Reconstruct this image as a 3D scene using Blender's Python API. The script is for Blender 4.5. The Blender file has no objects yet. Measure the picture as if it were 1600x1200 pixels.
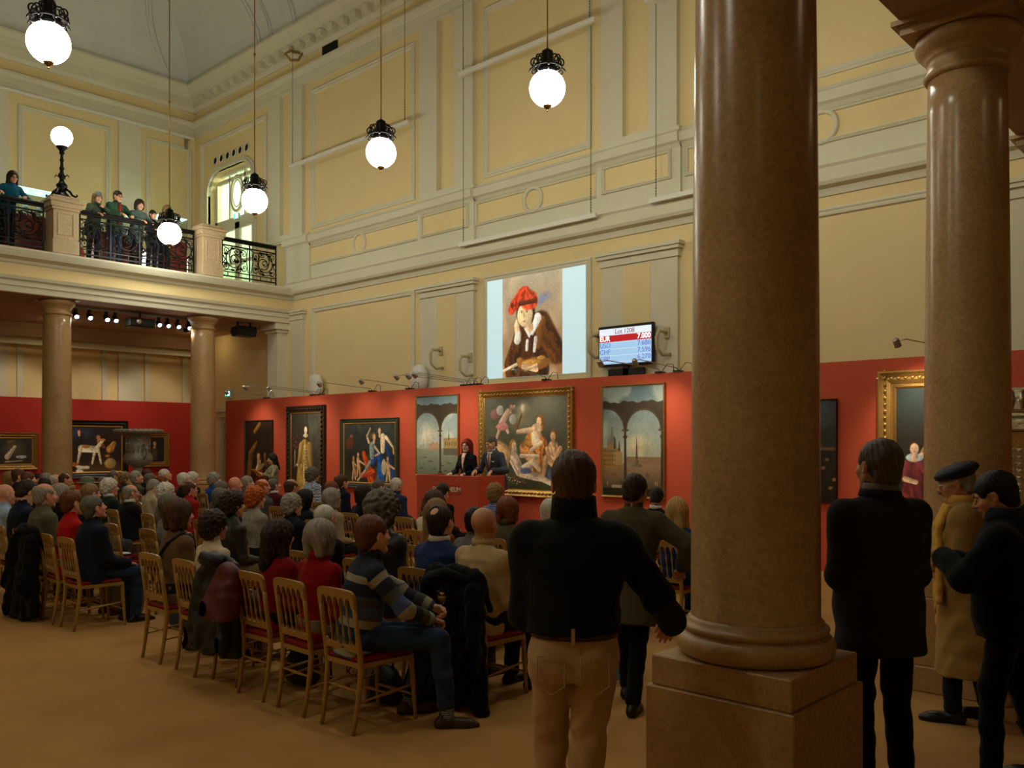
import bpy, math, random
import numpy as np
from mathutils import Vector, Matrix
random.seed(7)
rng = np.random.default_rng(7)
SC = bpy.context.scene
COL = SC.collection
PI = math.pi

# ------------------------------------------------------------------ camera
cam_data = bpy.data.cameras.new('camera')
cam = bpy.data.objects.new('camera', cam_data)
COL.objects.link(cam)
cam.location = (0, 0, 1.85)
cam.rotation_euler = (math.radians(90), 0, math.radians(42.91))
cam_data.sensor_width = 36
cam_data.lens = 36 * 1376 / 1600
cam_data.shift_y = 93 / 1600
cam_data.clip_end = 200
SC.camera = cam

# ------------------------------------------------------------------ view and world
SC.view_settings.view_transform = 'Standard'
SC.view_settings.look = 'None'
SC.view_settings.gamma = 1
SC.view_settings.use_curve_mapping = False
SC.view_settings.exposure = 0.56
W = bpy.data.worlds.new('world')
SC.world = W
W.use_nodes = True
W.node_tree.nodes['Background'].inputs[0].default_value = (0.02, 0.018, 0.014, 1)
W.node_tree.nodes['Background'].inputs[1].default_value = 1.0

GLOBE_E = 28.0        # emission of every milk glass globe
SPOT_W = 33.0         # picture lights
STAGE_W = 60.0        # track spotlights below the balcony

# ------------------------------------------------------------------ helpers: colour and materials
def lin(c):
    return tuple(((v / 255) / 12.92 if v / 255 <= 0.04045 else ((v / 255 + 0.055) / 1.055) ** 2.4) for v in c[:3])

MATS = {}
def mat(name, c, rough=0.6, metal=0.0, var=0.0, scale=6.0, bump=0.0, bscale=60.0, spec=0.4, c2=None, sheen=0.0, coat=0.0, stretch=None):
    """Procedural principled material: colour c (sRGB 0-255) mottled towards c2 by noise, with optional bump."""
    if name in MATS:
        return MATS[name]
    m = bpy.data.materials.new(name); m.use_nodes = True
    nt = m.node_tree; b = nt.nodes['Principled BSDF']
    b.inputs['Roughness'].default_value = rough
    b.inputs['Metallic'].default_value = metal
    b.inputs['Specular IOR Level'].default_value = spec
    if sheen: b.inputs['Sheen Weight'].default_value = sheen
    if coat: b.inputs['Coat Weight'].default_value = coat; b.inputs['Coat Roughness'].default_value = 0.12
    L = lin(c)
    tc = nt.nodes.new('ShaderNodeTexCoord')
    src = tc.outputs['Object']
    if stretch:
        mp = nt.nodes.new('ShaderNodeMapping'); mp.inputs['Scale'].default_value = stretch
        nt.links.new(src, mp.inputs[0]); src = mp.outputs[0]
    if var or c2:
        n = nt.nodes.new('ShaderNodeTexNoise'); n.inputs['Scale'].default_value = scale; n.inputs['Detail'].default_value = 6
        n.inputs['Roughness'].default_value = 0.65
        nt.links.new(src, n.inputs['Vector'])
        r = nt.nodes.new('ShaderNodeValToRGB')
        A = L if c2 else tuple(v * (1 - var) for v in L)
        B = lin(c2) if c2 else tuple(min(1, v * (1 + var)) for v in L)
        r.color_ramp.elements[0].position = 0.3; r.color_ramp.elements[1].position = 0.7
        r.color_ramp.elements[0].color = (*A, 1); r.color_ramp.elements[1].color = (*B, 1)
        nt.links.new(n.outputs['Fac'], r.inputs[0]); nt.links.new(r.outputs[0], b.inputs['Base Color'])
    else:
        b.inputs['Base Color'].default_value = (*L, 1)
    if bump:
        n2 = nt.nodes.new('ShaderNodeTexNoise'); n2.inputs['Scale'].default_value = bscale; n2.inputs['Detail'].default_value = 4
        nt.links.new(src, n2.inputs['Vector'])
        bp = nt.nodes.new('ShaderNodeBump'); bp.inputs['Strength'].default_value = bump; bp.inputs['Distance'].default_value = 0.01
        nt.links.new(n2.outputs['Fac'], bp.inputs['Height']); nt.links.new(bp.outputs[0], b.inputs['Normal'])
    MATS[name] = m
    return m

def emat(name, c, e):
    if name in MATS: return MATS[name]
    m = bpy.data.materials.new(name); m.use_nodes = True
    b = m.node_tree.nodes['Principled BSDF']
    b.inputs['Base Color'].default_value = (*lin(c), 1)
    b.inputs['Emission Color'].default_value = (*lin(c), 1)
    b.inputs['Emission Strength'].default_value = e
    MATS[name] = m
    return m

def painted_mat(name, rough=0.35, emit=0.0):
    """colours come from the canvas mesh's own colour attribute"""
    if name in MATS: return MATS[name]
    m = bpy.data.materials.new(name); m.use_nodes = True
    nt = m.node_tree; b = nt.nodes['Principled BSDF']
    a = nt.nodes.new('ShaderNodeAttribute'); a.attribute_name = 'paint'
    nt.links.new(a.outputs['Color'], b.inputs['Base Color'])
    b.inputs['Roughness'].default_value = rough
    if emit:
        nt.links.new(a.outputs['Color'], b.inputs['Emission Color'])
        b.inputs['Emission Strength'].default_value = emit
    MATS[name] = m
    return m

def wood_like(name, c, c2, scale, rough, coat=0.0):
    return mat(name, c, rough=rough, c2=c2, scale=scale, coat=coat, stretch=(6, 6, 1))

def pattern_mat(name, kind, ca, cb, scale=40.0, rough=0.9):
    """woven patterns of cloth: check, stripe (vertical lines), tweed, band (horizontal), leopard"""
    if name in MATS: return MATS[name]
    m = bpy.data.materials.new(name); m.use_nodes = True
    nt = m.node_tree; b = nt.nodes['Principled BSDF']; b.inputs['Roughness'].default_value = rough
    tc = nt.nodes.new('ShaderNodeTexCoord')
    r = nt.nodes.new('ShaderNodeValToRGB'); r.color_ramp.interpolation = 'CONSTANT' if kind != 'tweed' else 'LINEAR'
    r.color_ramp.elements[0].color = (*lin(ca), 1); r.color_ramp.elements[1].color = (*lin(cb), 1)
    r.color_ramp.elements[1].position = 0.5
    if kind == 'check':
        t = nt.nodes.new('ShaderNodeTexChecker'); t.inputs['Scale'].default_value = scale; o = t.outputs['Fac']
        nt.links.new(tc.outputs['Object'], t.inputs['Vector'])
    elif kind in ('stripe', 'band'):
        t = nt.nodes.new('ShaderNodeTexWave'); t.inputs['Scale'].default_value = scale; t.bands_direction = 'X' if kind == 'stripe' else 'Z'
        t.inputs['Distortion'].default_value = 0.3; o = t.outputs['Fac']
        nt.links.new(tc.outputs['Object'], t.inputs['Vector'])
    elif kind == 'leopard':
        t = nt.nodes.new('ShaderNodeTexVoronoi'); t.inputs['Scale'].default_value = scale; o = t.outputs['Distance']
        nt.links.new(tc.outputs['Object'], t.inputs['Vector']); r.color_ramp.elements[1].position = 0.42
    else:
        t = nt.nodes.new('ShaderNodeTexNoise'); t.inputs['Scale'].default_value = scale; t.inputs['Detail'].default_value = 3; o = t.outputs['Fac']
        nt.links.new(tc.outputs['Object'], t.inputs['Vector']); r.color_ramp.elements[0].position = 0.42; r.color_ramp.elements[1].position = 0.58
    nt.links.new(o, r.inputs[0]); nt.links.new(r.outputs[0], b.inputs['Base Color'])
    MATS[name] = m
    return m

# ------------------------------------------------------------------ helpers: meshes
def new_mesh(name, V, F, smooth=False):
    me = bpy.data.meshes.new(name)
    me.from_pydata([tuple(v) for v in V], [], [tuple(f) for f in F])
    if smooth is True:
        me.polygons.foreach_set('use_smooth', [True] * len(me.polygons))
    me.update()
    return me

class MB:
    """collects solid pieces and links them as ONE mesh object"""
    def __init__(s): s.V = []; s.F = []; s.S = []
    def add(s, V, F, smooth=False):
        o = len(s.V); s.V += [tuple(v) for v in V]; s.F += [tuple(i + o for i in f) for f in F]; s.S += [smooth] * len(F); return s
    def box(s, x0, x1, y0, y1, z0, z1):
        if x0 > x1: x0, x1 = x1, x0
        if y0 > y1: y0, y1 = y1, y0
        if z0 > z1: z0, z1 = z1, z0
        V = [(x0, y0, z0), (x1, y0, z0), (x1, y1, z0), (x0, y1, z0), (x0, y0, z1), (x1, y0, z1), (x1, y1, z1), (x0, y1, z1)]
        return s.add(V, [(3, 2, 1, 0), (4, 5, 6, 7), (0, 1, 5, 4), (1, 2, 6, 5), (2, 3, 7, 6), (3, 0, 4, 7)])
    def bbox(s, x0, x1, y0, y1, z0, z1, b=0.01):
        """box with chamfered edges"""
        V = []; 
        for (sx, x, xi) in ((0, x0, x0 + b), (1, x1, x1 - b)):
            for (sy, y, yi) in ((0, y0, y0 + b), (1, y1, y1 - b)):
                for (sz, z, zi) in ((0, z0, z0 + b), (1, z1, z1 - b)):
                    V += [(x, yi, zi), (xi, y, zi), (xi, yi, z)]
        def I(a, c, d, k): return (a * 4 + c * 2 + d) * 3 + k
        F = [(I(0,0,0,0), I(0,0,1,0), I(0,1,1,0), I(0,1,0,0)), (I(1,0,0,0), I(1,1,0,0), I(1,1,1,0), I(1,0,1,0)),
             (I(0,0,0,1), I(1,0,0,1), I(1,0,1,1), I(0,0,1,1)), (I(0,1,0,1), I(0,1,1,1), I(1,1,1,1), I(1,1,0,1)),
             (I(0,0,0,2), I(0,1,0,2), I(1,1,0,2), I(1,0,0,2)), (I(0,0,1,2), I(1,0,1,2), I(1,1,1,2), I(0,1,1,2))]
        for p in (0, 1):
            for q in (0, 1):
                f = (I(p, q, 0, 0), I(p, q, 0, 1), I(p, q, 1, 1), I(p, q, 1, 0)); F.append(f if p == q else f[::-1])
                f = (I(p, 0, q, 0), I(p, 0, q, 2), I(p, 1, q, 2), I(p, 1, q, 0)); F.append(f[::-1] if p == q else f)
                f = (I(0, p, q, 1), I(0, p, q, 2), I(1, p, q, 2), I(1, p, q, 1)); F.append(f if p == q else f[::-1])
                for r in (0, 1):
                    f = (I(p, q, r, 0), I(p, q, r, 1), I(p, q, r, 2)); F.append(f if (p + q + r) % 2 else f[::-1])
        return s.add(V, F)
    def prism(s, P, a, b, axis='y', smooth=False):
        """polygon P of 2-D points extruded along axis from a to b (x: (y,z), y: (x,z), z: (x,y))"""
        n = len(P)
        def mk(p, t): return {'x': (t, p[0], p[1]), 'y': (p[0], t, p[1]), 'z': (p[0], p[1], t)}[axis]
        V = [mk(p, a) for p in P] + [mk(p, b) for p in P]
        F = [tuple(range(n))[::-1], tuple(range(n, 2 * n))]
        s.add(V, F)
        o = len(s.V) - 2 * n
        for i in range(n):
            j = (i + 1) % n; s.F.append((o + i, o + j, o + n + j, o + n + i)); s.S.append(smooth)
        return s
    def tube(s, P, r, n=8, cap=True, closed=False):
        """round tube along points P, r a number or one radius per point"""
        P = [Vector(p) for p in P]; N = len(P); R = [r] * N if not hasattr(r, '__len__') else list(r)
        V = []; F = []
        prev = None
        for i, p in enumerate(P):
            if closed: t = (P[(i + 1) % N] - P[i - 1])
            else: t = (P[min(i + 1, N - 1)] - P[max(i - 1, 0)])
            t = t.normalized() if t.length > 1e-9 else Vector((0, 0, 1))
            if prev is None:
                u = t.cross(Vector((0, 0, 1)));
                if u.length < 1e-3: u = t.cross(Vector((1, 0, 0)))
                u.normalize()
            else:
                u = prev - t * prev.dot(t)
                if u.length < 1e-6: u = t.orthogonal()
                u.normalize()
            prev = u; w = t.cross(u)
            for k in range(n):
                a = 2 * PI * k / n
                V.append(p + (u * math.cos(a) + w * math.sin(a)) * R[i])
        for i in range(N if closed else N - 1):
            j = (i + 1) % N
            for k in range(n):
                l = (k + 1) % n
                F.append((i * n + k, i * n + l, j * n + l, j * n + k))
        if cap and not closed:
            F.append(tuple(range(n))[::-1]); F.append(tuple((N - 1) * n + k for k in range(n)))
        return s.add(V, F, True)
    def lathe(s, prof, c=(0, 0, 0), n=24, M=None, sq=0.0):
        """profile of (r, z) pairs turned about the vertical through c"""
        V = []; F = []; m = len(prof)
        for k in range(n):
            a = 2 * PI * k / n
            for (r, z) in prof:
                v = Vector((r * math.cos(a), r * math.sin(a), z))
                if M is not None: v = M @ v
                V.append((v[0] + c[0], v[1] + c[1], v[2] + c[2]))
        for k in range(n):
            l = (k + 1) % n
            for i in range(m - 1):
                F.append((k * m + i, l * m + i, l * m + i + 1, k * m + i + 1))
        if prof[0][0] > 1e-5: F.append(tuple(k * m for k in range(n))[::-1])
        if prof[-1][0] > 1e-5: F.append(tuple(k * m + m - 1 for k in range(n)))
        return s.add(V, F, True)
    def sphere(s, c, r, n=12, sc=(1, 1, 1)):
        pr = [(max(1e-6, math.sin(PI * i / n)) * r, -math.cos(PI * i / n) * r) for i in range(n + 1)]
        V0 = len(s.V); s.lathe(pr, (0, 0, 0), n=max(8, int(n * 1.6)))
        for i in range(V0, len(s.V)):
            v = s.V[i]; s.V[i] = (v[0] * sc[0] + c[0], v[1] * sc[1] + c[1], v[2] * sc[2] + c[2])
        return s
    def frame(s, x0, x1, z0, z1, y, w, prof, fy=-1):
        """mitred rectangular moulding on the plane Y=y; prof = (inset 0..1 of w, height) pairs; fy = direction it stands out"""
        rings = [(x0 + w * a, x1 - w * a, z0 + w * a, z1 - w * a, y + fy * h) for a, h in prof]
        V = []; F = []
        for r in rings:
            V += [(r[0], r[4], r[2]), (r[1], r[4], r[2]), (r[1], r[4], r[3]), (r[0], r[4], r[3])]
        for i in range(len(rings) - 1):
            for k in range(4):
                l = (k + 1) % 4; F.append((i * 4 + k, i * 4 + l, i * 4 + 4 + l, i * 4 + 4 + k))
        return s.add(V, F)
    def xform(s, M, start=0):
        for i in range(start, len(s.V)):
            v = M @ Vector(s.V[i]); s.V[i] = tuple(v)
        return s
    def build(s, name, m, parent=None, loc=None, kind=None, bevel=0.0):
        me = bpy.data.meshes.new(name)
        me.from_pydata(s.V, [], s.F)
        me.polygons.foreach_set('use_smooth', s.S)
        me.update()
        return link(name, me, m, parent, loc, kind, bevel)

def link(name, me, m, parent=None, loc=None, kind=None, bevel=0.0):
    o = bpy.data.objects.new(name, me); COL.objects.link(o)
    if m is not None and not me.materials: me.materials.append(m)
    if parent is not None: o.parent = parent
    if loc is not None: o.location = loc
    if kind: o['kind'] = kind
    if bevel:
        b = o.modifiers.new('bevel', 'BEVEL'); b.width = bevel; b.segments = 2; b.limit_method = 'ANGLE'; b.angle_limit = 0.6
    return o

def tag(o, label, cat, group=None, kind=None):
    o['label'] = label; o['category'] = cat
    if group: o['group'] = group
    if kind: o['kind'] = kind
    return o

def empty(name, loc, rz=0, label=None, cat=None, group=None, scale=1.0):
    o = bpy.data.objects.new(name, None); COL.objects.link(o)
    o.location = loc; o.rotation_euler = (0, 0, rz); o.scale = (scale,) * 3; o.empty_display_size = 0.1
    if label: tag(o, label, cat, group)
    return o

KIDS = {}
def copy_tree(o, parent=None):
    c = o.copy(); COL.objects.link(c); c.parent = parent
    for ch in list(o.children):
        copy_tree(ch, c)
    return c

def spot(name, parent, loc, target, watts, angle, col=(1, 0.86, 0.66), blend=0.6, size=0.04):
    d = bpy.data.lights.new(name, 'SPOT'); d.energy = watts; d.spot_size = angle; d.spot_blend = blend; d.color = col; d.shadow_soft_size = size
    o = bpy.data.objects.new(name, d); COL.objects.link(o)
    o.location = loc
    o.rotation_euler = (Vector(target) - Vector(loc)).to_track_quat('-Z', 'Y').to_euler()
    if parent is not None: o.parent = parent
    return o

# ------------------------------------------------------------------ materials of the place
M_WHITE = mat('stucco_white', (212, 206, 180), 0.75, var=0.03, scale=1.5, bump=0.05, bscale=90)
M_YELLOW = mat('stucco_yellow', (226, 204, 150), 0.8, var=0.03, scale=1.2, bump=0.05, bscale=90)
M_CEIL = mat('ceiling_paint', (206, 206, 196), 0.85, var=0.04, scale=1.0)
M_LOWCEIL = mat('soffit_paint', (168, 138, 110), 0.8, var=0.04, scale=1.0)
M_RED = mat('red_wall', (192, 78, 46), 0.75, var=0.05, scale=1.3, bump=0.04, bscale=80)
M_CARPET = mat('tan_carpet', (190, 144, 86), 0.97, c2=(176, 132, 78), scale=1.6, bump=0.5, bscale=420, spec=0.1)
def stone_mat(name, ca, cb, rough):
    m = mat(name, ca, rough, c2=cb, scale=2.6, bump=0.02, bscale=40, spec=0.5)
    nt = m.node_tree; b = nt.nodes['Principled BSDF']
    base = b.inputs['Base Color'].links[0].from_socket
    tc = nt.nodes.new('ShaderNodeTexCoord')
    v = nt.nodes.new('ShaderNodeTexNoise'); v.inputs['Scale'].default_value = 34; v.inputs['Detail'].default_value = 5; v.inputs['Roughness'].default_value = 0.8
    nt.links.new(tc.outputs['Object'], v.inputs['Vector'])
    r = nt.nodes.new('ShaderNodeValToRGB'); r.color_ramp.elements[0].position = 0.33; r.color_ramp.elements[1].position = 0.62
    r.color_ramp.elements[0].color = (0.42, 0.36, 0.30, 1); r.color_ramp.elements[1].color = (1.12, 1.1, 1.06, 1)
    nt.links.new(v.outputs['Fac'], r.inputs[0])
    mx = nt.nodes.new('ShaderNodeMix'); mx.data_type = 'RGBA'; mx.blend_type = 'MULTIPLY'; mx.inputs[0].default_value = 0.45
    nt.links.new(base, mx.inputs[6]); nt.links.new(r.outputs[0], mx.inputs[7]); nt.links.new(mx.outputs[2], b.inputs['Base Color'])
    return m
M_COL = stone_mat('polished_limestone', (172, 136, 92), (190, 156, 112), 0.25)
M_PED = stone_mat('honed_limestone', (170, 134, 86), (184, 148, 100), 0.45)
M_PALE = stone_mat('pale_limestone', (190, 166, 130), (204, 182, 146), 0.6)
M_IRON = mat('black_iron', (22, 20, 20), 0.4, metal=0.6)
M_BRASS = mat('old_brass', (150, 112, 50), 0.35, metal=0.9)
M_GLOBE = emat('lit_globe', (249, 247, 228), GLOBE_E)
M_BLACK = mat('black_plastic', (14, 14, 15), 0.45)
M_GILT = mat('gilt_frame', (186, 146, 78), 0.35, metal=0.75, var=0.2, scale=30, bump=0.25, bscale=70)
M_OLDGILT = mat('old_gilt_frame', (142, 104, 48), 0.4, metal=0.6, var=0.25, scale=25, bump=0.3, bscale=60)
M_DKFRAME = mat('dark_carved_wood', (52, 36, 24), 0.45, var=0.2, scale=20, bump=0.3, bscale=60)
M_EBONY = mat('ebony_frame', (18, 12, 10), 0.3, var=0.2, scale=10)
M_LACQ = mat('white_lacquer', (222, 218, 205), 0.5)
M_STEEL = mat('brushed_steel', (170, 168, 160), 0.35, metal=0.9)

# ------------------------------------------------------------------ the hall: floor and walls
YW = 12.9            # long wall
XL = -25.0           # rear wall behind the balcony
ZC = 12.43
XR, YB = 4.5, -6.0
MB().box(XL - .3, XR + .3, YB - .3, YW + .3, -0.15, 0).build('floor', M_CARPET, kind='structure')

wr = MB()
# doorway opening on the balcony level: X -24.11..-21.65, Z 5.85..9.75 (rounded top corners)
DX0, DX1, DZ0, DZ1 = -24.11, -21.65, 5.85, 9.72
wr.box(XL - .3, DX0, YW, YW + .35, 0, 15.2); wr.box(DX1, XR + .3, YW, YW + .35, 0, 15.2)
wr.box(DX0, DX1, YW, YW + .35, 0, DZ0); wr.box(DX0, DX1, YW, YW + .35, DZ1, 15.2)
for sx, cx in ((1, DX0), (-1, DX1)):
    R_ = 0.62
    P = [(cx, DZ1)] + [(cx + sx * (R_ - R_ * math.cos(a)), DZ1 - R_ + R_ * math.sin(a)) for a in [PI / 2 * i / 8 for i in range(8, -1, -1)]]
    if sx > 0: P = P[::-1]
    wr.prism(P, YW, YW + .35, 'y')
wr.build('wall_right', M_YELLOW, kind='structure')
MB().box(XL - .3, XL, YB - .3, YW + .3, 0, 15.2).build('wall_left', M_YELLOW, kind='structure')
MB().box(XR, XR + .3, YB - .3, YW + .3, 0, 15.2).build('wall_near', M_YELLOW, kind='structure')
MB().box(XL - .3, XR + .3, YB - .3, YB, 0, 15.2).build('wall_back', M_YELLOW, kind='structure')

# coved ceiling
cv = MB(); n = 14
def ring(k):
    a = PI / 2 * k / n; off = 3.6 * (1 - math.cos(a)) ; z = 12.25 + 2.3 * math.sin(a)
    return off, z
rs = [ring(k) for k in range(n + 1)]
V = []; F = []
for off, z in rs:
    V += [(XL + .35 + off, YB + off, z), (XR - off, YB + off, z), (XR - off, YW - .35 - off, z), (XL + .35 + off, YW - .35 - off, z)]
for i in range(n):
    for k in range(4):
        l = (k + 1) % 4; F.append((i * 4 + k, i * 4 + 4 + k, i * 4 + 4 + l, i * 4 + l))
F.append((n * 4, n * 4 + 3, n * 4 + 2, n * 4 + 1))
cv.add(V, F); ce = cv.build('ceiling', M_CEIL, kind='structure')
rib = MB()
for xc, wd in ((-20.85, .34), (-20.2, .16), (-19.2, .34), (-14.6, .34), (-13.1, .34), (-9.7, .3), (-8.1, .3)):
    for x0, x1, h in ((xc - wd / 2, xc + wd / 2, .05), (xc - wd / 4, xc + wd / 4, .09)):
        pts = [(YW - .35 - off, z) for off, z in rs]
        P = [(y - h * math.cos(PI / 2 * i / n), z - h * math.sin(PI / 2 * i / n)) for i, (y, z) in enumerate(pts)]
        for i in range(n):
            rib.add([(x0, *P[i]), (x1, *P[i]), (x1, *P[i + 1]), (x0, *P[i + 1])], [(0, 1, 2, 3)], True)
            rib.add([(x0, *P[i]), (x0, *P[i + 1]), (x0, *pts[i + 1]), (x0, *pts[i])], [(0, 1, 2, 3)])
            rib.add([(x1, *P[i]), (x1, *P[i + 1]), (x1, *pts[i + 1]), (x1, *pts[i])], [(3, 2, 1, 0)])
# arched ribs rising from the corner on the rear side
for r0, h in ((3.3, .05), (3.0, .05)):
    pts = []
    for i in range(13):
        a = PI * 0.5 * i / 12
        pts.append((12.4 - r0 * math.sin(a) * 0.9, a))
    P3 = []
    for i in range(19):
        a = PI / 2 * i / 18; k = a / (PI / 2) * n
        off, z = 3.6 * (1 - math.cos(a)), 12.25 + 2.3 * math.sin(a)
        P3.append((XL + .35 + off - .0, 12.1 - r0 * .32 * math.sin(a * 1.6) - off * .3, z - .02))
    rib.tube(P3, h, 6)
rib.build('trim_1', M_CEIL, kind='structure')

# ------------------------------------------------------------------ entablature, string courses, pilasters of the long wall
def run_x(mb, prof, x0, x1):
    """profile of (stand-out from long wall, z) closed polygon, run along X"""
    mb.prism([(YW - a, z) for a, z in prof], x0, x1, 'x')
def run_y(mb, prof, y0, y1, xw=XL):
    mb.prism([(xw + a, z) for a, z in prof], y0, y1, 'y')
ARCH = [(-.02, 11.0), (.06, 11.0), (.06, 11.12), (.09, 11.12), (.09, 11.26), (.14, 11.28), (.17, 11.36), (.17, 11.42), (-.02, 11.42)]
CORN = [(-.02, 11.74), (.06, 11.74), (.10, 11.80), (.12, 11.84), (.12, 12.02), (.2, 12.03), (.32, 12.06), (.34, 12.14), (.42, 12.17), (.46, 12.24), (.5, 12.30), (.5, 12.36), (-.02, 12.40)]
STRING = [(-.02, 5.56), (.03, 5.56), (.05, 5.62), (.07, 5.66), (.17, 5.69), (.2, 5.74), (.2, 5.93), (.23, 5.97), (.10, 6.0), (-.02, 6.02)]
MIDM = [(-.02, 6.86), (.04, 6.87), (.08, 6.92), (.13, 6.95), (.14, 7.0), (.14, 7.10), (.08, 7.14), (.05, 7.2), (-.02, 7.2)]
t1 = MB()
run_x(t1, ARCH, XL, XR); run_x(t1, CORN, XL, XR); run_x(t1, STRING, -20.0, XR); run_x(t1, MIDM, -20.0, XR)
run_x(t1, [(-.02, 6.0), (.035, 6.0), (.035, 6.9), (-.02, 6.9)], -20.0, XR)
for i in range(60):                                       # modillion blocks under the cornice
    x = -24.3 + i * .46
    if x < 3: t1.box(x, x + .2, YW - .3, YW - .1, 11.86, 12.03)
for x0, x1, s_ in ((-21.1, -18.9, 1), (-14.75, -12.98, 1), (-9.8, -8.03, 1), (-3.1, -1.3, 1)):   # breaks over the pilasters
    a = max(x0, -20.0); pr = .06
    run_x(t1, [(-.02, 5.95), (.035 + pr, 5.95), (.035 + pr, 7.12), (-.02, 7.12)], a, x1)
    run_x(t1, [(p + pr if p > 0 else p, z) for p, z in MIDM], a, x1)
t1.build('trim_2', M_WHITE, kind='structure')
# pilasters of the upper storey with sunk yellow panels
PIL = [(-20.78, -19.22, -20.24, -19.77), (-14.68, -13.02, -14.12, -13.57), (-9.7, -8.1, -9.22, -8.67), (-3.05, -1.4, -2.5, -1.95)]
pl = MB(); py = MB()
for x0, x1, a, b in PIL:
    pl.box(x0, a, YW - .1, YW + .02, 7.1, 11.02); pl.box(b, x1, YW - .1, YW + .02, 7.1, 11.02)
    pl.box(a, b, YW - .1, YW + .02, 7.1, 7.3); pl.box(a, b, YW - .1, YW + .02, 10.98, 11.02)
    pl.box(x0 - .06, x1 + .06, YW - .13, YW + .02, 7.14, 7.22)
    # lower storey pilaster with cap
    lo0, lo1 = (max(x0, -20.1), x1)
    pl.box(lo0, lo1, YW - .07, YW + .02, 0, 5.05)
    pl.box(lo0 - .03, lo1 + .03, YW - .10, YW + .02, 5.03, 5.16); pl.box(lo0 - .07, lo1 + .07, YW - .15, YW + .02, 5.16, 5.22); pl.box(lo0 - .1, lo1 + .1, YW - .18, YW + .02, 5.22, 5.28)
    py.box(a - .02, b + .02, YW - .075, YW + .02, 0, 5.0)
pl.build('trim_3', M_WHITE, kind='structure')
FR = [(0, 0), (0, .035), (.25, .05), (.45, .03), (.6, .045), (.85, .04), (1, 0)]
fr = MB()
for x0, x1, z0, z1 in ((-24.6, -21.0, 5.9, 10.72), (-18.9, -14.93, 7.28, 10.8), (-12.77, -9.98, 7.30, 10.8), (-7.75, -3.5, 7.36, 10.8),
                       (-18.9, -14.93, 1.2, 5.28), (-12.77, -9.98, 1.2, 5.28), (-7.75, -3.5, 1.2, 5.38)):
    fr.frame(x0, x1, z0, z1, YW, .13, FR)
# frieze panels between the string courses
FRZ = [(-19.05, -14.78, 1), (-14.55, -13.2, 0), (-12.92, -9.86, 1), (-9.6, -8.27, 0), (-7.9, -3.3, 1)]
for x0, x1, c in FRZ:
    d = .095 if not c else .035
    fr.frame(x0 - .07, x1 + .07, 6.35, 6.86, YW - d, .07, FR)
    py.box(x0, x1, YW - d - .006, YW, 6.42, 6.79)
    if c:
        xc = (x0 + x1) / 2 if x0 > -18 else -16.9
        ring_ = [(xc + .23 * math.cos(t), YW - .05, 6.605 + .23 * math.sin(t)) for t in [2 * PI * k / 28 for k in range(28)]]
        fr.tube(ring_, .04, 8, closed=True)
fr.build('trim_4', M_WHITE, kind='structure')
py.build('trim_5', M_YELLOW, kind='structure')

# ------------------------------------------------------------------ rear wall above and below the balcony
t6 = MB()
run_y(t6, ARCH, YB, YW); run_y(t6, CORN, YB, YW)
for y0, y1 in ((6.9, 7.78), (10.6, 11.23), (3.4, 4.2), (-.4, .4)):
    t6.box(XL - .02, XL + .08, y0, y1, 5.85, 11.02); t6.box(XL - .02, XL + .05, y0, y1, 0, 4.6)
for y in (8.06, 10.22, 11.42, 12.55, 4.6, 6.5):
    t6.box(XL - .02, XL + .05, y - .07, y + .07, 3.0, 4.6)
n0 = len(t6.V)
for y0, y1 in ((8.02, 10.38), (11.4, 12.78), (4.4, 6.7), (.8, 3.2)):
    s0 = len(t6.V); t6.frame(y0, y1, 6.1, 10.68, 0, .13, FR)
    for i in range(s0, len(t6.V)):
        v = t6.V[i]; t6.V[i] = (XL - v[1], v[0], v[2])
t6.box(XL, XL + .3, YB, YW, 4.45, 4.6)
t6.build('trim_6', M_WHITE, kind='structure')

# ------------------------------------------------------------------ balcony slab at the far end, and the gallery slab over the camera
XF = -19.8
bs = MB()
FASC = [(XL - .02, 4.97), (XF, 4.97), (XF, 5.10), (XF + .03, 5.10), (XF + .03, 5.20), (XF + .08, 5.23), (XF + .10, 5.29), (XF + .02, 5.29), (XF + .02, 5.55),
        (XF + .05, 5.57), (XF + .07, 5.62), (XF + .22, 5.67), (XF + .25, 5.73), (XF + .28, 5.8), (XF + .28, 5.84), (XF + .12, 5.86), (XL - .02, 5.86)]
bs.prism(FASC, YB, YW, 'y')
bs.build('trim_7', M_WHITE, kind='structure')
MB().box(XF + .018, XF + .028, YB, YW - .05, 5.31, 5.54).build('trim_8', M_YELLOW, kind='structure')
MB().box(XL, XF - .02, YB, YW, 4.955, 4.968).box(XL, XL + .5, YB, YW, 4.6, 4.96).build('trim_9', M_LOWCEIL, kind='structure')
gs = MB()
GX = -2.03
gs.prism([(GX + .42, 5.05), (GX - .36, 5.05), (GX - .36, 5.2), (GX - .40, 5.2), (GX - .40, 5.32), (GX - .46, 5.36), (GX - .40, 5.38), (GX - .40, 5.6), (GX - .62, 5.72), (GX - .66, 5.86), (GX + .42, 5.86)], YB, YW, 'y')
gs.box(GX + .4, XR, YB, YW, 5.62, 5.86)
for yc in (-2.86, .52, 3.9, 7.28, 10.66):
    gs.box(GX + .4, XR, yc - .33, yc + .33, 5.05, 5.7)
    gs.box(GX + .4, XR, yc - .40, yc + .40, 5.40, 5.65)
    gs.box(GX + .4, XR, yc - .36, yc + .36, 5.2, 5.3)
gs.box(GX + .4, GX + .5, YB, YW, 5.40, 5.65); gs.box(GX + .4, GX + .46, YB, YW, 5.2, 5.3)
gs.build('trim_10', M_LOWCEIL, kind='structure')

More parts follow.
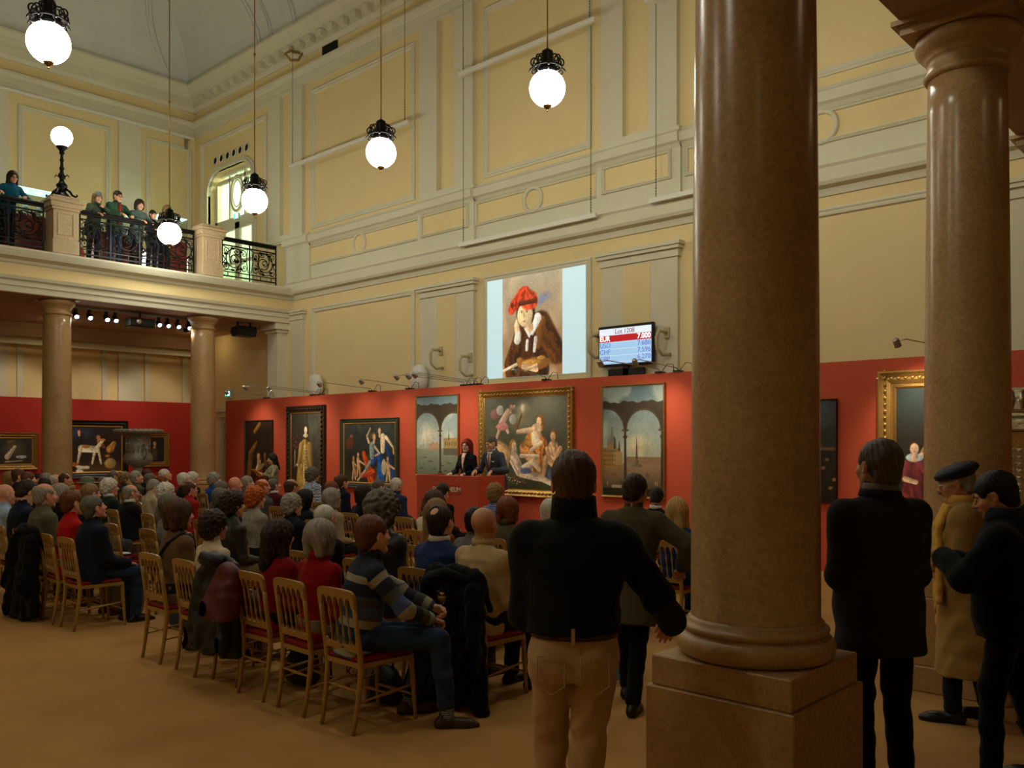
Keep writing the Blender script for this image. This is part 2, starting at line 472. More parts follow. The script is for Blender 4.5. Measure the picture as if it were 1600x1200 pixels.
# red exhibition walls
rw = MB(); rw.box(-22.3, 2.5, 12.4, 12.55, 0, 3.02); rw.build('wall_red_front', M_RED, kind='structure')
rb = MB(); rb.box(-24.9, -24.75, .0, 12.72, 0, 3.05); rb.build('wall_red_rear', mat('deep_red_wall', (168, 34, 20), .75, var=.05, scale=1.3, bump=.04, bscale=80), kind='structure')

# white door on the long wall below the balcony
d1 = MB()
d1.box(-23.5, -23.32, YW - .08, YW, 0, 2.75); d1.box(-22.38, -22.2, YW - .08, YW, 0, 2.75); d1.box(-23.55, -22.15, YW - .1, YW, 2.6, 2.75); d1.box(-23.65, -22.05, YW - .16, YW, 2.75, 2.86)
dd = d1.build('door_2', M_WHITE, kind='structure')
lf = MB(); lf.box(-23.32, -22.38, YW - .03, YW, 0.02, 2.6)
for zz in (.2, 1.4): lf.frame(-23.22, -22.48, zz, zz + 1.05, YW - .03, .06, FR)
lf.build('door_leaf', mat('door_paint', (196, 200, 176), .5), dd)

# ------------------------------------------------------------------ columns
def column(x, y, label, tall, group):
    """limestone column: pedestal, plinth, moulded base, tapering shaft, capital, abacus"""
    c = empty('stone_column', (x, y, 0), 0, label, 'column', group)
    a = .375
    if tall:
        m = MB(); m.bbox(-a - .025, a + .025, -a - .025, a + .025, 0, .19, .008); m.build('pedestal_base', M_PED, c)
        m = MB(); m.bbox(-a, a, -a, a, .19, .70, .006); m.build('pedestal', M_PED, c)
        m = MB(); m.bbox(-.355, .355, -.355, .355, .70, .842, .006); m.build('plinth', M_PED, c)
    else:
        m = MB(); m.bbox(-a, a, -a, a, 0, .7, .006); m.build('pedestal', M_PED, c)
        m = MB(); m.bbox(-.355, .355, -.355, .355, .70, .842, .006); m.build('plinth', M_PED, c)
    z = .842
    base = [(.30, z)] + [(.325 + .045 * math.cos(t) - .0, z + .055 + .055 * math.sin(t)) for t in [(-PI / 2 + PI * k / 10) for k in range(11)]]
    base += [(.335, z + .115)] + [(.325 + .018 * math.cos(t), z + .135 + .018 * math.sin(t)) for t in [(-PI / 2 + PI * k / 6) for k in range(7)]] + [(.32, z + .156), (.318, z + .17), (.305, z + .185)]
    MB().lathe(base, n=64).build('column_base', M_PED, c)
    sh = [(.305, z + .18)] + [(.302 - .030 * (k / 12) ** 1.6, z + .19 + (4.66 - z - .19) * k / 12) for k in range(13)]
    MB().lathe(sh, n=64).build('shaft', M_COL, c)
    r = .272
    cap = [(r, 4.62), (r + .02, 4.63), (r + .035, 4.655), (r + .02, 4.68), (r + .004, 4.69), (r + .002, 4.76), (r + .012, 4.775), (r + .022, 4.785), (r + .02, 4.80),
           (r + .05, 4.82), (r + .085, 4.86), (r + .098, 4.90), (r + .09, 4.935), (r + .05, 4.95)]
    MB().lathe(cap, n=64).build('capital', M_PED, c)
    q = MB(); q.box(-.37, .37, -.37, .37, 4.945, 5.0); q.box(-.385, .385, -.385, .385, 5.0, 5.012); q.box(-.42, .42, -.42, .42, 5.012, 5.05); q.build('abacus', M_PED, c)
    return c
column(GX, 3.9, 'polished brown limestone column at the front, on a tall square pedestal', True, 'stone columns')
column(GX, 7.28, 'polished brown limestone column behind the man in the dark blue beret', True, 'stone columns')
column(GX, 10.66, 'brown limestone column at the far right, next to the red wall', True, 'stone columns')
column(-20.26, 7.28, 'brown limestone column below the balcony pedestal that carries the lamp', False, 'stone columns')
column(-20.26, 10.66, 'brown limestone column below the balcony, nearest the white door', False, 'stone columns')
column(-20.26, 3.9, 'brown limestone column below the balcony, left of all others', False, 'stone columns')
# square pier where the balcony meets the long wall
pp = MB(); pp.box(-20.42, -19.95, 12.55, YW, 0, 4.75); pp.box(-20.48, -19.9, 12.5, YW, 4.72, 4.8); pp.box(-20.55, -19.83, 12.42, YW, 4.8, 4.97)
pp.build('trim_11', M_WHITE, kind='structure')

# ------------------------------------------------------------------ globe pendants
def scroll(mb, M, s, r, n=22, turns=1.35):
    P = []
    for i in range(n):
        t = i / (n - 1); a = t * turns * 2 * PI; q = (1 - t) ** .8 * .5 + .08
        P.append(M @ Vector((s * (q * math.cos(a)), 0, s * (q * math.sin(a)))))
    mb.tube(P, [r * (1.15 - .5 * i / (n - 1)) for i in range(n)], 6)
def pendant_meshes():
    root = empty('globe_pendant', (0, 0, 0))
    R = .25
    MB().sphere((0, 0, 0), R, 20).build('milk_glass_globe', M_GLOBE, root)
    cap = [(.145, R * .78), (.155, R * .84), (.15, R + .03), (.125, R + .05), (.12, R + .09), (.09, R + .11), (.085, R + .24), (.075, R + .27), (.04, R + .29), (.02, R + .31), (.001, R + .31)]
    MB().lathe(cap, n=28).build('iron_housing', M_IRON, root)
    m = MB()
    ring_ = [(.2 * math.cos(t), .2 * math.sin(t), R + .03) for t in [2 * PI * k / 32 for k in range(32)]]
    m.tube(ring_, .012, 6, closed=True)
    for k in range(8):
        M = Matrix.Rotation(2 * PI * k / 8, 4, 'Z')
        scroll(m, M @ Matrix.Translation((.185, 0, R - .015)), .11, .011)
        scroll(m, M @ Matrix.Translation((.17, 0, R + .12)) @ Matrix.Rotation(2.2, 4, 'Y'), .13, .011)
        m.tube([M @ Vector(p) for p in ((.1, 0, R + .2), (.15, 0, R + .19), (.19, 0, R + .13), (.205, 0, R + .05))], .01, 6)
    m.build('scroll_crown', M_IRON, root)
    fin = [(.001, -R - .075), (.012, -R - .07), (.016, -R - .06), (.008, -R - .05), (.012, -R - .04), (.03, -R - .03), (.06, -R + .0), (.07, -R + .018), (.05, -R + .02)]
    MB().lathe(fin, n=20).build('brass_finial', M_BRASS, root)
    z0, z1 = R + .3, 7.9
    m = MB(); m.tube([(0, 0, z0), (0, 0, z1)], .011, 8)
    m.sphere((0, 0, 2.9), .028, 8); m.build('brass_rod', M_BRASS, root)
    return root
PEND = pendant_meshes()
pend_spots = [((-11.6, 4.07, 6.8), 'large glowing globe pendant at the top left, nearest of the globe lamps on the left'),
              ((-8.0, 9.33, 6.8), 'glowing globe pendant in front of the upper wall, right of all the others'),
              ((-11.6, 9.27, 6.7), 'glowing globe pendant in front of the panelled wall, second from the right'),
              ((-15.6, 9.3, 6.65), 'glowing globe pendant hanging in front of the balcony doorway'),
              ((-18.75, 9.08, 6.48), 'glowing globe pendant hanging low in front of the people on the balcony'),
              ((-7.8, 3.9, 6.8), 'globe pendant above the seated audience, out over the near seats'),
              ((-7.8, -1.4, 6.8), 'globe pendant over the carpet at the near left'),
              ((-4.4, 9.33, 6.8), 'globe pendant hidden behind the front column'),
              ((-4.2, 3.9, 6.8), 'globe pendant high above the front corner of the chairs'),
              ((-4.0, -1.4, 6.8), 'globe pendant over the carpet nearest the camera')]
for i, (p, lab) in enumerate(pend_spots):
    o = PEND if i == 0 else copy_tree(PEND)
    o.location = p
    tag(o, lab, 'lamp', 'globe pendant lamps')

# ------------------------------------------------------------------ balcony balustrade
def balc_pedestal(y, label):
    t = empty('stone_pedestal', (XF - .02, y, 5.86), 0, label, 'pedestal', 'balcony pedestals')
    m = MB(); m.bbox(-.24, .24, -.27, .27, 0, .30, .008); m.bbox(-.22, .22, -.25, .25, .30, .92, .008); m.build('pedestal_body', M_PALE, t)
    m = MB()
    for fx in (1,):
        m.frame(-.17, .17, .38, .86, 0, .03, [(0, 0), (.3, .012), (.7, .012), (1, 0)])
    for i in range(len(m.V)):
        v = m.V[i]; m.V[i] = (.22 - v[1], v[0], v[2])
    m.build('sunk_panel', M_PALE, t)
    m = MB(); m.box(-.25, .25, -.28, .28, .92, .97); m.bbox(-.29, .29, -.32, .32, .97, 1.08, .012); m.bbox(-.32, .32, -.35, .35, 1.08, 1.14, .012); m.bbox(-.24, .24, -.27, .27, 1.14, 1.22, .01)
    m.build('capping_stone', M_PALE, t)
    return t
balc_pedestal(7.22, 'pale stone balcony pedestal carrying the black lamp post')
balc_pedestal(10.56, 'pale stone balcony pedestal right of the globe pendant')
balc_pedestal(3.84, 'pale stone balcony pedestal beyond the left edge')
def spiral(mb, cx, cz, s, a0, dirn, r, x=0, turns=1.4, n=20):
    P = []
    for i in range(n):
        t = i / (n - 1); a = a0 + dirn * t * turns * 2 * PI; q = s * ((1 - t) ** .9 * .92 + .08)
        P.append((x, cx + q * math.cos(a), cz + q * math.sin(a)))
    mb.tube(P, [r * (1.1 - .4 * i / (n - 1)) for i in range(n)], 6)
    mb.sphere(P[-1], r * 1.7, 6)
def railing(y0, y1, label, motifs):
    t = empty('iron_balustrade', (XF - .02, (y0 + y1) / 2, 5.86), 0, label, 'balustrade', 'iron balcony balustrades')
    h = (y1 - y0) / 2
    m = MB(); m.bbox(-.06, .06, -h, h, .98, 1.05, .015); m.box(-.035, .035, -h, h, .95, .98); m.build('handrail', M_IRON, t)
    m = MB(); m.box(-.015, .015, -h, h, .84, .87); m.box(-.015, .015, -h, h, .09, .12); m.box(-.015, .015, -h, h, .20, .22); m.build('cross_rail', M_IRON, t)
    n = max(1, round(2 * h / .74)); m = MB()
    for k in range(n + 1):
        y = -h + 2 * h * k / n
        MB().box(-.014, .014, y - .014, y + .014, 0, .95).build('post', M_IRON, t)
    for k in range(int(h * 2 / .3) + 1):
        y = -h + .15 + k * .3
        if y < h: m.box(-.008, .008, y - .008, y + .008, .09, .22)
    m.build('short_balusters', M_IRON, t)
    m = MB()
    for k in range(n):
        c = -h + 2 * h * (k + .5) / n; w = h / n
        sgn = 1 if k % 2 == 0 else -1
        spiral(m, c - sgn * w * .1, .53, .27, PI * (.5 if sgn > 0 else .5), sgn, .014, 0, 1.6, 26)
        spiral(m, c + sgn * w * .55, .70, .13, -PI / 2, -sgn, .011)
        spiral(m, c + sgn * w * .6, .36, .12, PI / 2, sgn, .011)
        spiral(m, c - sgn * w * .72, .72, .10, -PI / 2, sgn, .010)
        spiral(m, c - sgn * w * .74, .34, .10, PI / 2, -sgn, .010)
        m.tube([(0, c - w * sgn * .9, .24), (0, c - w * .5 * sgn, .27), (0, c, .24), (0, c + w * .4 * sgn, .5), (0, c + w * .3 * sgn, .8)], .011, 6)
        m.tube([(0, c + w * sgn * .85, .84), (0, c + w * .75 * sgn, .55), (0, c + w * .9 * sgn, .25)], .010, 6)
        m.tube([(0, c - w * sgn * .3, .84), (0, c - w * .5 * sgn, .6), (0, c - w * .35 * sgn, .45)], .012, 6)
        spiral(m, c - sgn * w * .1, .53, .15, PI * 1.3, -sgn, .012, 0, 1.1, 18)
        spiral(m, c + sgn * w * .1, .74, .09, PI, sgn, .011); spiral(m, c + sgn * w * .15, .29, .07, 0, -sgn, .011)
        m.tube([(0, c - w * .95, .84), (0, c - w * .6, .78), (0, c - w * .2, .82), (0, c + w * .3, .80), (0, c + w * .95, .84)], .010, 6)
        m.tube([(0, c - w * sgn * .95, .6), (0, c - w * sgn * .78, .5), (0, c - w * sgn * .95, .4)], .012, 6)
        for q in range(7):                                  # leaves on the scrolls
            a = q * .9 + k
            m.sphere((0, c - sgn * w * .1 + .27 * math.cos(a), .53 + .27 * math.sin(a)), .034, 6, (.5, 1.6, .9))
    m.build('scrollwork', M_IRON, t)
    return t
railing(7.59, 10.19, 'black iron scroll balustrade with five people leaning on it', 3)
railing(10.93, 12.42, 'black iron scroll balustrade between the pedestal and the long wall', 2)
railing(4.21, 6.85, 'black iron scroll balustrade left of the lamp post, a woman behind it', 3)

# lamp post on the pedestal
lp = empty('balcony_lamp_post', (XF - .02, 7.22, 7.08), 0, 'black cast iron lamp post with one round white globe on the balcony pedestal', 'lamp')
prof = [(.001, 0), (.2, 0), (.2, .03), (.15, .05), (.13, .09), (.09, .12), (.085, .2), (.11, .24), (.115, .28), (.07, .33), (.045, .38), (.05, .44), (.075, .48), (.045, .52), (.035, .6),
        (.055, .64), (.035, .68), (.03, .78), (.045, .82), (.03, .86), (.028, .93), (.06, .98), (.04, 1.0), (.07, 1.05), (.11, 1.09), (.115, 1.12), (.001, 1.12)]
prof = [(r, z * .99) for r, z in prof]
MB().lathe(prof, n=24).build('cast_stem', M_IRON, lp)
m = MB()
for k in range(4):
    M = Matrix.Rotation(PI / 4 + PI / 2 * k, 4, 'Z')
    m.tube([M @ Vector(p) for p in ((.08, 0, .2), (.17, 0, .14), (.22, 0, .06), (.29, 0, .03), (.33, 0, .05), (.31, 0, .08))], [.03, .028, .025, .025, .02, .012], 6)
    m.tube([M @ Vector(p) for p in ((.06, 0, .45), (.12, 0, .5), (.15, 0, .45))], .012, 6)
m.build('lion_feet', M_IRON, lp)
MB().sphere((0, 0, 1.31), .21, 18).build('milk_glass_globe', M_GLOBE, lp)

# display cases on the balcony
def display_case(x, y, w, label):
    t = empty('display_case', (x, y, 5.86), 0, label, 'display case', 'lit display cases on the balcony')
    MB().bbox(-.25, .25, -w / 2, w / 2, 0, .86, .01).build('cabinet_base', mat('reddish_cabinet', (112, 44, 26), .45, var=.15, scale=5), t)
    g = bpy.data.materials.get('case_glass')
    if g is None:
        g = bpy.data.materials.new('case_glass'); g.use_nodes = True
        b = g.node_tree.nodes['Principled BSDF']; b.inputs['Transmission Weight'].default_value = 1; b.inputs['Roughness'].default_value = .02; b.inputs['IOR'].default_value = 1.1
        b.inputs['Base Color'].default_value = (.8, .9, .88, 1)
    m = MB()
    for a in (-1, 1):
        m.box(-.25, .25, a * w / 2 - .004, a * w / 2 + .004, .86, 1.42); m.box(a * .25 - .004, a * .25 + .004, -w / 2, w / 2, .86, 1.42)
    m.build('glass_panes', g, t)
    MB().box(-.25, .25, -w / 2, w / 2, 1.42, 1.44).build('light_lid', emat('case_light_panel', (206, 226, 220), .8), t)
    m = MB()
    for k in range(3): m.sphere((0, (k - 1) * w * .28, 1.40), .02, 6)
    m.build('spot_bulbs', emat('case_bulb', (255, 255, 250), 12), t)
    m = MB(); m.box(-.2, .2, -w / 2 + .05, w / 2 - .05, .87, .89); 
    for k in range(3): m.lathe([(.001, .89), (.05, .89), (.02, .95), (.06, 1.05), (.04, 1.12), (.001, 1.12)], (0, (k - 1) * w * .28, 0), 12)
    m.build('exhibits', mat('case_ceramic', (210, 214, 206), .3), t)
    return t
display_case(-20.55, 6.75, .95, 'lit glass display case left of the lamp post on the balcony')
display_case(-20.9, 8.75, .95, 'lit glass display case behind the leaning balcony couple')
display_case(-20.6, 9.95, .7, 'lit glass display case beside the globe at the right end of the balustrade')
# lit cases and light tables standing at floor height further back
for (x, y, w, lab) in ((-21.4, 7.75, .6, 'glowing white floor lightbox behind the balustrade, beside the lamp pedestal'), (-21.4, 9.35, 1.5, 'glowing white floor lightbox behind the legs of the balcony visitors'), (-21.4, 10.5, .5, 'glowing white floor lightbox nearest the right pedestal')):
    t = MB(); t.bbox(-.2, .2, -w / 2, w / 2, .05, .72, .01); o = t.build('floor_lightbox', emat('lightbox_white', (236, 244, 240), 2.2), loc=(x, y, 5.86)); tag(o, lab, 'lightbox', 'floor lightboxes on the balcony')
    MB().box(-.21, .21, -w / 2 - .01, w / 2 + .01, 0, .05).build('lightbox_foot', M_BLACK, o)

# ------------------------------------------------------------------ balcony doorway with arched surround, vents, exit sign, corridor behind
df = MB()
R_ = .62
def arch_pts(x0, x1, z0, z1, r, n=9):
    P = [(x0, z0)]
    P += [(x0 + r - r * math.cos(a), z1 - r + r * math.sin(a)) for a in [PI / 2 * i / (n - 1) for i in range(n)]]
    P += [(x1 - r + r * math.sin(a), z1 - r + r * math.cos(a)) for a in [PI / 2 * i / (n - 1) for i in range(n)]]
    P += [(x1, z0)]
    return P
A = arch_pts(DX0, DX1, DZ0, DZ1, R_)
for wd, h in ((.14, .05), (.07, .09)):
    O = arch_pts(DX0 - wd, DX1 + wd, DZ0, DZ1 + wd, R_ + wd)
    for i in range(len(A) - 1):
        a, b, c, d = A[i], A[i + 1], O[i + 1], O[i]
        df.prism([a, b, c, d], YW - h, YW + .02, 'y')
dr = df.build('door_1', M_WHITE, kind='structure')
m = MB(); y0, y1 = YW + .18, YW + .26
m.box(DX0, DX0 + .12, y0, y1, DZ0, DZ1); m.box(DX1 - .12, DX1, y0, y1, DZ0, DZ1); m.box(DX0, DX1, y0, y1, 8.18, 8.34); m.box(DX0, DX1, y0, y1, DZ1 - .1, DZ1)
m.box(DX0, DX1, y0, y1, DZ1 - .3, DZ1 - .2)
xc = (DX0 + DX1) / 2
m.tube([(xc + .42 * math.cos(t) * .8, y0, 9.0 + .5 * math.sin(t)) for t in [2 * PI * k / 24 for k in range(24)]], .045, 6, closed=True)
m.tube([(xc + .3 * math.cos(t) * .8, y0, 9.0 + .38 * math.sin(t)) for t in [2 * PI * k / 24 for k in range(24)]], .02, 6, closed=True)
for a in (-1, 1): m.box(xc + a * .42 - .03, xc + a * .42 + .03, y0, y1, 8.34, 9.6)
m.build('fanlight_frame', M_WHITE, dr)
for a, nm in ((-1, 'door_leaf'), (1, 'door_leaf')):
    m = MB(); xa, xb = (DX0 + .12, xc) if a < 0 else (xc, DX1 - .12)
    m.box(xa, xa + .12, y0, y1, DZ0, 8.18); m.box(xb - .12, xb, y0, y1, DZ0, 8.18); m.box(xa, xb, y0, y1, DZ0, DZ0 + .5); m.box(xa, xb, y0, y1, 8.0, 8.18); m.box(xa, xb, y0, y1, 7.0, 7.08)
    m.build(nm, M_WHITE, dr)
# corridor room behind
m = MB(); cy = YW + .35
m.box(DX0 - 1, DX1 + 1, cy + 2.6, cy + 2.7, 5.7, 10.4); m.box(DX0 - 1.1, DX0 - 1, cy, cy + 2.7, 5.7, 10.4); m.box(DX1 + 1, DX1 + 1.1, cy, cy + 2.7, 5.7, 10.4)
m.box(DX0 - 1, DX1 + 1, cy, cy + 2.7, 10.3, 10.4); m.box(DX0 - 1, DX1 + 1, cy, cy + 2.7, 5.7, 5.85)
m.build('wall_corridor', mat('corridor_paint', (206, 222, 200), .8), kind='structure')
m = MB()
for xx in (-24.0, -23.0, -22.0):
    m.frame(xx - .35, xx + .35, 6.0, 8.6, cy + 2.6, .1, FR)
m.build('trim_12', mat('corridor_trim', (226, 236, 222), .7), kind='structure')
cl = MB(); cl.sphere((-22.9, cy + 1.5, 9.7), .16, 10); o = cl.build('corridor_lamp', emat('corridor_globe', (240, 250, 232), 160)); tag(o, 'bright lamp in the corridor behind the balcony doorway', 'lamp')
ex = MB(); ex.bbox(-.14, .14, -.03, .03, -.08, .08, .005); o = ex.build('exit_sign', mat('sign_housing', (210, 214, 208), .5), loc=(-22.75, YW + .1, 8.3)); tag(o, 'small green exit sign over the balcony doorway', 'sign')
def exit_face(o):
    MB().box(-.125, .125, -.034, -.031, -.065, .065).build('sign_face', emat('exit_green', (40, 200, 170), 1.6), o)
    m = MB(); m.sphere((-.01, -.037, .035), .013, 6); m.box(-.02, .01, -.038, -.035, -.02, .025); m.box(-.035, -.012, -.038, -.035, -.05, -.015); m.box(.0, .022, -.038, -.035, -.05, -.015); m.box(.03, .1, -.038, -.035, -.06, .055)
    m.build('pictogram', emat('exit_white', (235, 255, 250), 1.6), o)
exit_face(o)
ex = MB(); ex.bbox(-.13, .13, -.03, .03, -.13, .13, .005); o = ex.build('exit_sign', mat('sign_housing', (210, 214, 208), .5), loc=(-22.95, YW - .05, 3.27)); tag(o, 'small green exit sign above the white door below the balcony', 'sign'); exit_face(o)
m = MB()
for k in range(6):
    c = (-23.75 + k * .345, YW, 10.07)
    m.tube([(c[0] + .115 * math.cos(t), YW - .02, c[2] + .115 * math.sin(t)) for t in [2 * PI * q / 20 for q in range(20)]], .022, 6, closed=True)
vt = m.build('trim_13', M_WHITE, kind='structure')
m = MB()
for k in range(6):
    c = (-23.75 + k * .345, 10.07)
    m.prism([(c[0] + .1 * math.cos(t), c[1] + .1 * math.sin(t)) for t in [2 * PI * q / 20 for q in range(20)]], YW - .012, YW + .01, 'y')
m.build('vent_holes', mat('vent_dark', (16, 14, 12), .9), vt)
o = MB().box(-.3, .3, -.02, .02, -.14, .14).build('ventilation_grille', mat('grille_dark', (20, 20, 18), .7), loc=(-18.12, YW - .02, 11.59)); tag(o, 'black square ventilation grille high in the yellow frieze', 'vent')
m = MB()
for k in range(7): m.box(-.29, .29, -.03, -.02, -.13 + k * .04, -.12 + k * .04)
m.build('louvre', M_IRON, o)

# ------------------------------------------------------------------ hanging white rails with cables
def hrail(x0, x1, z, y, ztop, label):
    t = empty('hanging_rail', ((x0 + x1) / 2, y, z), 0, label, 'picture rail', 'white bars hung on cables along the long wall')
    h = (x1 - x0) / 2
    MB().box(-h, h, -.03, .03, -.04, .04).build('bar', M_LACQ, t)
    for a in (-1, 1):
        m = MB(); m.tube([(a * (h - .12), 0, .04), (a * (h - .12), 0, ztop - z)], .006, 5)
        for k in range(9): m.sphere((a * (h - .12), 0, .1 + k * .05), .012, 4)
        m.build('cable', M_IRON, t)
hrail(-19.3, -14.7, 8.85, 12.5, 11.9, 'white hung bar crossing the panel left of the second pilaster')
hrail(-13.1, -9.6, 9.42, 12.5, 11.9, 'white hung bar behind the globe pendant on the right')
hrail(-13.2, -9.65, 5.95, 12.6, 9.38, 'white hung bar lying in front of the cornice above the projected picture')
hrail(-8.5, -6.2, 9.35, 12.45, 11.9, 'white hung bar running behind the front column high up')
hrail(-8.5, -6.0, 5.98, 12.6, 9.3, 'white hung bar in front of the cornice, disappearing behind the front column')
def hook(x, label):
    m = MB(); m.tube([(0, 0, .12), (-.05, -.28, .1), (-.05, -.42, -.02), (.0, -.3, -.16), (.05, -.1, -.1), (.1, 0, .1)], .035, 6)
    o = m.build('cable_bracket', mat('bracket_ochre', (156, 120, 62), .6), loc=(x, YW - .08, 11.72)); tag(o, label, 'bracket', 'ochre cable brackets')
hook(-19.3, 'ochre metal cable bracket left of the ventilation grille'); hook(-14.75, 'ochre metal cable bracket at the top edge of the picture')
# conduit along the rear wall
m = MB(); m.box(-.03, .03, -3.3, 3.3, -.03, .03); o = m.build('wall_rail', M_LACQ, loc=(XL + .35, 9.4, 10.86)); tag(o, 'white horizontal bar along the wall above the balcony', 'rail')
for y in (-3.2, 3.2):
    MB().box(-.33, 0, y - .02, y + .02, -.02, .02).box(-.34, -.3, y - .05, y + .05, -.25, .3).build('wall_bracket', M_STEEL, o)
m = MB(); m.box(-.03, .03, -6, 6.2, -.03, .03); o = m.build('wall_rail', M_LACQ, loc=(XL + .55, 6.4, 4.42)); tag(o, 'white horizontal bar along the rear wall below the balcony', 'rail')
for y in (-5.5, .2, 6.0):
    MB().box(-.53, 0, y - .02, y + .02, -.02, .02).build('wall_bracket', M_STEEL, o)

# ------------------------------------------------------------------ spotlights under the balcony
tr = MB(); tr.box(-.03, .03, -1.45, 1.5, 0, .04); o = tr.build('lighting_track', mat('track_silver', (150, 170, 180), .35, metal=.6), loc=(-20.75, 9.15, 4.9)); tag(o, 'silver lighting track fixed under the balcony', 'track')
def track_spot(dy, n_, lit=True):
    t = empty('track_spotlight', (-20.75, 9.15 + dy, 4.88))
    MB().box(-.03, .03, -.03, .03, -.06, .02).build('mount', M_BLACK, t)
    A = Matrix.Translation((.03, 0, -.14)) @ Matrix.Rotation(math.radians(-52), 4, 'Y')
    MB().lathe([(.001, .1), (.05, .1), (.06, .06), (.075, -.09), (.07, -.09), (.055, -.05), (.001, -.05)], n=16, M=A.to_3x3().to_4x4(), c=(.03, 0, -.14)).build('lamp_housing', M_BLACK, t)
    MB().sphere((0, 0, 0), .04, 8).xform(A @ Matrix.Translation((0, 0, -.06))).build('bulb', emat('track_bulb', (240, 250, 255), 14), t)
    return t
labs = ['beside the left column', 'second from the left column', 'third from the left column', 'left of the black projector', 'right of the black projector', 'second right of the black projector', 'third right of the black projector', 'nearest the right column']
for k, dy in enumerate((-1.3, -1.0, -.62, -.42, .62, .84, 1.1, 1.38)):
    t = track_spot(dy, k); tag(t, 'small black spotlight on the track below the balcony, ' + labs[k], 'spotlight', 'black track spotlights')
    spot('spot_beam', t, (.13, 0, -.2), (4.5 + k * .5, (k - 3.5) * .8, -3.8), STAGE_W * .5, .8)
o = empty('projector', (-20.6, 9.25, 4.70), 0, 'black boxy projector hanging among the spotlights below the balcony', 'projector')
MB().bbox(-.2, .2, -.3, .3, -.11, .09, .02).build('housing', M_BLACK, o)
MB().box(-.02, .02, -.02, .02, .09, .22).build('mount', M_BLACK, o)
MB().lathe([(.06, 0), (.07, .03), (.05, .04), (.001, .04)], n=16, M=Matrix.Rotation(PI / 2, 4, 'Y'), c=(.2, -.12, 0)).build('lens', M_STEEL, o)
o = empty('loudspeaker', (-20.4, 11.85, 4.72), 0, 'black loudspeaker hanging under the balcony right of the right column', 'speaker')
MB().prism([(-.18, .1), (.18, .12), (.22, 0), (.16, -.13), (-.16, -.13), (-.22, 0)], -.25, .25, 'y').build('cabinet', M_BLACK, o)
MB().box(-.02, .02, -.2, -.16, .1, .25).box(-.02, .02, .16, .2, .1, .25).build('mounting_yoke', M_IRON, o)

for k, y in enumerate((8.0, 9.8, 11.4)):
    t = empty('ceiling_spotlight', (-22.6, y, 4.95), 0, ('ceiling spotlight aimed at the small still life on the rear red wall', 'ceiling spotlight aimed at the dog painting', 'ceiling spotlight aimed at the right end of the rear red wall')[k], 'spotlight', 'ceiling spotlights below the balcony')
    MB().lathe([(.001, 0), (.06, 0), (.06, -.1), (.05, -.1), (.05, -.05), (.001, -.05)], n=16).build('lamp_housing', M_BLACK, t)
    spot('spot_beam', t, (0, 0, -.12), (-2.2, 0, -2.9), STAGE_W * 1.3, 1.25, size=.08)
# unseen fill lamps added to brighten the gallery and the space below the balcony
for k, (x, y) in enumerate(((1.4, -1.2), (1.4, -4.4), (1.2, 5.6), (1.2, 9.0), (-23.3, 8.45), (-23.3, 12.2))):
    o = MB().lathe([(.001, -.12), (.12, -.11), (.18, -.06), (.2, 0), (.001, 0)], n=24).build('fill_lamp', emat('fill_lamp_glow', (255, 226, 170), 6.0), loc=(x, y, 5.62 if x > -5 else 4.96))
    tag(o, ('added fill lamp in the gallery bay behind the camera', 'added fill lamp in the rearmost gallery bay', 'added fill lamp in the bay of the man in black', 'added fill lamp in the bay next to the red wall', 'added fill lamp below the balcony, over the still life', 'added fill lamp below the balcony, over the garden urn')[k], 'lamp', 'added fill lamps')
    MB().lathe([(.21, 0), (.22, .03), (.001, .03)], n=24).build('fill_lamp_mount', M_BRASS, o)

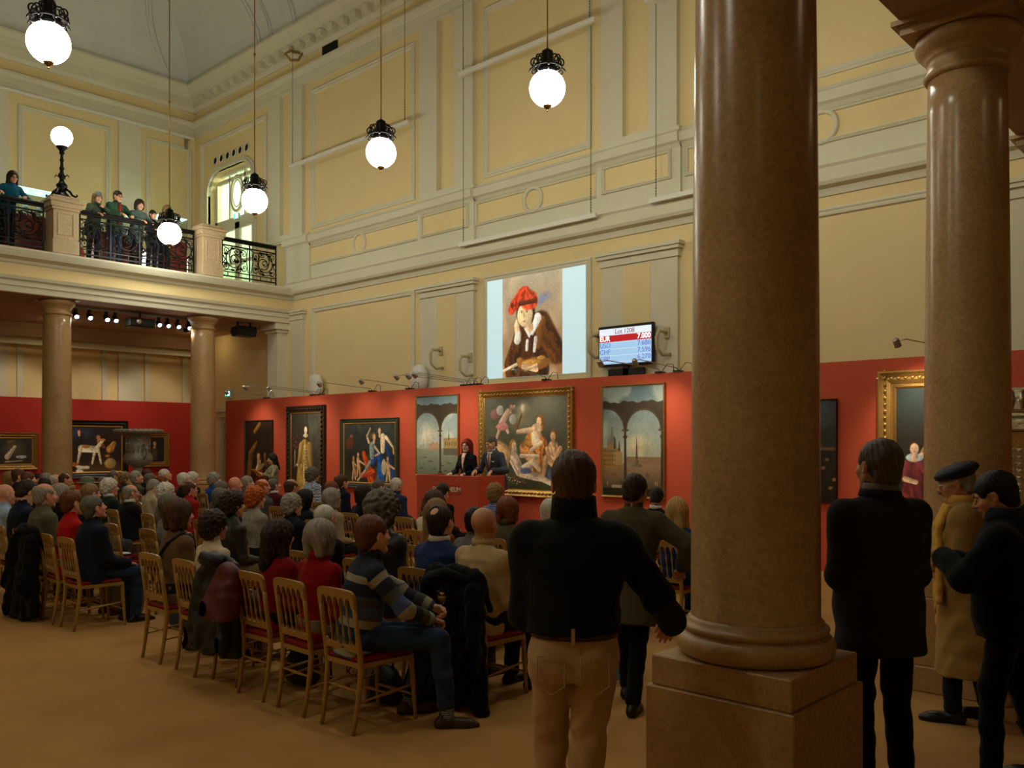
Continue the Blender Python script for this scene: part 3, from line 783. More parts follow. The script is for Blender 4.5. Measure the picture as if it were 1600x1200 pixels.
# ------------------------------------------------------------------ pictures: pigment laid on the canvas mesh itself
LUT = np.array([lin((i, i, i))[0] for i in range(256)])
class Pic:
    def __init__(s, w, h, nx, base=(60, 50, 40)):
        s.w, s.h = w, h; s.nx = nx; s.ny = max(8, int(nx * h / w)); s.a = w / h
        u = np.linspace(0, 1, s.nx); v = np.linspace(0, 1, s.ny)
        s.U, s.V_ = np.meshgrid(u, v); s.C = np.zeros((s.ny, s.nx, 3)) + np.array(base, float)
        s.N = s.noise(5) * .4 + s.noise(11) * .3 + s.noise(23) * .25 + s.noise(47) * .25 + s.noise(80) * .15
    def noise(s, f):
        g = rng.standard_normal((f + 2, f + 2)); x = s.U * f; y = s.V_ * f
        i = np.minimum(x.astype(int), f); j = np.minimum(y.astype(int), f); fx = x - i; fy = y - j
        fx = fx * fx * (3 - 2 * fx); fy = fy * fy * (3 - 2 * fy)
        return (g[j, i] * (1 - fx) + g[j, i + 1] * fx) * (1 - fy) + (g[j + 1, i] * (1 - fx) + g[j + 1, i + 1] * fx) * fy
    def mix(s, m, c):
        m = np.clip(m, 0, 1)[..., None]; s.C = s.C * (1 - m) + np.array(c, float) * m
    def grad(s, v0, v1, c0, c1, m=1.0):
        t = np.clip((s.V_ - v0) / (v1 - v0 + 1e-9), 0, 1)[..., None]
        k = ((s.V_ >= v0) & (s.V_ <= v1))[..., None] * m
        s.C = s.C * (1 - k) + k * (np.array(c0, float) * (1 - t) + np.array(c1, float) * t)
    def ell(s, u, v, ru, rv, c, rot=0, soft=.15, n=0.0, model=0.25):
        """one dab of paint, modelled lighter at its upper left"""
        du = (s.U - u) * s.a; dv = s.V_ - v; ru = ru * s.a
        ca, sa = math.cos(rot), math.sin(rot)
        x = (du * ca + dv * sa) / ru; y = (-du * sa + dv * ca) / rv
        d = np.sqrt(x * x + y * y) + n * s.N
        m = np.clip((1 - d) / soft, 0, 1)
        cc = np.array(c, float) * (1 + model * (-(du) / max(ru, rv) * .6 + dv / max(ru, rv) * .4 + s.N * .3))[..., None]
        s.C = s.C * (1 - m[..., None]) + cc * m[..., None]
    def cap(s, a, b, ra, rb, c, soft=.2, model=0.25):
        ax, ay = a[0] * s.a, a[1]; bx, by = b[0] * s.a, b[1]
        px = s.U * s.a; py = s.V_
        dx, dy = bx - ax, by - ay; L = dx * dx + dy * dy + 1e-9
        t = np.clip(((px - ax) * dx + (py - ay) * dy) / L, 0, 1)
        d = np.sqrt((px - ax - t * dx) ** 2 + (py - ay - t * dy) ** 2); r = ra + (rb - ra) * t
        m = np.clip((1 - d / r) / soft, 0, 1)
        sd = ((px - ax) * dy - (py - ay) * dx) / math.sqrt(L) / r
        fo = (.20 if max(ra, rb) > .055 and c[0] < 215 else .05)
        cc = np.array(c, float) * (1 - model * np.clip(sd, -1, 1) * np.sign(dy if abs(dy) > 1e-6 else 1) + .12 * s.N + fo * np.sin(7 * sd + 5 * t + 3 * s.N) - .12 * np.clip(d / r - .6, 0, 1))[..., None]
        s.C = s.C * (1 - m[..., None]) + cc * m[..., None]
    def rect(s, u0, u1, v0, v1, c, soft=.004):
        m = np.clip((s.U - u0) / soft, 0, 1) * np.clip((u1 - s.U) / soft, 0, 1) * np.clip((s.V_ - v0) / soft, 0, 1) * np.clip((v1 - s.V_) / soft, 0, 1)
        s.mix(m, c)
    def grain(s, amt):
        s.C *= (1 + amt * s.N)[..., None]; s.C *= (1 + .035 * rng.standard_normal(s.U.shape))[..., None]
    def head(s, u, v, r, skin, hair, turn=0.0, long_=False):
        if long_: s.cap((u - turn * r * .9 / s.a, v + r * .3), (u - turn * r * 1.3 / s.a, v - r * 1.6), r * .7, r * .35, hair, .4)
        s.cap((u - turn * r * .1 / s.a, v - r * .5), (u - turn * r * .2 / s.a, v - r * 1.5), r * .5, r * .6, tuple(x * .9 for x in skin), .3)
        s.ell(u - turn * r * .3 / s.a, v + r * .25, r * 1.05 / s.a, r * 1.15, hair, soft=.3, n=.05)
        s.ell(u + turn * r * .15 / s.a, v - r * .05, r * .72 / s.a, r, skin, soft=.25)
        for q in (-.28, .28): s.ell(u + (turn * .3 + q) * r / s.a, v + .1 * r, r * .12 / s.a, r * .07, (60, 36, 28), soft=.5)
        s.ell(u + turn * .35 * r / s.a, v - .18 * r, r * .09 / s.a, r * .2, tuple(x * .82 for x in skin), soft=.6)
        s.ell(u + turn * .3 * r / s.a, v - .48 * r, r * .2 / s.a, r * .07, (150, 60, 50), soft=.6)
    def build(s, name, parent, loc, m, th=.012):
        """canvas in the X-Z plane facing -Y, corner at loc, with real thickness"""
        C = np.clip(s.C, 0, 255) ; Cl = np.where(C / 255 <= .04045, C / 255 / 12.92, ((C / 255 + .055) / 1.055) ** 2.4)
        nx, ny = s.nx, s.ny; n = nx * ny
        co = np.zeros((n + 4, 3)); co[:n, 0] = (s.U * s.w).ravel(); co[:n, 2] = (s.V_ * s.h).ravel()
        co[n:] = [(0, th, 0), (s.w, th, 0), (s.w, th, s.h), (0, th, s.h)]
        j, i = np.mgrid[0:ny - 1, 0:nx - 1]; q = (j * nx + i).ravel()
        F = np.stack([q, q + 1, q + nx + 1, q + nx], 1).tolist()
        a, b, c, d = 0, nx - 1, n - 1, n - nx
        F += [[n, n + 3, n + 2, n + 1], [a, d] + [n + 3, n], [c, b, n + 1, n + 2], [b, a, n, n + 1], [d, c, n + 2, n + 3]]
        me = bpy.data.meshes.new(name); me.from_pydata(co.tolist(), [], F)
        at = me.color_attributes.new('paint', 'FLOAT_COLOR', 'POINT')
        col = np.ones((n + 4, 4), np.float32); col[:n, :3] = Cl.reshape(-1, 3); col[n:, :3] = .2
        at.data.foreach_set('color', col.ravel()); me.update()
        return link(name, me, m, parent, loc)
M_PAINT = painted_mat('oil_paint', .38)
GILTP = [(0, 0), (0, .05), (.12, .065), (.25, .05), (.45, .035), (.6, .05), (.72, .04), (.85, .03), (.88, .02), (1, .018), (1, 0)]
PLAINP = [(0, 0), (0, .035), (.3, .045), (.7, .03), (1, .015), (1, 0)]
def picture(x0, x1, z0, z1, yw, label, fw, fm, prof, paint, nx, name='painting', orn=None, group='paintings on the red walls', rz=0, slip=None):
    """framed picture; x0..x1, z0..z1 outer frame; rz=0 hangs on a wall facing -Y"""
    W_, H_ = x1 - x0, z1 - z0
    t = empty(name, (x0, yw, z0), rz, label, 'painting', group)
    m = MB(); m.frame(0, W_, 0, H_, -.012, fw, prof); m.frame(0, W_, 0, H_, -.001, fw, [(0, 0), (1, 0)], 1)
    if orn == 'lumps':
        k = 0
        n_ = int(W_ / .09)
        for i in range(n_ + 1):
            for zz in (fw * .5, H_ - fw * .5): m.sphere((i * W_ / n_, -.06, zz), .02, 5, (1.5, .8, 1))
        n_ = int(H_ / .09)
        for i in range(n_ + 1):
            for xx in (fw * .5, W_ - fw * .5): m.sphere((xx, -.06, i * H_ / n_), .02, 5, (1, .8, 1.5))
    if orn == 'carved':
        n_ = int(W_ / .11)
        for i in range(n_):
            for zz in (fw * .55, H_ - fw * .55):
                m.tube([(i * W_ / n_ + .01, -.055, zz - .035), (i * W_ / n_ + .05, -.08, zz + .0), (i * W_ / n_ + .09, -.055, zz + .035)], [.006, .022, .006], 6)
        n_ = int(H_ / .11)
        for i in range(n_):
            for xx in (fw * .55, W_ - fw * .55):
                m.tube([(xx - .035, -.055, i * H_ / n_ + .01), (xx, -.08, i * H_ / n_ + .05), (xx + .035, -.055, i * H_ / n_ + .09)], [.006, .022, .006], 6)
    m.build('frame', fm, t)
    if slip:
        MB().frame(fw * .96, W_ - fw * .96, fw * .96, H_ - fw * .96, -.012, slip[0], [(0, .02), (0, .028), (.5, .03), (1, .014), (1, 0)]).build('inner_slip', slip[1], t)
    iw = fw * .95
    p = Pic(W_ - 2 * iw, H_ - 2 * iw, nx)
    paint(p)
    p.build('canvas', t, (iw, -.022, iw), M_PAINT)
    return t
SK = (216, 178, 140)
def pt_dark_group(p):
    p.grad(0, 1, (40, 28, 18), (34, 28, 22)); p.mix(p.noise(4) * .3, (60, 44, 24))
    p.cap((.05, .1), (.2, .6), .05, .06, (120, 84, 30)); p.cap((.2, .62), (.42, .75), .05, .02, (134, 92, 34)); p.cap((.35, .88), (.55, .97), .03, .03, (130, 90, 36))
    p.cap((.72, .2), (.8, .42), .05, .03, (100, 70, 36)); p.ell(.82, .5, .09, .05, (110, 78, 40))
    p.cap((.5, .1), (.58, .45), .08, .06, (126, 26, 34)); p.cap((.45, .3), (.7, .15), .05, .08, (108, 22, 30)); p.cap((.4, .4), (.55, .52), .03, .03, SK)
    p.ell(.6, .46, .16, .03, (150, 140, 80), rot=.5); p.head(.5, .58, .05, (206, 160, 116), (90, 50, 26), .4); p.head(.75, .6, .04, (130, 90, 60), (50, 34, 20), -.4)
    p.grain(.1)
def pt_tall_lady(p):
    p.grad(0, 1, (50, 42, 32), (56, 56, 48)); 
    for k in range(6): p.cap((.62 + k * .07, 1), (.7 + k * .06, .35), .03, .02, (70 + 8 * (k % 2), 74, 64), .6)
    p.cap((.46, .6), (.5, .02), .10, .24, (150, 120, 60), .12); p.cap((.5, .6), (.52, .02), .045, .10, (176, 150, 96), .3)
    for k in range(16): p.ell(.5 + .01 * math.sin(k), .05 + k * .034, .035, .008, (120, 88, 44), soft=.5)
    p.cap((.36, .62), (.27, .42), .05, .035, (156, 126, 70)); p.ell(.22, .4, .05, .016, SK); p.cap((.62, .62), (.68, .38), .05, .04, (148, 116, 60)); p.ell(.68, .35, .04, .015, SK)
    p.ell(.5, .735, .10, .022, (180, 170, 146), n=.12); p.head(.5, .80, .045, (226, 198, 166), (50, 34, 24))
    p.cap((.14, .38), (.14, .56), .008, .012, (150, 130, 110))
    for q in ((.1, .7), (.18, .66), (.22, .73), (.12, .62), (.2, .6)): p.ell(*q, .035, .014, (150, 54, 40), soft=.5)
    p.ell(.86, .3, .06, .02, (170, 150, 120)); p.grain(.07)
def pt_pastoral(p):
    p.grad(0, .3, (60, 58, 34), (48, 50, 36)); p.grad(.3, 1, (38, 42, 34), (58, 66, 66)); p.mix(np.clip(p.noise(9) - .5, 0, 1) * .6, (86, 92, 60)); p.mix(np.clip(p.noise(16) - .6, 0, 1) * .5, (22, 26, 20))
    p.ell(.13, .66, .09, .12, (96, 52, 34), n=.15); p.ell(.16, .78, .04, .03, (150, 90, 60), soft=.4)
    p.ell(.78, .1, .2, .07, (96, 92, 62), n=.1)
    p.cap((.55, .1), (.4, .5), .12, .05, (178, 66, 34)); p.cap((.38, .14), (.58, .2), .06, .05, (196, 74, 38)); p.cap((.66, .5), (.58, .35), .05, .05, (40, 74, 140))
    p.cap((.74, .14), (.7, .46), .11, .07, (38, 84, 158)); p.cap((.96, .12), (.84, .6), .05, .04, (30, 62, 128)); p.ell(.78, .28, .05, .14, (196, 186, 156))
    p.cap((.56, .62), (.56, .46), .075, .07, (126, 146, 144)); p.cap((.52, .36), (.42, .2), .04, .03, (120, 140, 140)); p.cap((.42, .2), (.28, .05), .028, .018, SK)
    p.cap((.5, .68), (.46, .78), .03, .022, SK); p.cap((.46, .78), (.53, .9), .022, .016, SK); p.cap((.62, .6), (.7, .5), .025, .02, SK); p.cap((.7, .5), (.62, .46), .02, .016, SK)
    p.cap((.76, .76), (.76, .55), .07, .06, (220, 200, 166)); p.cap((.82, .76), (.95, .6), .035, .022, (224, 200, 164)); p.cap((.95, .6), (.96, .5), .02, .018, SK)
    p.head(.6, .76, .055, (222, 180, 140), (150, 106, 50), .5); p.head(.7, .86, .055, (226, 190, 150), (84, 66, 44), -.4)
    for (u, v, c) in ((.2, .36, (196, 150, 110)), (.29, .42, (206, 162, 120)), (.85, .36, (214, 170, 128))):
        p.cap((u, v - .02), (u + .02, v - .16), .045, .04, c); p.cap((u, v - .16), (u - .02, v - .3), .032, .02, c); p.cap((u + .03, v - .16), (u + .04, v - .29), .03, .02, c); p.cap((u + .02, v - .04), (u + .12, v - .1), .022, .016, c); p.head(u, v + .05, .038, c, (130, 92, 50), .4)
    p.grain(.06)
def arches(p, sky0, sky1, ground, hz, cols, rad, topc):
    p.grad(0, 1, sky0, sky1)
    p.grad(hz, 1, sky0, sky1)
    p.grad(0, hz, ground[0], ground[1])
    p.mix(np.clip(p.noise(5) - .2, 0, .5) * (p.V_ > hz), tuple(min(255, c + 26) for c in sky0))
def arcade(p, cols, vs, r, stone, top):
    """masonry with round openings between the columns"""
    m = (p.V_ > vs) & (p.V_ < top + .006 * np.sin(p.U * 40) + .008 * np.sin(p.U * 17 + 1))
    for a, b in zip(cols[:-1], cols[1:]):
        c = (a + b) / 2; R = (b - a) / 2 - .03
        m &= ~((((p.U - c) / R) ** 2 + ((p.V_ - vs) / (R * p.a)) ** 2) < 1)
    p.mix(m * 1.0, stone)
    for a, b in zip(cols[:-1], cols[1:]):
        c = (a + b) / 2; R = (b - a) / 2 - .03
        d = np.sqrt(((p.U - c) / R) ** 2 + ((p.V_ - vs) / (R * p.a)) ** 2)
        p.mix(((d > 1) & (d < 1.09) & (p.V_ > vs)) * .6, tuple(min(255, x * 1.5) for x in stone))
    for a in cols:
        p.cap((a, 0), (a, vs - .02), .028 * p.a, .022 * p.a, tuple(x * 1.1 for x in stone), .3); p.ell(a, vs, .07, .014, tuple(x * 1.25 for x in stone), soft=.3); p.ell(a, vs - .06, .04, .02, stone, soft=.3); p.ell(a, .03, .06, .03, stone, soft=.3)
def pt_harbour(p):
    arches(p, (196, 204, 190), (110, 138, 146), ((104, 118, 100), (150, 158, 138)), .34, None, None, None)
    p.ell(.3, .5, .3, .2, (222, 214, 190), soft=.9)
    for k in range(7): p.rect(.3 + k * .045, .34 + k * .045, .31, .40 + .025 * ((k * 37) % 5) / 4, (190, 140 + 8 * (k % 3), 108))
    for k in range(5): p.rect(.05 + k * .05, .09 + k * .05, .32, .37 + .02 * (k % 3), (168, 170, 158))
    p.rect(.66, 1, .27, .47, (176, 148, 96)); p.rect(.66, 1, .25, .34, (104, 100, 84)); 
    for k in range(6): p.rect(.70 + k * .05, .72 + k * .05, .37, .42, (70, 60, 46))
    p.cap((.79, .45), (.79, .58), .014, .002, (96, 84, 76))
    for (u, v) in ((.2, .22), (.34, .17), (.62, .12), (.8, .15), (.12, .08), (.44, .07), (.7, .05), (.9, .06)): p.ell(u, v, .07, .008, (92, 66, 46), soft=.4); p.cap((u, v), (u, v + .03), .004, .002, (80, 60, 44))
    arcade(p, (-.08, .58, 1.2), .56, 0, (70, 60, 46), .90); p.grain(.05)
def pt_piazza(p):
    arches(p, (176, 180, 158), (92, 116, 124), ((70, 60, 44), (160, 128, 96)), .30, None, None, None)
    p.ell(.6, .44, .3, .14, (206, 190, 150), soft=.9)
    p.rect(0, .3, .25, .44, (156, 116, 62)); p.rect(.18, .34, .28, .40, (166, 136, 90))
    for r_ in range(4):
        for k in range(7): p.rect(.015 + k * .03, .03 + k * .03, .27 + r_ * .042, .295 + r_ * .042, (84, 60, 36))
    p.ell(.15, .48, .085, .085, (120, 120, 104), soft=.1); p.rect(.07, .24, .42, .48, (150, 124, 78)); p.cap((.15, .56), (.15, .63), .014, .006, (130, 118, 90)); p.cap((.2, .44), (.2, .54), .014, .003, (70, 66, 56)); p.cap((.28, .42), (.28, .5), .012, .003, (76, 70, 58))
    p.rect(.36, .98, .29, .36, (140, 112, 84)); p.cap((.57, .34), (.57, .54), .013, .003, (96, 74, 56)); p.ell(.56, .28, .12, .02, (112, 104, 84)); p.ell(.57, .31, .035, .035, (100, 88, 66))
    for k in range(16): p.cap((.08 + (k * .137) % .85, .1 + (k * .071) % .14), (.08 + (k * .137) % .85, .13 + (k * .071) % .14), .006, .004, ((170, 150, 120), (120, 60, 44), (60, 54, 50))[k % 3])
    p.grad(0, .07, (38, 32, 24), (44, 38, 28)); p.rect(.15, .32, .07, .1, (168, 158, 132)); 
    arcade(p, (-.26, .38, .98, 1.6), .60, 0, (62, 52, 40), .86); p.grain(.05)
def pt_nymphs(p):
    p.grad(0, 1, (78, 80, 54), (96, 96, 82)); p.mix(np.clip(p.noise(4), 0, 1) * .6 * (p.U > .5), (52, 52, 52)); p.ell(.46, .78, .2, .22, (150, 142, 112), soft=.9); p.ell(.1, .4, .3, .3, (92, 90, 60), soft=.8)
    p.grad(0, .14, (74, 74, 44), (78, 80, 54), .8)
    p.ell(.36, .42, .06, .09, (176, 168, 140), soft=.3)                                   # fountain
    # winged child top left
    p.ell(.14, .82, .07, .06, (150, 100, 96), n=.1); p.ell(.2, .86, .05, .06, (186, 182, 172), rot=.6); p.cap((.3, .84), (.22, .72), .045, .05, (222, 182, 160)); p.cap((.3, .84), (.38, .9), .025, .02, (222, 182, 160)); p.cap((.21, .7), (.16, .56), .03, .02, (222, 182, 160)); p.cap((.26, .7), (.3, .62), .032, .022, (222, 182, 160)); p.ell(.23, .68, .085, .045, (214, 140, 134), n=.12); p.ell(.36, .76, .05, .06, (190, 186, 176), rot=-.5); p.head(.34, .89, .035, (226, 180, 156), (150, 104, 70), .6)
    # torch
    p.cap((.4, .62), (.47, .82), .008, .012, (110, 60, 34)); p.ell(.48, .88, .035, .055, (250, 226, 196), soft=.7); p.ell(.48, .88, .09, .1, (190, 174, 138), soft=1)
    p.ell(.48, .88, .03, .05, (254, 240, 218), soft=.7)
    # standing woman in ochre
    p.cap((.62, .52), (.66, .22), .14, .12, (196, 128, 62)); p.cap((.52, .44), (.6, .34), .1, .08, (206, 140, 72)); p.cap((.72, .5), (.7, .26), .07, .07, (176, 112, 56)); p.cap((.64, .64), (.64, .52), .075, .07, (230, 196, 160)); p.cap((.58, .64), (.42, .62), .035, .026, (226, 188, 152)); p.cap((.7, .5), (.58, .42), .03, .024, (226, 188, 152)); p.head(.68, .73, .055, (230, 190, 152), (128, 84, 44), -.7, True)
    # seated figure right
    p.cap((.84, .46), (.85, .3), .075, .07, (206, 164, 124)); p.cap((.77, .44), (.8, .34), .03, .028, (204, 160, 120)); p.cap((.92, .44), (.86, .34), .035, .026, (206, 162, 122)); p.cap((.84, .28), (.76, .34), .04, .04, (198, 152, 112)); p.cap((.76, .34), (.73, .16), .04, .024, (200, 156, 116)); p.ell(.88, .16, .12, .09, (78, 90, 128), n=.1); p.head(.84, .57, .055, (210, 166, 124), (120, 80, 40), -.2, True)
    # reclining figure
    p.cap((.38, .34), (.44, .22), .07, .065, (234, 208, 176)); p.cap((.5, .22), (.62, .30), .055, .045, (236, 210, 180)); p.cap((.62, .3), (.68, .22), .05, .03, (230, 200, 168)); p.cap((.46, .18), (.7, .13), .06, .045, (236, 210, 180)); p.cap((.7, .13), (.93, .02), .04, .018, (234, 204, 172)); p.cap((.46, .36), (.66, .36), .025, .022, (232, 202, 170)); p.cap((.34, .3), (.42, .16), .025, .02, (232, 202, 170)); p.ell(.52, .2, .07, .035, (104, 112, 152), n=.12); p.head(.37, .47, .055, (236, 204, 170), (186, 130, 64), .6, True)
    # rump and back of figure at left
    p.cap((.1, .52), (.2, .42), .035, .06, (214, 168, 116)); p.cap((.16, .46), (.27, .4), .085, .09, (222, 178, 124)); p.cap((.28, .38), (.27, .16), .065, .03, (216, 172, 120))
    for k in range(26): p.ell(.3 + .028 * (k % 9) + .008 * math.sin(k * 3), .06 + .09 * ((k * 29) % 11) / 11, .012, .01, ((206, 96, 70), (222, 214, 190), (214, 190, 110), (120, 124, 84))[k % 4], soft=.5)
    p.grain(.06)
def pt_dark_landscape(p):
    p.grad(0, .5, (26, 18, 10), (44, 34, 20)); p.grad(.5, 1, (60, 66, 66), (66, 78, 86)); p.mix(np.clip(p.noise(5), 0, 1) * .5, (30, 26, 20)); p.rect(0, 1, .5, .54, (150, 104, 58), .02)
    for k in range(34): p.ell((k * .173) % 1, .08 + .36 * ((k * 7) % 13) / 13, .03, .02, ((130, 80, 40), (90, 50, 30), (150, 110, 70))[k % 3], soft=.6)
    p.cap((.7, .3), (.76, .64), .02, .005, (20, 14, 10)); p.grain(.12)
def pt_lady_boy(p):
    p.grad(0, .6, (34, 30, 22), (40, 38, 30)); p.grad(.6, 1, (40, 38, 30), (48, 62, 62))
    p.cap((.76, .68), (.74, .05), .09, .22, (84, 100, 100), .15); p.cap((.76, .68), (.76, .1), .05, .10, (56, 34, 26))
    for k in range(5): p.cap((.62 + k * .05, .66), (.6 + k * .06, .36), .009, .010, (190, 176, 136), .5)
    p.cap((.62, .66), (.42, .52), .035, .028, (140, 116, 78)); p.cap((.42, .52), (.36, .46), .022, .018, SK); p.cap((.92, .66), (.98, .44), .035, .028, (130, 108, 70))
    p.ell(.66, .78, .12, .06, (172, 190, 190), n=.06); p.ell(.84, .78, .12, .06, (172, 190, 190), n=.06); p.head(.75, .80, .052, (228, 186, 160), (44, 28, 20), -.3)
    p.cap((.32, .46), (.32, .32), .075, .085, (104, 40, 42)); p.cap((.27, .28), (.26, .12), .07, .075, (96, 36, 38)); p.cap((.38, .28), (.40, .12), .07, .075, (96, 36, 38)); p.cap((.23, .46), (.18, .36), .035, .028, (116, 50, 52)); p.cap((.18, .36), (.33, .34), .02, .018, SK); p.cap((.41, .46), (.5, .4), .035, .028, (116, 50, 52)); p.ell(.55, .4, .035, .02, (180, 200, 200)); p.cap((.27, .12), (.26, 0), .025, .022, (110, 104, 70)); p.cap((.4, .12), (.4, 0), .025, .022, (110, 104, 70))
    p.ell(.31, .505, .13, .03, (180, 200, 204), n=.08); p.head(.31, .565, .045, (232, 192, 160), (54, 34, 24)); p.grain(.05)
def pt_still(p):
    p.grad(0, 1, (50, 40, 30), (40, 38, 32)); p.ell(.5, .6, .38, .34, (72, 64, 50), soft=.5); p.cap((.3, .3), (.5, .66), .1, .06, (186, 168, 140)); p.ell(.68, .3, .16, .06, (170, 176, 186)); p.cap((.25, .12), (.7, .16), .03, .02, (160, 140, 96)); p.ell(.42, .84, .14, .07, (96, 70, 40)); p.grain(.1)
def pt_hunt(p):
    p.grad(0, .25, (92, 68, 34), (60, 42, 24)); p.grad(.25, 1, (46, 32, 20), (30, 36, 46)); p.ell(.3, .85, .35, .16, (40, 52, 70), soft=.8); p.ell(.75, .7, .3, .3, (38, 24, 16), soft=.7)
    p.cap((.8, .5), (.86, .62), .09, .06, (158, 112, 52)); p.cap((.62, .66), (.7, .56), .05, .04, (120, 60, 34)); p.head(.62, .74, .05, (190, 130, 90), (150, 110, 50), .5)
    p.cap((.36, .52), (.58, .5), .085, .08, (224, 208, 176)); p.ell(.42, .56, .07, .04, (176, 112, 50)); p.cap((.6, .54), (.68, .68), .05, .035, (224, 208, 176)); p.cap((.34, .5), (.3, .22), .04, .02, (220, 204, 172)); p.cap((.56, .46), (.52, .2), .035, .02, (224, 208, 176)); p.cap((.62, .46), (.66, .2), .03, .02, (214, 196, 164)); p.ell(.68, .7, .05, .03, (190, 130, 70))
    p.cap((.06, .26), (.3, .16), .07, .05, (170, 96, 44)); p.cap((.3, .12), (.46, .12), .05, .03, (220, 208, 184)); p.cap((.3, .06), (.36, .04), .04, .03, (230, 226, 214)); p.ell(.16, .1, .14, .07, (40, 26, 18)); p.ell(.8, .2, .1, .12, (170, 140, 80), n=.1); p.ell(.76, .36, .05, .04, (206, 120, 70), soft=.6)
    p.cap((.12, .5), (.14, .7), .1, .07, (80, 74, 70)); p.ell(.12, .84, .06, .05, (120, 64, 36)); p.cap((.32, .68), (.36, .8), .08, .05, (26, 26, 32)); p.head(.32, .86, .045, (206, 160, 120), (130, 50, 30), -.4); p.grain(.09)
def pt_interior(p):
    p.grad(0, 1, (44, 36, 26), (36, 32, 26)); p.cap((.6, .5), (.6, .25), .12, .14, (70, 66, 54)); p.head(.6, .72, .09, (200, 150, 104), (80, 50, 30)); p.ell(.28, .38, .09, .14, (170, 176, 180)); p.ell(.45, .12, .12, .06, (190, 90, 50), soft=.5); p.grain(.1)
def pt_redcap(p):
    p.C[:] = (150, 130, 104)
    p.grad(0, 1, (150, 106, 66), (178, 166, 140)); p.mix(np.clip(p.noise(6), 0, 1) * .6, (208, 186, 150)); p.ell(.66, .72, .2, .06, (130, 140, 160), rot=.3, soft=.7, n=.2); p.ell(.62, .58, .14, .05, (134, 142, 156), rot=-.3, soft=.8, n=.2)
    D = (84, 46, 20)
    p.cap((.5, .4), (.42, .1), .22, .3, D, .08); p.cap((.66, .5), (.92, .2), .13, .12, (88, 50, 20)); p.cap((.68, .52), (.6, .3), .05, .05, (120, 74, 26)); p.cap((.3, .38), (.15, .12), .09, .1, D)
    p.cap((.41, .49), (.47, .39), .04, .02, (226, 220, 206)); p.cap((.60, .55), (.50, .39), .055, .02, (230, 226, 214)); p.cap((.5, .38), (.47, .22), .02, .03, (72, 40, 24)); p.cap((.43, .34), (.42, .26), .02, .02, (214, 206, 190)); p.cap((.57, .36), (.55, .24), .025, .02, (214, 206, 190))
    p.cap((.27, .40), (.25, .50), .04, .035, (226, 190, 140)); p.cap((.25, .50), (.28, .58), .036, .022, (228, 192, 142)); p.cap((.26, .36), (.27, .41), .05, .045, (214, 206, 190))
    p.ell(.4, .62, .17, .16, (52, 34, 24)); p.cap((.42, .55), (.475, .47), .055, .05, (206, 168, 122)); p.ell(.39, .595, .14, .125, (230, 198, 150), soft=.12)
    for q in (-.045, .04): p.ell(.38 + q, .625, .022, .008, (60, 36, 22), soft=.4); p.ell(.38 + q, .64, .03, .004, (90, 60, 36), soft=.5)
    p.cap((.375, .62), (.365, .58), .008, .012, (208, 168, 120)); p.ell(.375, .535, .028, .008, (176, 84, 60), soft=.4)
    RC = (206, 68, 34)
    p.cap((.44, .75), (.4, .82), .12, .06, RC); p.cap((.36, .8), (.2, .7), .08, .06, RC); p.cap((.2, .7), (.16, .66), .06, .05, (190, 58, 30)); p.cap((.5, .72), (.42, .85), .09, .02, (214, 76, 38)); p.cap((.3, .71), (.56, .72), .026, .026, (96, 44, 22)); p.ell(.17, .70, .03, .03, (120, 40, 24))
    p.ell(.55, .12, .3, .06, (150, 96, 40), n=.2); p.cap((.02, .07), (.24, .12), .014, .02, (220, 196, 160)); p.ell(.5, .13, .16, .03, (196, 140, 62), n=.25); p.cap((.36, .1), (.58, .06), .03, .03, (226, 186, 136)); p.cap((.4, .06), (.58, .1), .015, .02, (220, 176, 126)); p.ell(.3, .16, .06, .03, (160, 106, 44)); p.ell(.66, .17, .07, .02, (196, 140, 66)); p.grain(.04)
YR = 12.395
picture(-21.24, -19.9, .2, 2.46, YR, 'tall narrow dark painting left of the woman with the yellow folder, thin wooden frame', .04, M_DKFRAME, PLAINP, pt_dark_group, 90)
picture(-19.22, -17.6, .3, 2.78, YR, 'tall painting of a standing figure in gold robe, wide dark carved frame', .17, M_DKFRAME, GILTP, pt_tall_lady, 110, orn='carved', slip=(.04, M_OLDGILT))
picture(-16.96, -14.87, .84, 2.42, YR, 'painting of seated figures in red and blue robes, green and gold frame', .10, mat('green_gilt_frame', (52, 62, 48), .4, var=.2, scale=9), GILTP, pt_pastoral, 170, slip=(.035, M_GILT))
picture(-14.3, -12.98, 1.17, 2.86, YR, 'painting of two stone arches over a harbour with boats, behind the auctioneers', .03, M_GILT, PLAINP, pt_harbour, 140)
picture(-12.38, -9.99, .84, 2.88, YR, 'large painting of reclining nude figures with a torch, broad gold frame', .15, M_GILT, GILTP, pt_nymphs, 220, orn='lumps')
picture(-9.36, -8.05, .92, 2.86, YR, 'tall painting of stone arches over a city square with dome and obelisk', .035, M_GILT, PLAINP, pt_piazza, 160)
picture(-6.6, -5.16, 1.0, 2.49, YR, 'dark unframed landscape painting half hidden by the front column', .015, M_EBONY, PLAINP, pt_dark_landscape, 70)
picture(-4.58, -3.28, .46, 2.84, YR, 'big portrait of a lady and a boy in maroon, ornate bright gold frame', .2, M_GILT, GILTP, pt_lady_boy, 150, orn='lumps', slip=(.05, M_OLDGILT))
XRR = -24.74
def rear(y0, y1, *a, **k):
    return picture(0, y1 - y0, *a, **k)
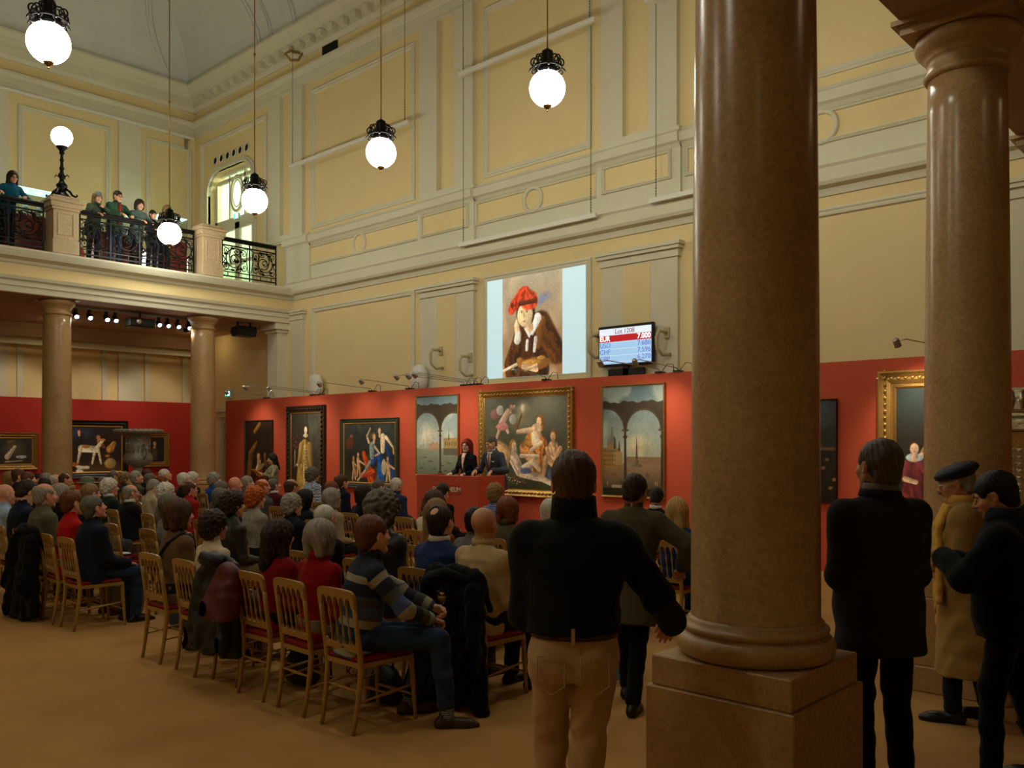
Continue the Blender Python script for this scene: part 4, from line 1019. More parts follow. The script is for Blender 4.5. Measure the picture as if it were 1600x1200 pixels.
for (y0, y1, z0, z1, lab, fw, fm, pt, nx, sl) in (
        (7.3, 8.41, 1.17, 2.13, 'small still life in a wide gold frame at the left end, rear red wall', .13, M_OLDGILT, pt_still, 60, (.03, M_GILT)),
        (8.75, 10.75, .9, 2.48, 'painting of a white and tan hunting dog, broad black frame with gold edge', .15, M_EBONY, pt_hunt, 110, (.04, M_GILT)),
        (10.95, 11.95, 1.18, 2.17, 'small gold framed painting partly hidden by the grey garden urn', .12, M_OLDGILT, pt_interior, 60, (.03, M_GILT))):
    t = picture(0, y1 - y0, z0, z1, 0, lab, fw, fm, GILTP, pt, nx, slip=sl)
    t.location = (XRR + .012, y0, z0); t.rotation_euler = (0, 0, PI / 2)

# ------------------------------------------------------------------ projected slide: projector light on the wall imitated by glowing thin panels
t = empty('glowing_slide', (-12.66, YW - .03, 3.17), 0, 'glowing panel as projected slide of a painted youth in a red cap, high on the wall', 'projected picture')
MB().box(0, 2.61, 0, .02, 0, 2.04).build('glow_panel', emat('slide_light', (196, 228, 236), .42), t)
p = Pic(1.56, 2.035, 120); pt_redcap(p); p.build('slide_picture', t, (.44, -.004, .0), painted_mat('slide_glow', .8, .42), .003)

# ------------------------------------------------------------------ text helper
def text(s, size, x, y, z, m, parent, align='LEFT', bold=0.0, sx=1.0, rz=0, name='lettering', depth=.002):
    cu = bpy.data.curves.new(name, 'FONT'); cu.body = s; cu.size = size; cu.align_x = align; cu.extrude = depth; cu.offset = bold
    o = bpy.data.objects.new(name, cu); COL.objects.link(o)
    o.rotation_euler = (PI / 2, 0, rz)
    me = bpy.data.meshes.new_from_object(o.evaluated_get(bpy.context.evaluated_depsgraph_get()))
    bpy.data.objects.remove(o); bpy.data.curves.remove(cu)
    me.name = name
    ob = bpy.data.objects.new(name, me); COL.objects.link(ob); me.materials.clear(); me.materials.append(m)
    ob.rotation_euler = (PI / 2, 0, rz); ob.location = (x, y, z); ob.scale = (sx, 1, 1); ob.parent = parent
    return ob

# ------------------------------------------------------------------ price display
t = empty('television', (-9.08, 12.72, 3.05), 0, 'black flat television showing lot number and prices on top of the red wall', 'television')
w, h = 1.17, .72
MB().bbox(-w / 2, w / 2, -.04, .04, .17, .17 + h, .01).build('housing', M_BLACK, t)
MB().box(-w / 2 + .03, w / 2 - .03, -.044, -.04, .21, .84).build('screen', emat('screen_pale_blue', (150, 190, 226), .55), t)
MB().box(-w / 2 + .03, w / 2 - .03, -.0455, -.044, .725, .84).build('title_bar', emat('screen_white', (214, 228, 240), .55), t)
MB().box(-w / 2 + .03, w / 2 - .03, -.0465, -.044, .605, .72).build('red_bar', emat('screen_red', (176, 22, 26), .5), t)
m = MB()
for z in (.59, .475, .36, .245): m.box(-w / 2 + .03, w / 2 - .03, -.0455, -.044, z - .003, z + .003)
m.build('divider_lines', emat('screen_white', (214, 228, 240), .55), t)
TB = emat('screen_violet', (104, 112, 176), .6); TR = emat('screen_maroon', (120, 60, 100), .5); TW = emat('screen_text_white', (250, 250, 250), 1.0)
text('Lot 1208', .115, 0, -.047, .745, TR, t, 'CENTER', 0)
for i, (a, b, mm) in enumerate((('EUR', '7.000', TW), ('USD', '7.686', TB), ('CHF', '7.596', TB), ('GBP', '6.270', TB))):
    z = .625 - i * .118
    text(a, .125, -w / 2 + .04, -.048, z, mm, t, 'LEFT', .002 if i == 0 else 0); text(b, .125, w / 2 - .04, -.048, z, mm, t, 'RIGHT', .002 if i == 0 else 0)
m = MB(); m.box(-.06, .06, -.02, .02, -.6, .2); m.box(-.38, .38, -.02, .03, -.02, .12); m.box(-.3, .3, -.1, .1, -.9, -.6); m.box(-.04, .04, -.02, .02, -3.05, -.6); m.build('stand', M_BLACK, t)

# ------------------------------------------------------------------ rostrum
t = empty('auction_rostrum', (-11.55, 11.04, 0), 0, 'tall red auction rostrum with white lettered sign, two auctioneers behind it', 'rostrum')
m = MB(); m.bbox(-.8, .8, -.34, -.30, 0, 1.285, .008); m.bbox(.76, .8, -.30, .34, 0, 1.285, .008); m.bbox(-.8, -.76, -.30, .34, 0, 1.285, .008); m.box(-.76, .76, -.30, .05, 1.15, 1.18)
m.build('desk_body', mat('rostrum_red', (196, 78, 50), .6, var=.03, scale=2), t)
m = MB(); m.frame(-.3, .35, .97, 1.12, -.342, .012, [(0, 0), (0, .01), (1, .01), (1, 0)]); m.build('sign_frame', mat('rostrum_red_edge', (206, 84, 60), .5), t)
text('DOROTHEUM', .115, .02, -.352, 1.0, mat('sign_white', (232, 220, 200), .5), t, 'CENTER', .002)
MB().box(-.62, -.32, -.28, -.02, 1.18, 1.20).box(.1, .42, -.26, .0, 1.18, 1.215).build('papers', mat('paper_white', (225, 222, 210), .7), t)
m = MB(); m.tube([(.3, -.2, 1.18), (.3, -.2, 1.34), (.26, -.12, 1.44)], .006, 6); m.sphere((.26, -.12, 1.45), .014, 6); m.build('microphone', M_BLACK, t)
o = MB().bbox(-.9, .9, -.45, .45, 0, .22, .01).build('speaker_platform', mat('platform_red', (150, 40, 30), .8), loc=(-11.75, 11.86, 0)); tag(o, 'low red platform the auctioneers stand on, behind the rostrum', 'platform')

# ------------------------------------------------------------------ picture lights on long arms along the top of the red wall
def picture_light(x, L, dx, label, both=False, z=3.02, aim=None, w=SPOT_W):
    t = empty('picture_light', (x, 12.46, z), 0, label, 'picture light', 'arm mounted picture lights')
    m = MB(); m.box(-.05, .05, -.09, .09, 0, .03); m.build('clamp', M_BLACK, t)
    m = MB(); m.tube([(0, 0, .03), (0, -.05, .07), (dx * .8, -L * .93, .16), (dx, -L, .13)], .008, 6); m.build('arm', M_STEEL, t)
    m = MB(); m.tube([(0, .03, .02), (.1, .06, .16), (.22, .05, .14), (.24, .04, .02)], .006, 6); m.build('cable', M_BLACK, t)
    tgt = Vector((dx * .6, -.06, -1.2)); P = Vector((dx, -L, .12)); d = (tgt - P).normalized()
    q = d.to_track_quat('Z', 'Y').to_matrix().to_4x4()
    MB().lathe([(.001, -.05), (.03, -.05), (.042, -.03), (.045, .06), (.038, .065), (.03, .05), (.001, .05)], n=16, M=q, c=P).build('lamp_head', M_STEEL, t)
    MB().sphere(P + d * .052, .024, 8).build('bulb', emat('halogen_bulb', (255, 250, 235), 60), t)
    spot('lamp_beam', t, P + d * .09, tgt, w, 1.7, blend=1.0, size=.1)
    return t
for a in ((-20.3, 1.1, -.1, 'picture light above the narrow dark painting at the left end of the red wall'), (-18.2, 1.8, -.1, 'picture light reaching furthest left, above the woman with the yellow folder'), (-17.9, 1.3, -.2, 'picture light left of the wide dark carved frame top'),
          (-15.9, 1.3, -.2, 'picture light above the left part of the green and gold framed painting'), (-14.6, 1.2, -.15, 'picture light above the right part of the green and gold framed painting'),
          (-12.9, 1.5, -.35, 'bright picture light, left of the three in a cluster'), (-12.7, 1.5, -.2, 'bright picture light, middle of the three in a cluster'), (-12.5, 1.6, -.1, 'bright picture light, right of the three in a cluster'),
          (-8.2, 1.2, -.35, 'picture light just below the television, the left of two'), (-7.85, .95, -.2, 'picture light just below the television, the right of two'),
          (-10.7, .9, 0, 'picture light over the large gold framed painting'), (-3.6, .9, -.45, 'picture light above the portrait of the lady and boy')):
    picture_light(a[0], a[1], a[2], a[3], w=SPOT_W * (2.4 if a[0] > -5 else .8 if a[0] > -8.5 else .65 if 'cluster' in a[3] else 1))
# wrapped air units behind the red wall
def wrapped(x, label):
    pr = [(.001, 0), (.2, 0), (.26, .2), (.24, .42), (.17, .55), (.001, .58)]
    o = MB().lathe(pr, n=18).build('wrapped_fan', mat('plastic_sheet', (214, 210, 200), .35, bump=.8, bscale=14), loc=(x, 12.72, 3.0)); o.scale = (1, .55, 1)
    MB().box(-.03, .03, -.03, .03, -3.0, 0.02).build('stand_pole', M_STEEL, o)
    tag(o, label, 'fan', 'plastic wrapped fans above the red wall')
wrapped(-18.5, 'plastic wrapped fan above the dark carved frame'); wrapped(-14.6, 'plastic wrapped fan beside the arched harbour painting')
def wall_arm(x, z, label):
    m = MB(); m.tube([(0, 0, .3), (0, -.25, .3), (-.03, -.28, .2), (-.03, -.26, 0), (.02, -.16, -.1), (.06, 0, -.08)], .03, 8); m.box(-.05, .05, -.03, 0, .2, .38)
    o = m.build('wall_bracket', mat('bracket_cream', (186, 174, 134), .5), loc=(x, YW - .08, z)); tag(o, label, 'bracket', 'cream hook brackets')
wall_arm(-14.0, 3.55, 'cream hook bracket on the pilaster above the harbour painting'); wall_arm(-13.1, 3.35, 'cream hook bracket left of the projected slide'); wall_arm(-9.75, 3.5, 'cream hook bracket at the left edge of the television'); wall_arm(-8.3, 3.45, 'cream hook bracket right of the television')

# ------------------------------------------------------------------ garden urn and stone pedestal at the back of the audience
t = empty('garden_urn', (-19.4, 8.67, 0), 0, 'large grey lobed garden urn with wide scalloped rim on a pedestal', 'urn')
t.scale = (1.05, 1.05, 1.0)
MU = mat('weathered_metal', (136, 134, 124), .5, metal=.3, var=.2, scale=12, bump=.15, bscale=30)
MB().bbox(-.26, .26, -.26, .26, 0, 1.05, .01).bbox(-.31, .31, -.31, .31, 1.05, 1.12, .01).bbox(-.31, .31, -.31, .31, 0, .12, .01).build('pedestal', M_PALE, t)
MB().lathe([(.001, 1.12), (.17, 1.12), (.17, 1.16), (.11, 1.2), (.09, 1.27), (.1, 1.33), (.12, 1.345), (.001, 1.35)], n=32).build('foot', MU, t)
pr = [(.1, 1.33), (.2, 1.37), (.27, 1.45), (.285, 1.52), (.26, 1.6), (.235, 1.66), (.235, 1.95), (.25, 2.0), (.29, 2.05), (.36, 2.08), (.3, 2.02), (.22, 1.98), (.21, 1.5), (.001, 1.45)]
m = MB(); m.lathe(pr, n=48)
for i, v in enumerate(m.V):
    r = math.hypot(v[0], v[1]); a = math.atan2(v[1], v[0])
    if 1.38 < v[2] < 1.62 and r > .2: k = 1 + .05 * abs(math.cos(a * 9)); m.V[i] = (v[0] * k, v[1] * k, v[2])
m.build('bowl', MU, t)
m = MB(); m.lathe([(.3, 2.05), (.44, 2.07), (.50, 2.11), (.49, 2.15), (.4, 2.17), (.3, 2.14)], n=96)
for i, v in enumerate(m.V):
    a = math.atan2(v[1], v[0]); k = 1 + .02 * math.cos(a * 24); m.V[i] = (v[0] * k, v[1] * k, v[2] + .006 * math.cos(a * 24 + .6))
m.build('scalloped_rim', MU, t)
for s_ in (-1, 1):
    MB().tube([(s_ * .25, 0, 1.5), (s_ * .36, 0, 1.55), (s_ * .42, 0, 1.68), (s_ * .38, 0, 1.8), (s_ * .27, 0, 1.82)], .022, 8).sphere((s_ * .4, 0, 1.74), .05, 8).build('handle', MU, t)
m = MB()
for k in range(16):
    a = 2 * PI * k / 16; m.tube([(.24 * math.cos(a), .24 * math.sin(a), 1.63), (.24 * math.cos(a), .24 * math.sin(a), 1.98)], .008, 5)
for z in (1.7, 1.83, 1.94): m.tube([(.242 * math.cos(a), .242 * math.sin(a), z) for a in [2 * PI * k / 32 for k in range(32)]], .007, 5, closed=True)
m.build('ribs', M_STEEL, t)
t = empty('stone_pedestal', (-21.0, 6.55, 0), 0, 'small stepped grey stone pedestal beside the left balcony column, among the heads', 'pedestal')
MB().bbox(-.17, .17, -.17, .17, 0, .95, .01).bbox(-.2, .2, -.2, .2, .85, .93, .01).build('block', M_PALE, t)
MB().lathe([(.001, .95), (.12, .95), (.13, 1.0), (.08, 1.04), (.07, 1.1), (.001, 1.12)], n=20).build('knob', M_PALE, t)

# ------------------------------------------------------------------ ornate silver cabinet at the right edge
t = empty('ornate_cabinet', (-2.5, 11.75, 0), 0, 'ornate silver and gold cabinet with faceted panel at the right edge', 'cabinet')
MG = mat('silver_relief', (186, 178, 160), .28, metal=.9, var=.2, scale=30, bump=.8, bscale=24)
MB().bbox(-.42, .42, -.25, .25, 0, .95, .01).build('base', M_DKFRAME, t)
MB().bbox(-.36, .36, -.2, .2, .95, 2.0, .01).build('body', M_OLDGILT, t)
m = MB()
for i in range(9):
    for j in range(8):
        x = -.32 + i * .08; z = 1.2 + j * .08
        m.add([(x - .034, -.2, z - .034), (x + .034, -.2, z - .034), (x + .034, -.2, z + .034), (x - .034, -.2, z + .034), (x, -.235, z)], [(0, 1, 4), (1, 2, 4), (2, 3, 4), (3, 0, 4)])
m.build('faceted_panel', MG, t)
MB().bbox(-.42, .42, -.26, .26, 2.0, 2.16, .02).bbox(-.4, .4, -.24, .24, 2.16, 2.22, .01).bbox(-.46, .46, -.3, .3, 2.22, 2.5, .03).build('cornice', MG, t)
m = MB()
for k in range(9): m.tube([(-.42 + k * .105, -.3, 2.25), (-.42 + k * .105, -.34, 2.36), (-.42 + k * .105, -.31, 2.47)], [.014, .03, .012], 6)
m.build('leaf_ornament', MG, t)
t = empty('bronze_figure', (-3.62, 11.3, 0), 0, 'small dark bronze figure group on a pale stone plinth behind the beret man', 'sculpture')
MB().bbox(-.28, .28, -.28, .28, 0, .74, .01).bbox(-.32, .32, -.32, .32, .74, .8, .01).build('plinth', M_PALE, t)
MB().sphere((0, 0, .9), .13, 10, (1.2, .9, .8)).sphere((.08, 0, 1.02), .07, 8).tube([(0, 0, .9), (-.12, -.02, 1.0), (-.16, 0, 1.1)], .03, 8).tube([(.05, 0, .85), (.16, -.05, .8)], .04, 8).build('figure', mat('dark_bronze', (60, 40, 24), .3, metal=.8), t)

# ------------------------------------------------------------------ banquet chairs
M_CW = wood_like('gilded_wood', (152, 112, 50), (170, 130, 62), 5, .38, coat=.3)
M_CUSH = mat('red_cushion', (122, 10, 14), .9, bump=.2, bscale=200)
def make_chair():
    t = empty('banquet_chair', (0, 0, 0))
    zt = .915; by = -.25
    def yb(z):                       # rear stiles: splay back below the seat and lean back above it
        return -.205 - .055 * ((.43 - z) / .43) ** 1.4 if z < .43 else -.205 - .075 * ((z - .43) / .5)
    xs = .178
    # top rail with rounded shoulders and five arches, bottom rail with five scallops
    out = [(-xs - .02, .795), (-xs - .02, .868)] + [(-xs - .02 + .045 * (1 - math.cos(a)), .868 + .047 * math.sin(a)) for a in [PI / 2 * i / 6 for i in range(1, 7)]]
    out += [(x, .915 + .004 * math.cos(x / xs * PI / 2)) for x in (-.08, 0, .08)]
    out += [(xs + .02 - .045 * (1 - math.sin(a)), .868 + .047 * math.cos(a)) for a in [PI / 2 * i / 6 for i in range(0, 6)]] + [(xs + .02, .868), (xs + .02, .795)]
    inner = []
    w = (2 * (xs - .016)) / 5
    for k in range(5):
        xa = xs - .016 - k * w
        inner += [(xa, .80)] + [(xa - w / 2 - (w / 2 - .007) * math.cos(a) * -1 if False else xa - w / 2 + (w / 2 - .006) * math.cos(a), .822 + .042 * math.sin(a)) for a in [PI * i / 8 for i in range(0, 9)]]
    inner += [(-xs + .016, .80)]
    m = MB(); P = out + inner
    m.prism(P, -.011, .011, 'y')
    for i in range(len(m.V)):
        v = m.V[i]; m.V[i] = (v[0], v[1] + yb(v[2]), v[2])
    o = m.build('top_rail', M_CW, t); 
    P = [(-xs, .515), (xs, .515)]
    for k in range(5):
        xa = xs - .016 - k * w
        P += [(xa, .585)] + [(xa - w / 2 + (w / 2 - .006) * math.cos(a), .572 - .022 * math.sin(a)) for a in [PI * i / 6 for i in range(0, 7)]]
    P += [(-xs, .585)]
    m = MB(); m.prism(P, -.010, .010, 'y')
    for i in range(len(m.V)):
        v = m.V[i]; m.V[i] = (v[0], v[1] + yb(v[2]), v[2])
    m.build('lower_rail', M_CW, t)
    for k in range(1, 5):
        x = -xs + .016 + k * w
        N = 12; pts = []; rr = []
        for i in range(N + 1):
            z = .575 + (.815 - .575) * i / N
            pts.append((x, yb(z), z)); rr.append(.0052 + .0042 * math.exp(-((i - 3) / 1.2) ** 2) + .0046 * math.exp(-((i - 8.5) / 1.6) ** 2))
        MB().tube(pts, rr, 7).build('spindle', M_CW, t)
    for s_ in (-1, 1):
        zz = [0, .1, .2, .3, .4, .5, .6, .7, .8]
        pts = [(s_ * (xs + .004 - .012 * (z < .43) * ((.43 - z) / .43)), yb(z), z) for z in zz]
        rr = [.013, .015, .017, .019, .02, .019, .018, .017, .016]
        MB().tube(pts, rr, 8).build('back_leg', M_CW, t)
        fx = s_ * .19
        zz = [0, .02, .1, .2, .24, .25, .265, .28, .3, .4, .44]; rr = [.011, .012, .014, .017, .017, .021, .021, .017, .018, .02, .02]
        MB().tube([(fx * (1 + .05 * (1 - z / .44)), .20 + .03 * (1 - z / .44), z) for z in zz], rr, 8).build('front_leg', M_CW, t)
    # seat frame and cushion, trapezoid with rounded corners
    def seat_poly(g):
        P = []
        for (cx, cy, a0) in ((.19, .18, 0), (-.19, .18, 90), (-.165, -.19, 180), (.165, -.19, 270)):
            for i in range(4):
                a = math.radians(a0 + 30 * i); P.append((cx + g * math.cos(a), cy + g * math.sin(a)))
        return P
    MB().prism(seat_poly(.03), .415, .447, 'z').build('seat_frame', M_CW, t)
    V = []; F = []; rings = [(.02, .447), (.024, .462), (.015, .476), (-.02, .486), (-.09, .49)]
    for g, z in rings: V += [(x, y, z) for x, y in seat_poly(g)]
    n = 16
    for i in range(len(rings) - 1):
        for k in range(n): F.append((i * n + k, i * n + (k + 1) % n, (i + 1) * n + (k + 1) % n, (i + 1) * n + k))
    F.append(tuple((len(rings) - 1) * n + k for k in range(n))); F.append(tuple(range(n))[::-1])
    MB().add(V, F, True).build('seat_cushion', M_CUSH, t)
    def bar(a, b):
        N = 8; A = Vector(a); B = Vector(b)
        MB().tube([A.lerp(B, i / N) for i in range(N + 1)], [.007, .007, .008, .011, .012, .011, .008, .007, .007], 7).build('stretcher', M_CW, t)
    bar((-.182, -.225, .2), (-.196, .212, .24)); bar((.182, -.225, .2), (.196, .212, .24))
    bar((-.19, .0, .22), (.19, .0, .22)); bar((-.178, yb(.27), .27), (.178, yb(.27), .27)); bar((-.196, .21, .17), (.196, .21, .17))
    return t
CHAIR = make_chair(); chair_used = [False]
def place_chair(x, y, rz, label):
    c = CHAIR if not chair_used[0] else copy_tree(CHAIR)
    chair_used[0] = True
    c.location = (x, y, 0); c.rotation_euler = (0, 0, rz)
    tag(c, label, 'chair', 'gilded banquet chairs')
    return c

# ------------------------------------------------------------------ people: smooth distance fields turned into surfaces
class Fld:
    def __init__(s, lo, hi, h):
        s.lo = np.array(lo, np.float32); s.h = h
        s.n = np.maximum(4, np.ceil((np.array(hi) - s.lo) / h).astype(int) + 1)
        s.F = np.full(s.n, .5, np.float32); s.S = 1.0; s.o = np.zeros(3); s.R = np.eye(3)
    def frame(s, o=(0, 0, 0), R=None, S=1.0):
        s.S = S; s.o = np.array(o, float); s.R = np.eye(3) if R is None else np.array(R, float); return s
    def sub(s, c, r):
        """slices of the grid round the local point c and local coordinates inside them"""
        S = s.S; r = r * S + .01 * (S != 1); w = s.o + s.R @ (np.array(c, float) * S)
        i0 = np.clip(np.floor((w - r - s.lo) / s.h).astype(int), 0, s.n); i1 = np.clip(np.ceil((w + r - s.lo) / s.h).astype(int) + 1, 0, s.n)
        if (i1 <= i0).any(): return None, None
        sl = tuple(slice(a, b) for a, b in zip(i0, i1))
        ax = [s.lo[k] + s.h * np.arange(i0[k], i1[k]) - s.o[k] for k in range(3)]
        X, Y, Z = np.meshgrid(*ax, indexing='ij')
        R = s.R / S
        return sl, (X * R[0, 0] + Y * R[1, 0] + Z * R[2, 0], X * R[0, 1] + Y * R[1, 1] + Z * R[2, 1], X * R[0, 2] + Y * R[1, 2] + Z * R[2, 2])
    def put(s, sl, d, k, cut=False):
        f = s.F[sl]; d = d * s.S
        if cut:
            h = np.clip(.5 - .5 * (f + d) / k, 0, 1); s.F[sl] = f * (1 - h) - d * h + k * h * (1 - h)
        else:
            h = np.clip(.5 + .5 * (f - d) / k, 0, 1); s.F[sl] = f * (1 - h) + d * h - k * h * (1 - h)
    def rc(s, a, b, ra, rb, k=.02, cut=False, sq=None):
        a = np.array(a, float); b = np.array(b, float); r = np.linalg.norm(b - a) / 2 + max(ra, rb) + k + .03
        sl, P = s.sub((a + b) / 2, r)
        if sl is None: return s
        d_ = b - a; L = float(d_ @ d_) + 1e-12
        t = np.clip(((P[0] - a[0]) * d_[0] + (P[1] - a[1]) * d_[1] + (P[2] - a[2]) * d_[2]) / L, 0, 1)
        d = np.sqrt((P[0] - a[0] - t * d_[0]) ** 2 + (P[1] - a[1] - t * d_[1]) ** 2 + (P[2] - a[2] - t * d_[2]) ** 2) - (ra + (rb - ra) * t)
        s.put(sl, d, k, cut); return s
    def el(s, c, r, k=.02, cut=False, rx=0.0):
        sl, P = s.sub(c, max(r) + k + .03)
        if sl is None: return s
        x, y, z = P[0] - c[0], P[1] - c[1], P[2] - c[2]
        if rx: ca, sa = math.cos(rx), math.sin(rx); y, z = y * ca + z * sa, -y * sa + z * ca
        k0 = np.sqrt((x / r[0]) ** 2 + (y / r[1]) ** 2 + (z / r[2]) ** 2); k1 = np.sqrt((x / r[0] ** 2) ** 2 + (y / r[1] ** 2) ** 2 + (z / r[2] ** 2) ** 2) + 1e-6
        s.put(sl, (k0 * (k0 - 1) / k1), k, cut); return s
    def torso(s, prof, k=.03, p=2.3, cx=0.0):
        """stack of rounded cross-sections: (z, cy, rx, ry)"""
        pr = np.array(prof, float); z0, z1 = pr[0, 0], pr[-1, 0]
        sl, P = s.sub((cx, 0, (z0 + z1) / 2), (z1 - z0) / 2 + pr[:, 2].max() + .08)
        zz = P[2]; rx = np.interp(zz, pr[:, 0], pr[:, 2]); ry = np.interp(zz, pr[:, 0], pr[:, 3]); cy = np.interp(zz, pr[:, 0], pr[:, 1])
        q = ((np.abs(P[0] - cx) / rx) ** p + (np.abs(P[1] - cy) / ry) ** p) ** (1 / p)
        d = (q - 1) * np.minimum(rx, ry); e = np.maximum(z0 - zz, zz - z1)
        s.put(sl, np.maximum(d, e), k); return s
    def floor(s, z, k=.004):
        ax = s.lo[2] + s.h * np.arange(s.n[2]); s.F = np.maximum(s.F, (z - ax)[None, None, :].astype(np.float32)); return s
    def folds(s, A, f=1.0, ph=0.0):
        X, Y, Z = np.meshgrid(*[s.lo[k] + s.h * np.arange(s.n[k]) for k in range(3)], indexing='ij')
        s.F = s.F + A * (np.sin(f * (26 * Z + 5 * np.sin(9 * X + 6 * Y + ph)) + ph) * .5 + np.sin(f * (19 * (X - .6 * Y) + 5 * np.sin(11 * Z + ph))) * .35 + np.sin(f * (41 * Z + 23 * X + ph)) * .2).astype(np.float32)
        return s
    def mesh(s):
        F = s.F; h = s.h
        S = F < 0
        n = S.shape
        c = np.zeros((n[0] - 1, n[1] - 1, n[2] - 1), np.int8)
        for i in (0, 1):
            for j in (0, 1):
                for k in (0, 1): c += S[i:n[0] - 1 + i, j:n[1] - 1 + j, k:n[2] - 1 + k]
        act = np.argwhere((c > 0) & (c < 8))
        if len(act) == 0: return np.zeros((0, 3)), np.zeros((0, 4), int)
        idx = -np.ones(c.shape, np.int64); idx[tuple(act.T)] = np.arange(len(act))
        offs = [(i, j, k) for i in (0, 1) for j in (0, 1) for k in (0, 1)]
        vals = np.stack([F[act[:, 0] + o[0], act[:, 1] + o[1], act[:, 2] + o[2]] for o in offs], 1)
        acc = np.zeros((len(act), 3)); cnt = np.zeros(len(act))
        for a in range(8):
            for b in range(a + 1, 8):
                oa, ob = np.array(offs[a]), np.array(offs[b])
                if abs(oa - ob).sum() != 1: continue
                fa, fb = vals[:, a], vals[:, b]; m = (fa < 0) != (fb < 0)
                t = np.where(m, fa / np.where(m, fa - fb, 1), 0)[:, None]
                acc += m[:, None] * (oa + t * (ob - oa)); cnt += m
        V = s.lo + h * (act + acc / cnt[:, None])
        Q = []
        for ax in range(3):
            a1, a2 = (ax + 1) % 3, (ax + 2) % 3
            sl0 = [slice(None)] * 3; sl1 = [slice(None)] * 3; sl0[ax] = slice(0, -1); sl1[ax] = slice(1, None)
            d = S[tuple(sl0)].astype(np.int8) - S[tuple(sl1)].astype(np.int8)
            e = np.argwhere(d != 0); e = e[(e[:, a1] > 0) & (e[:, a2] > 0) & (e[:, a1] < n[a1] - 1) & (e[:, a2] < n[a2] - 1)]
            sg = d[tuple(e.T)]
            def g(o1, o2):
                q = e.copy(); q[:, a1] += o1; q[:, a2] += o2; return idx[tuple(q.T)]
            q = np.stack([g(-1, -1), g(0, -1), g(0, 0), g(-1, 0)], 1)
            q[sg < 0] = q[sg < 0][:, ::-1]; Q.append(q)
        Q = np.concatenate(Q); Q = Q[(Q >= 0).all(1)]
        return V, Q

def to_mesh(name, parts, mi=None):
    """join (V, Q) pieces into one smooth mesh"""
    Vs = []; Qs = []; o = 0
    for V, Q in parts:
        Vs.append(V); Qs.append(Q + o); o += len(V)
    V = np.concatenate(Vs).astype(np.float32); Q = np.concatenate(Qs).astype(np.int32)
    me = bpy.data.meshes.new(name)
    me.vertices.add(len(V)); me.vertices.foreach_set('co', V.ravel())
    me.loops.add(len(Q) * 4); me.loops.foreach_set('vertex_index', Q.ravel())
    me.polygons.add(len(Q)); me.polygons.foreach_set('loop_start', np.arange(0, len(Q) * 4, 4, dtype=np.int32))
    me.polygons.foreach_set('use_smooth', np.ones(len(Q), bool))
    me.update(calc_edges=True); me.validate()
    return me

def ik(S, W, l1, l2, hint):
    S = np.array(S, float); W = np.array(W, float); hint = np.array(hint, float)
    d = W - S; L = np.linalg.norm(d)
    if L > (l1 + l2) * .999: W = S + d / L * (l1 + l2) * .999; d = W - S; L = np.linalg.norm(d)
    n = d / L; x = (l1 * l1 - l2 * l2 + L * L) / (2 * L); hh = math.sqrt(max(0, l1 * l1 - x * x))
    p = hint - n * (hint @ n); p /= np.linalg.norm(p) + 1e-9
    return S + n * x + p * hh, W

def rotx(a): return np.array([[1, 0, 0], [0, math.cos(a), -math.sin(a)], [0, math.sin(a), math.cos(a)]])
def roty(a): return np.array([[math.cos(a), 0, math.sin(a)], [0, 1, 0], [-math.sin(a), 0, math.cos(a)]])
def rotz(a): return np.array([[math.cos(a), -math.sin(a), 0], [math.sin(a), math.cos(a), 0], [0, 0, 1]])

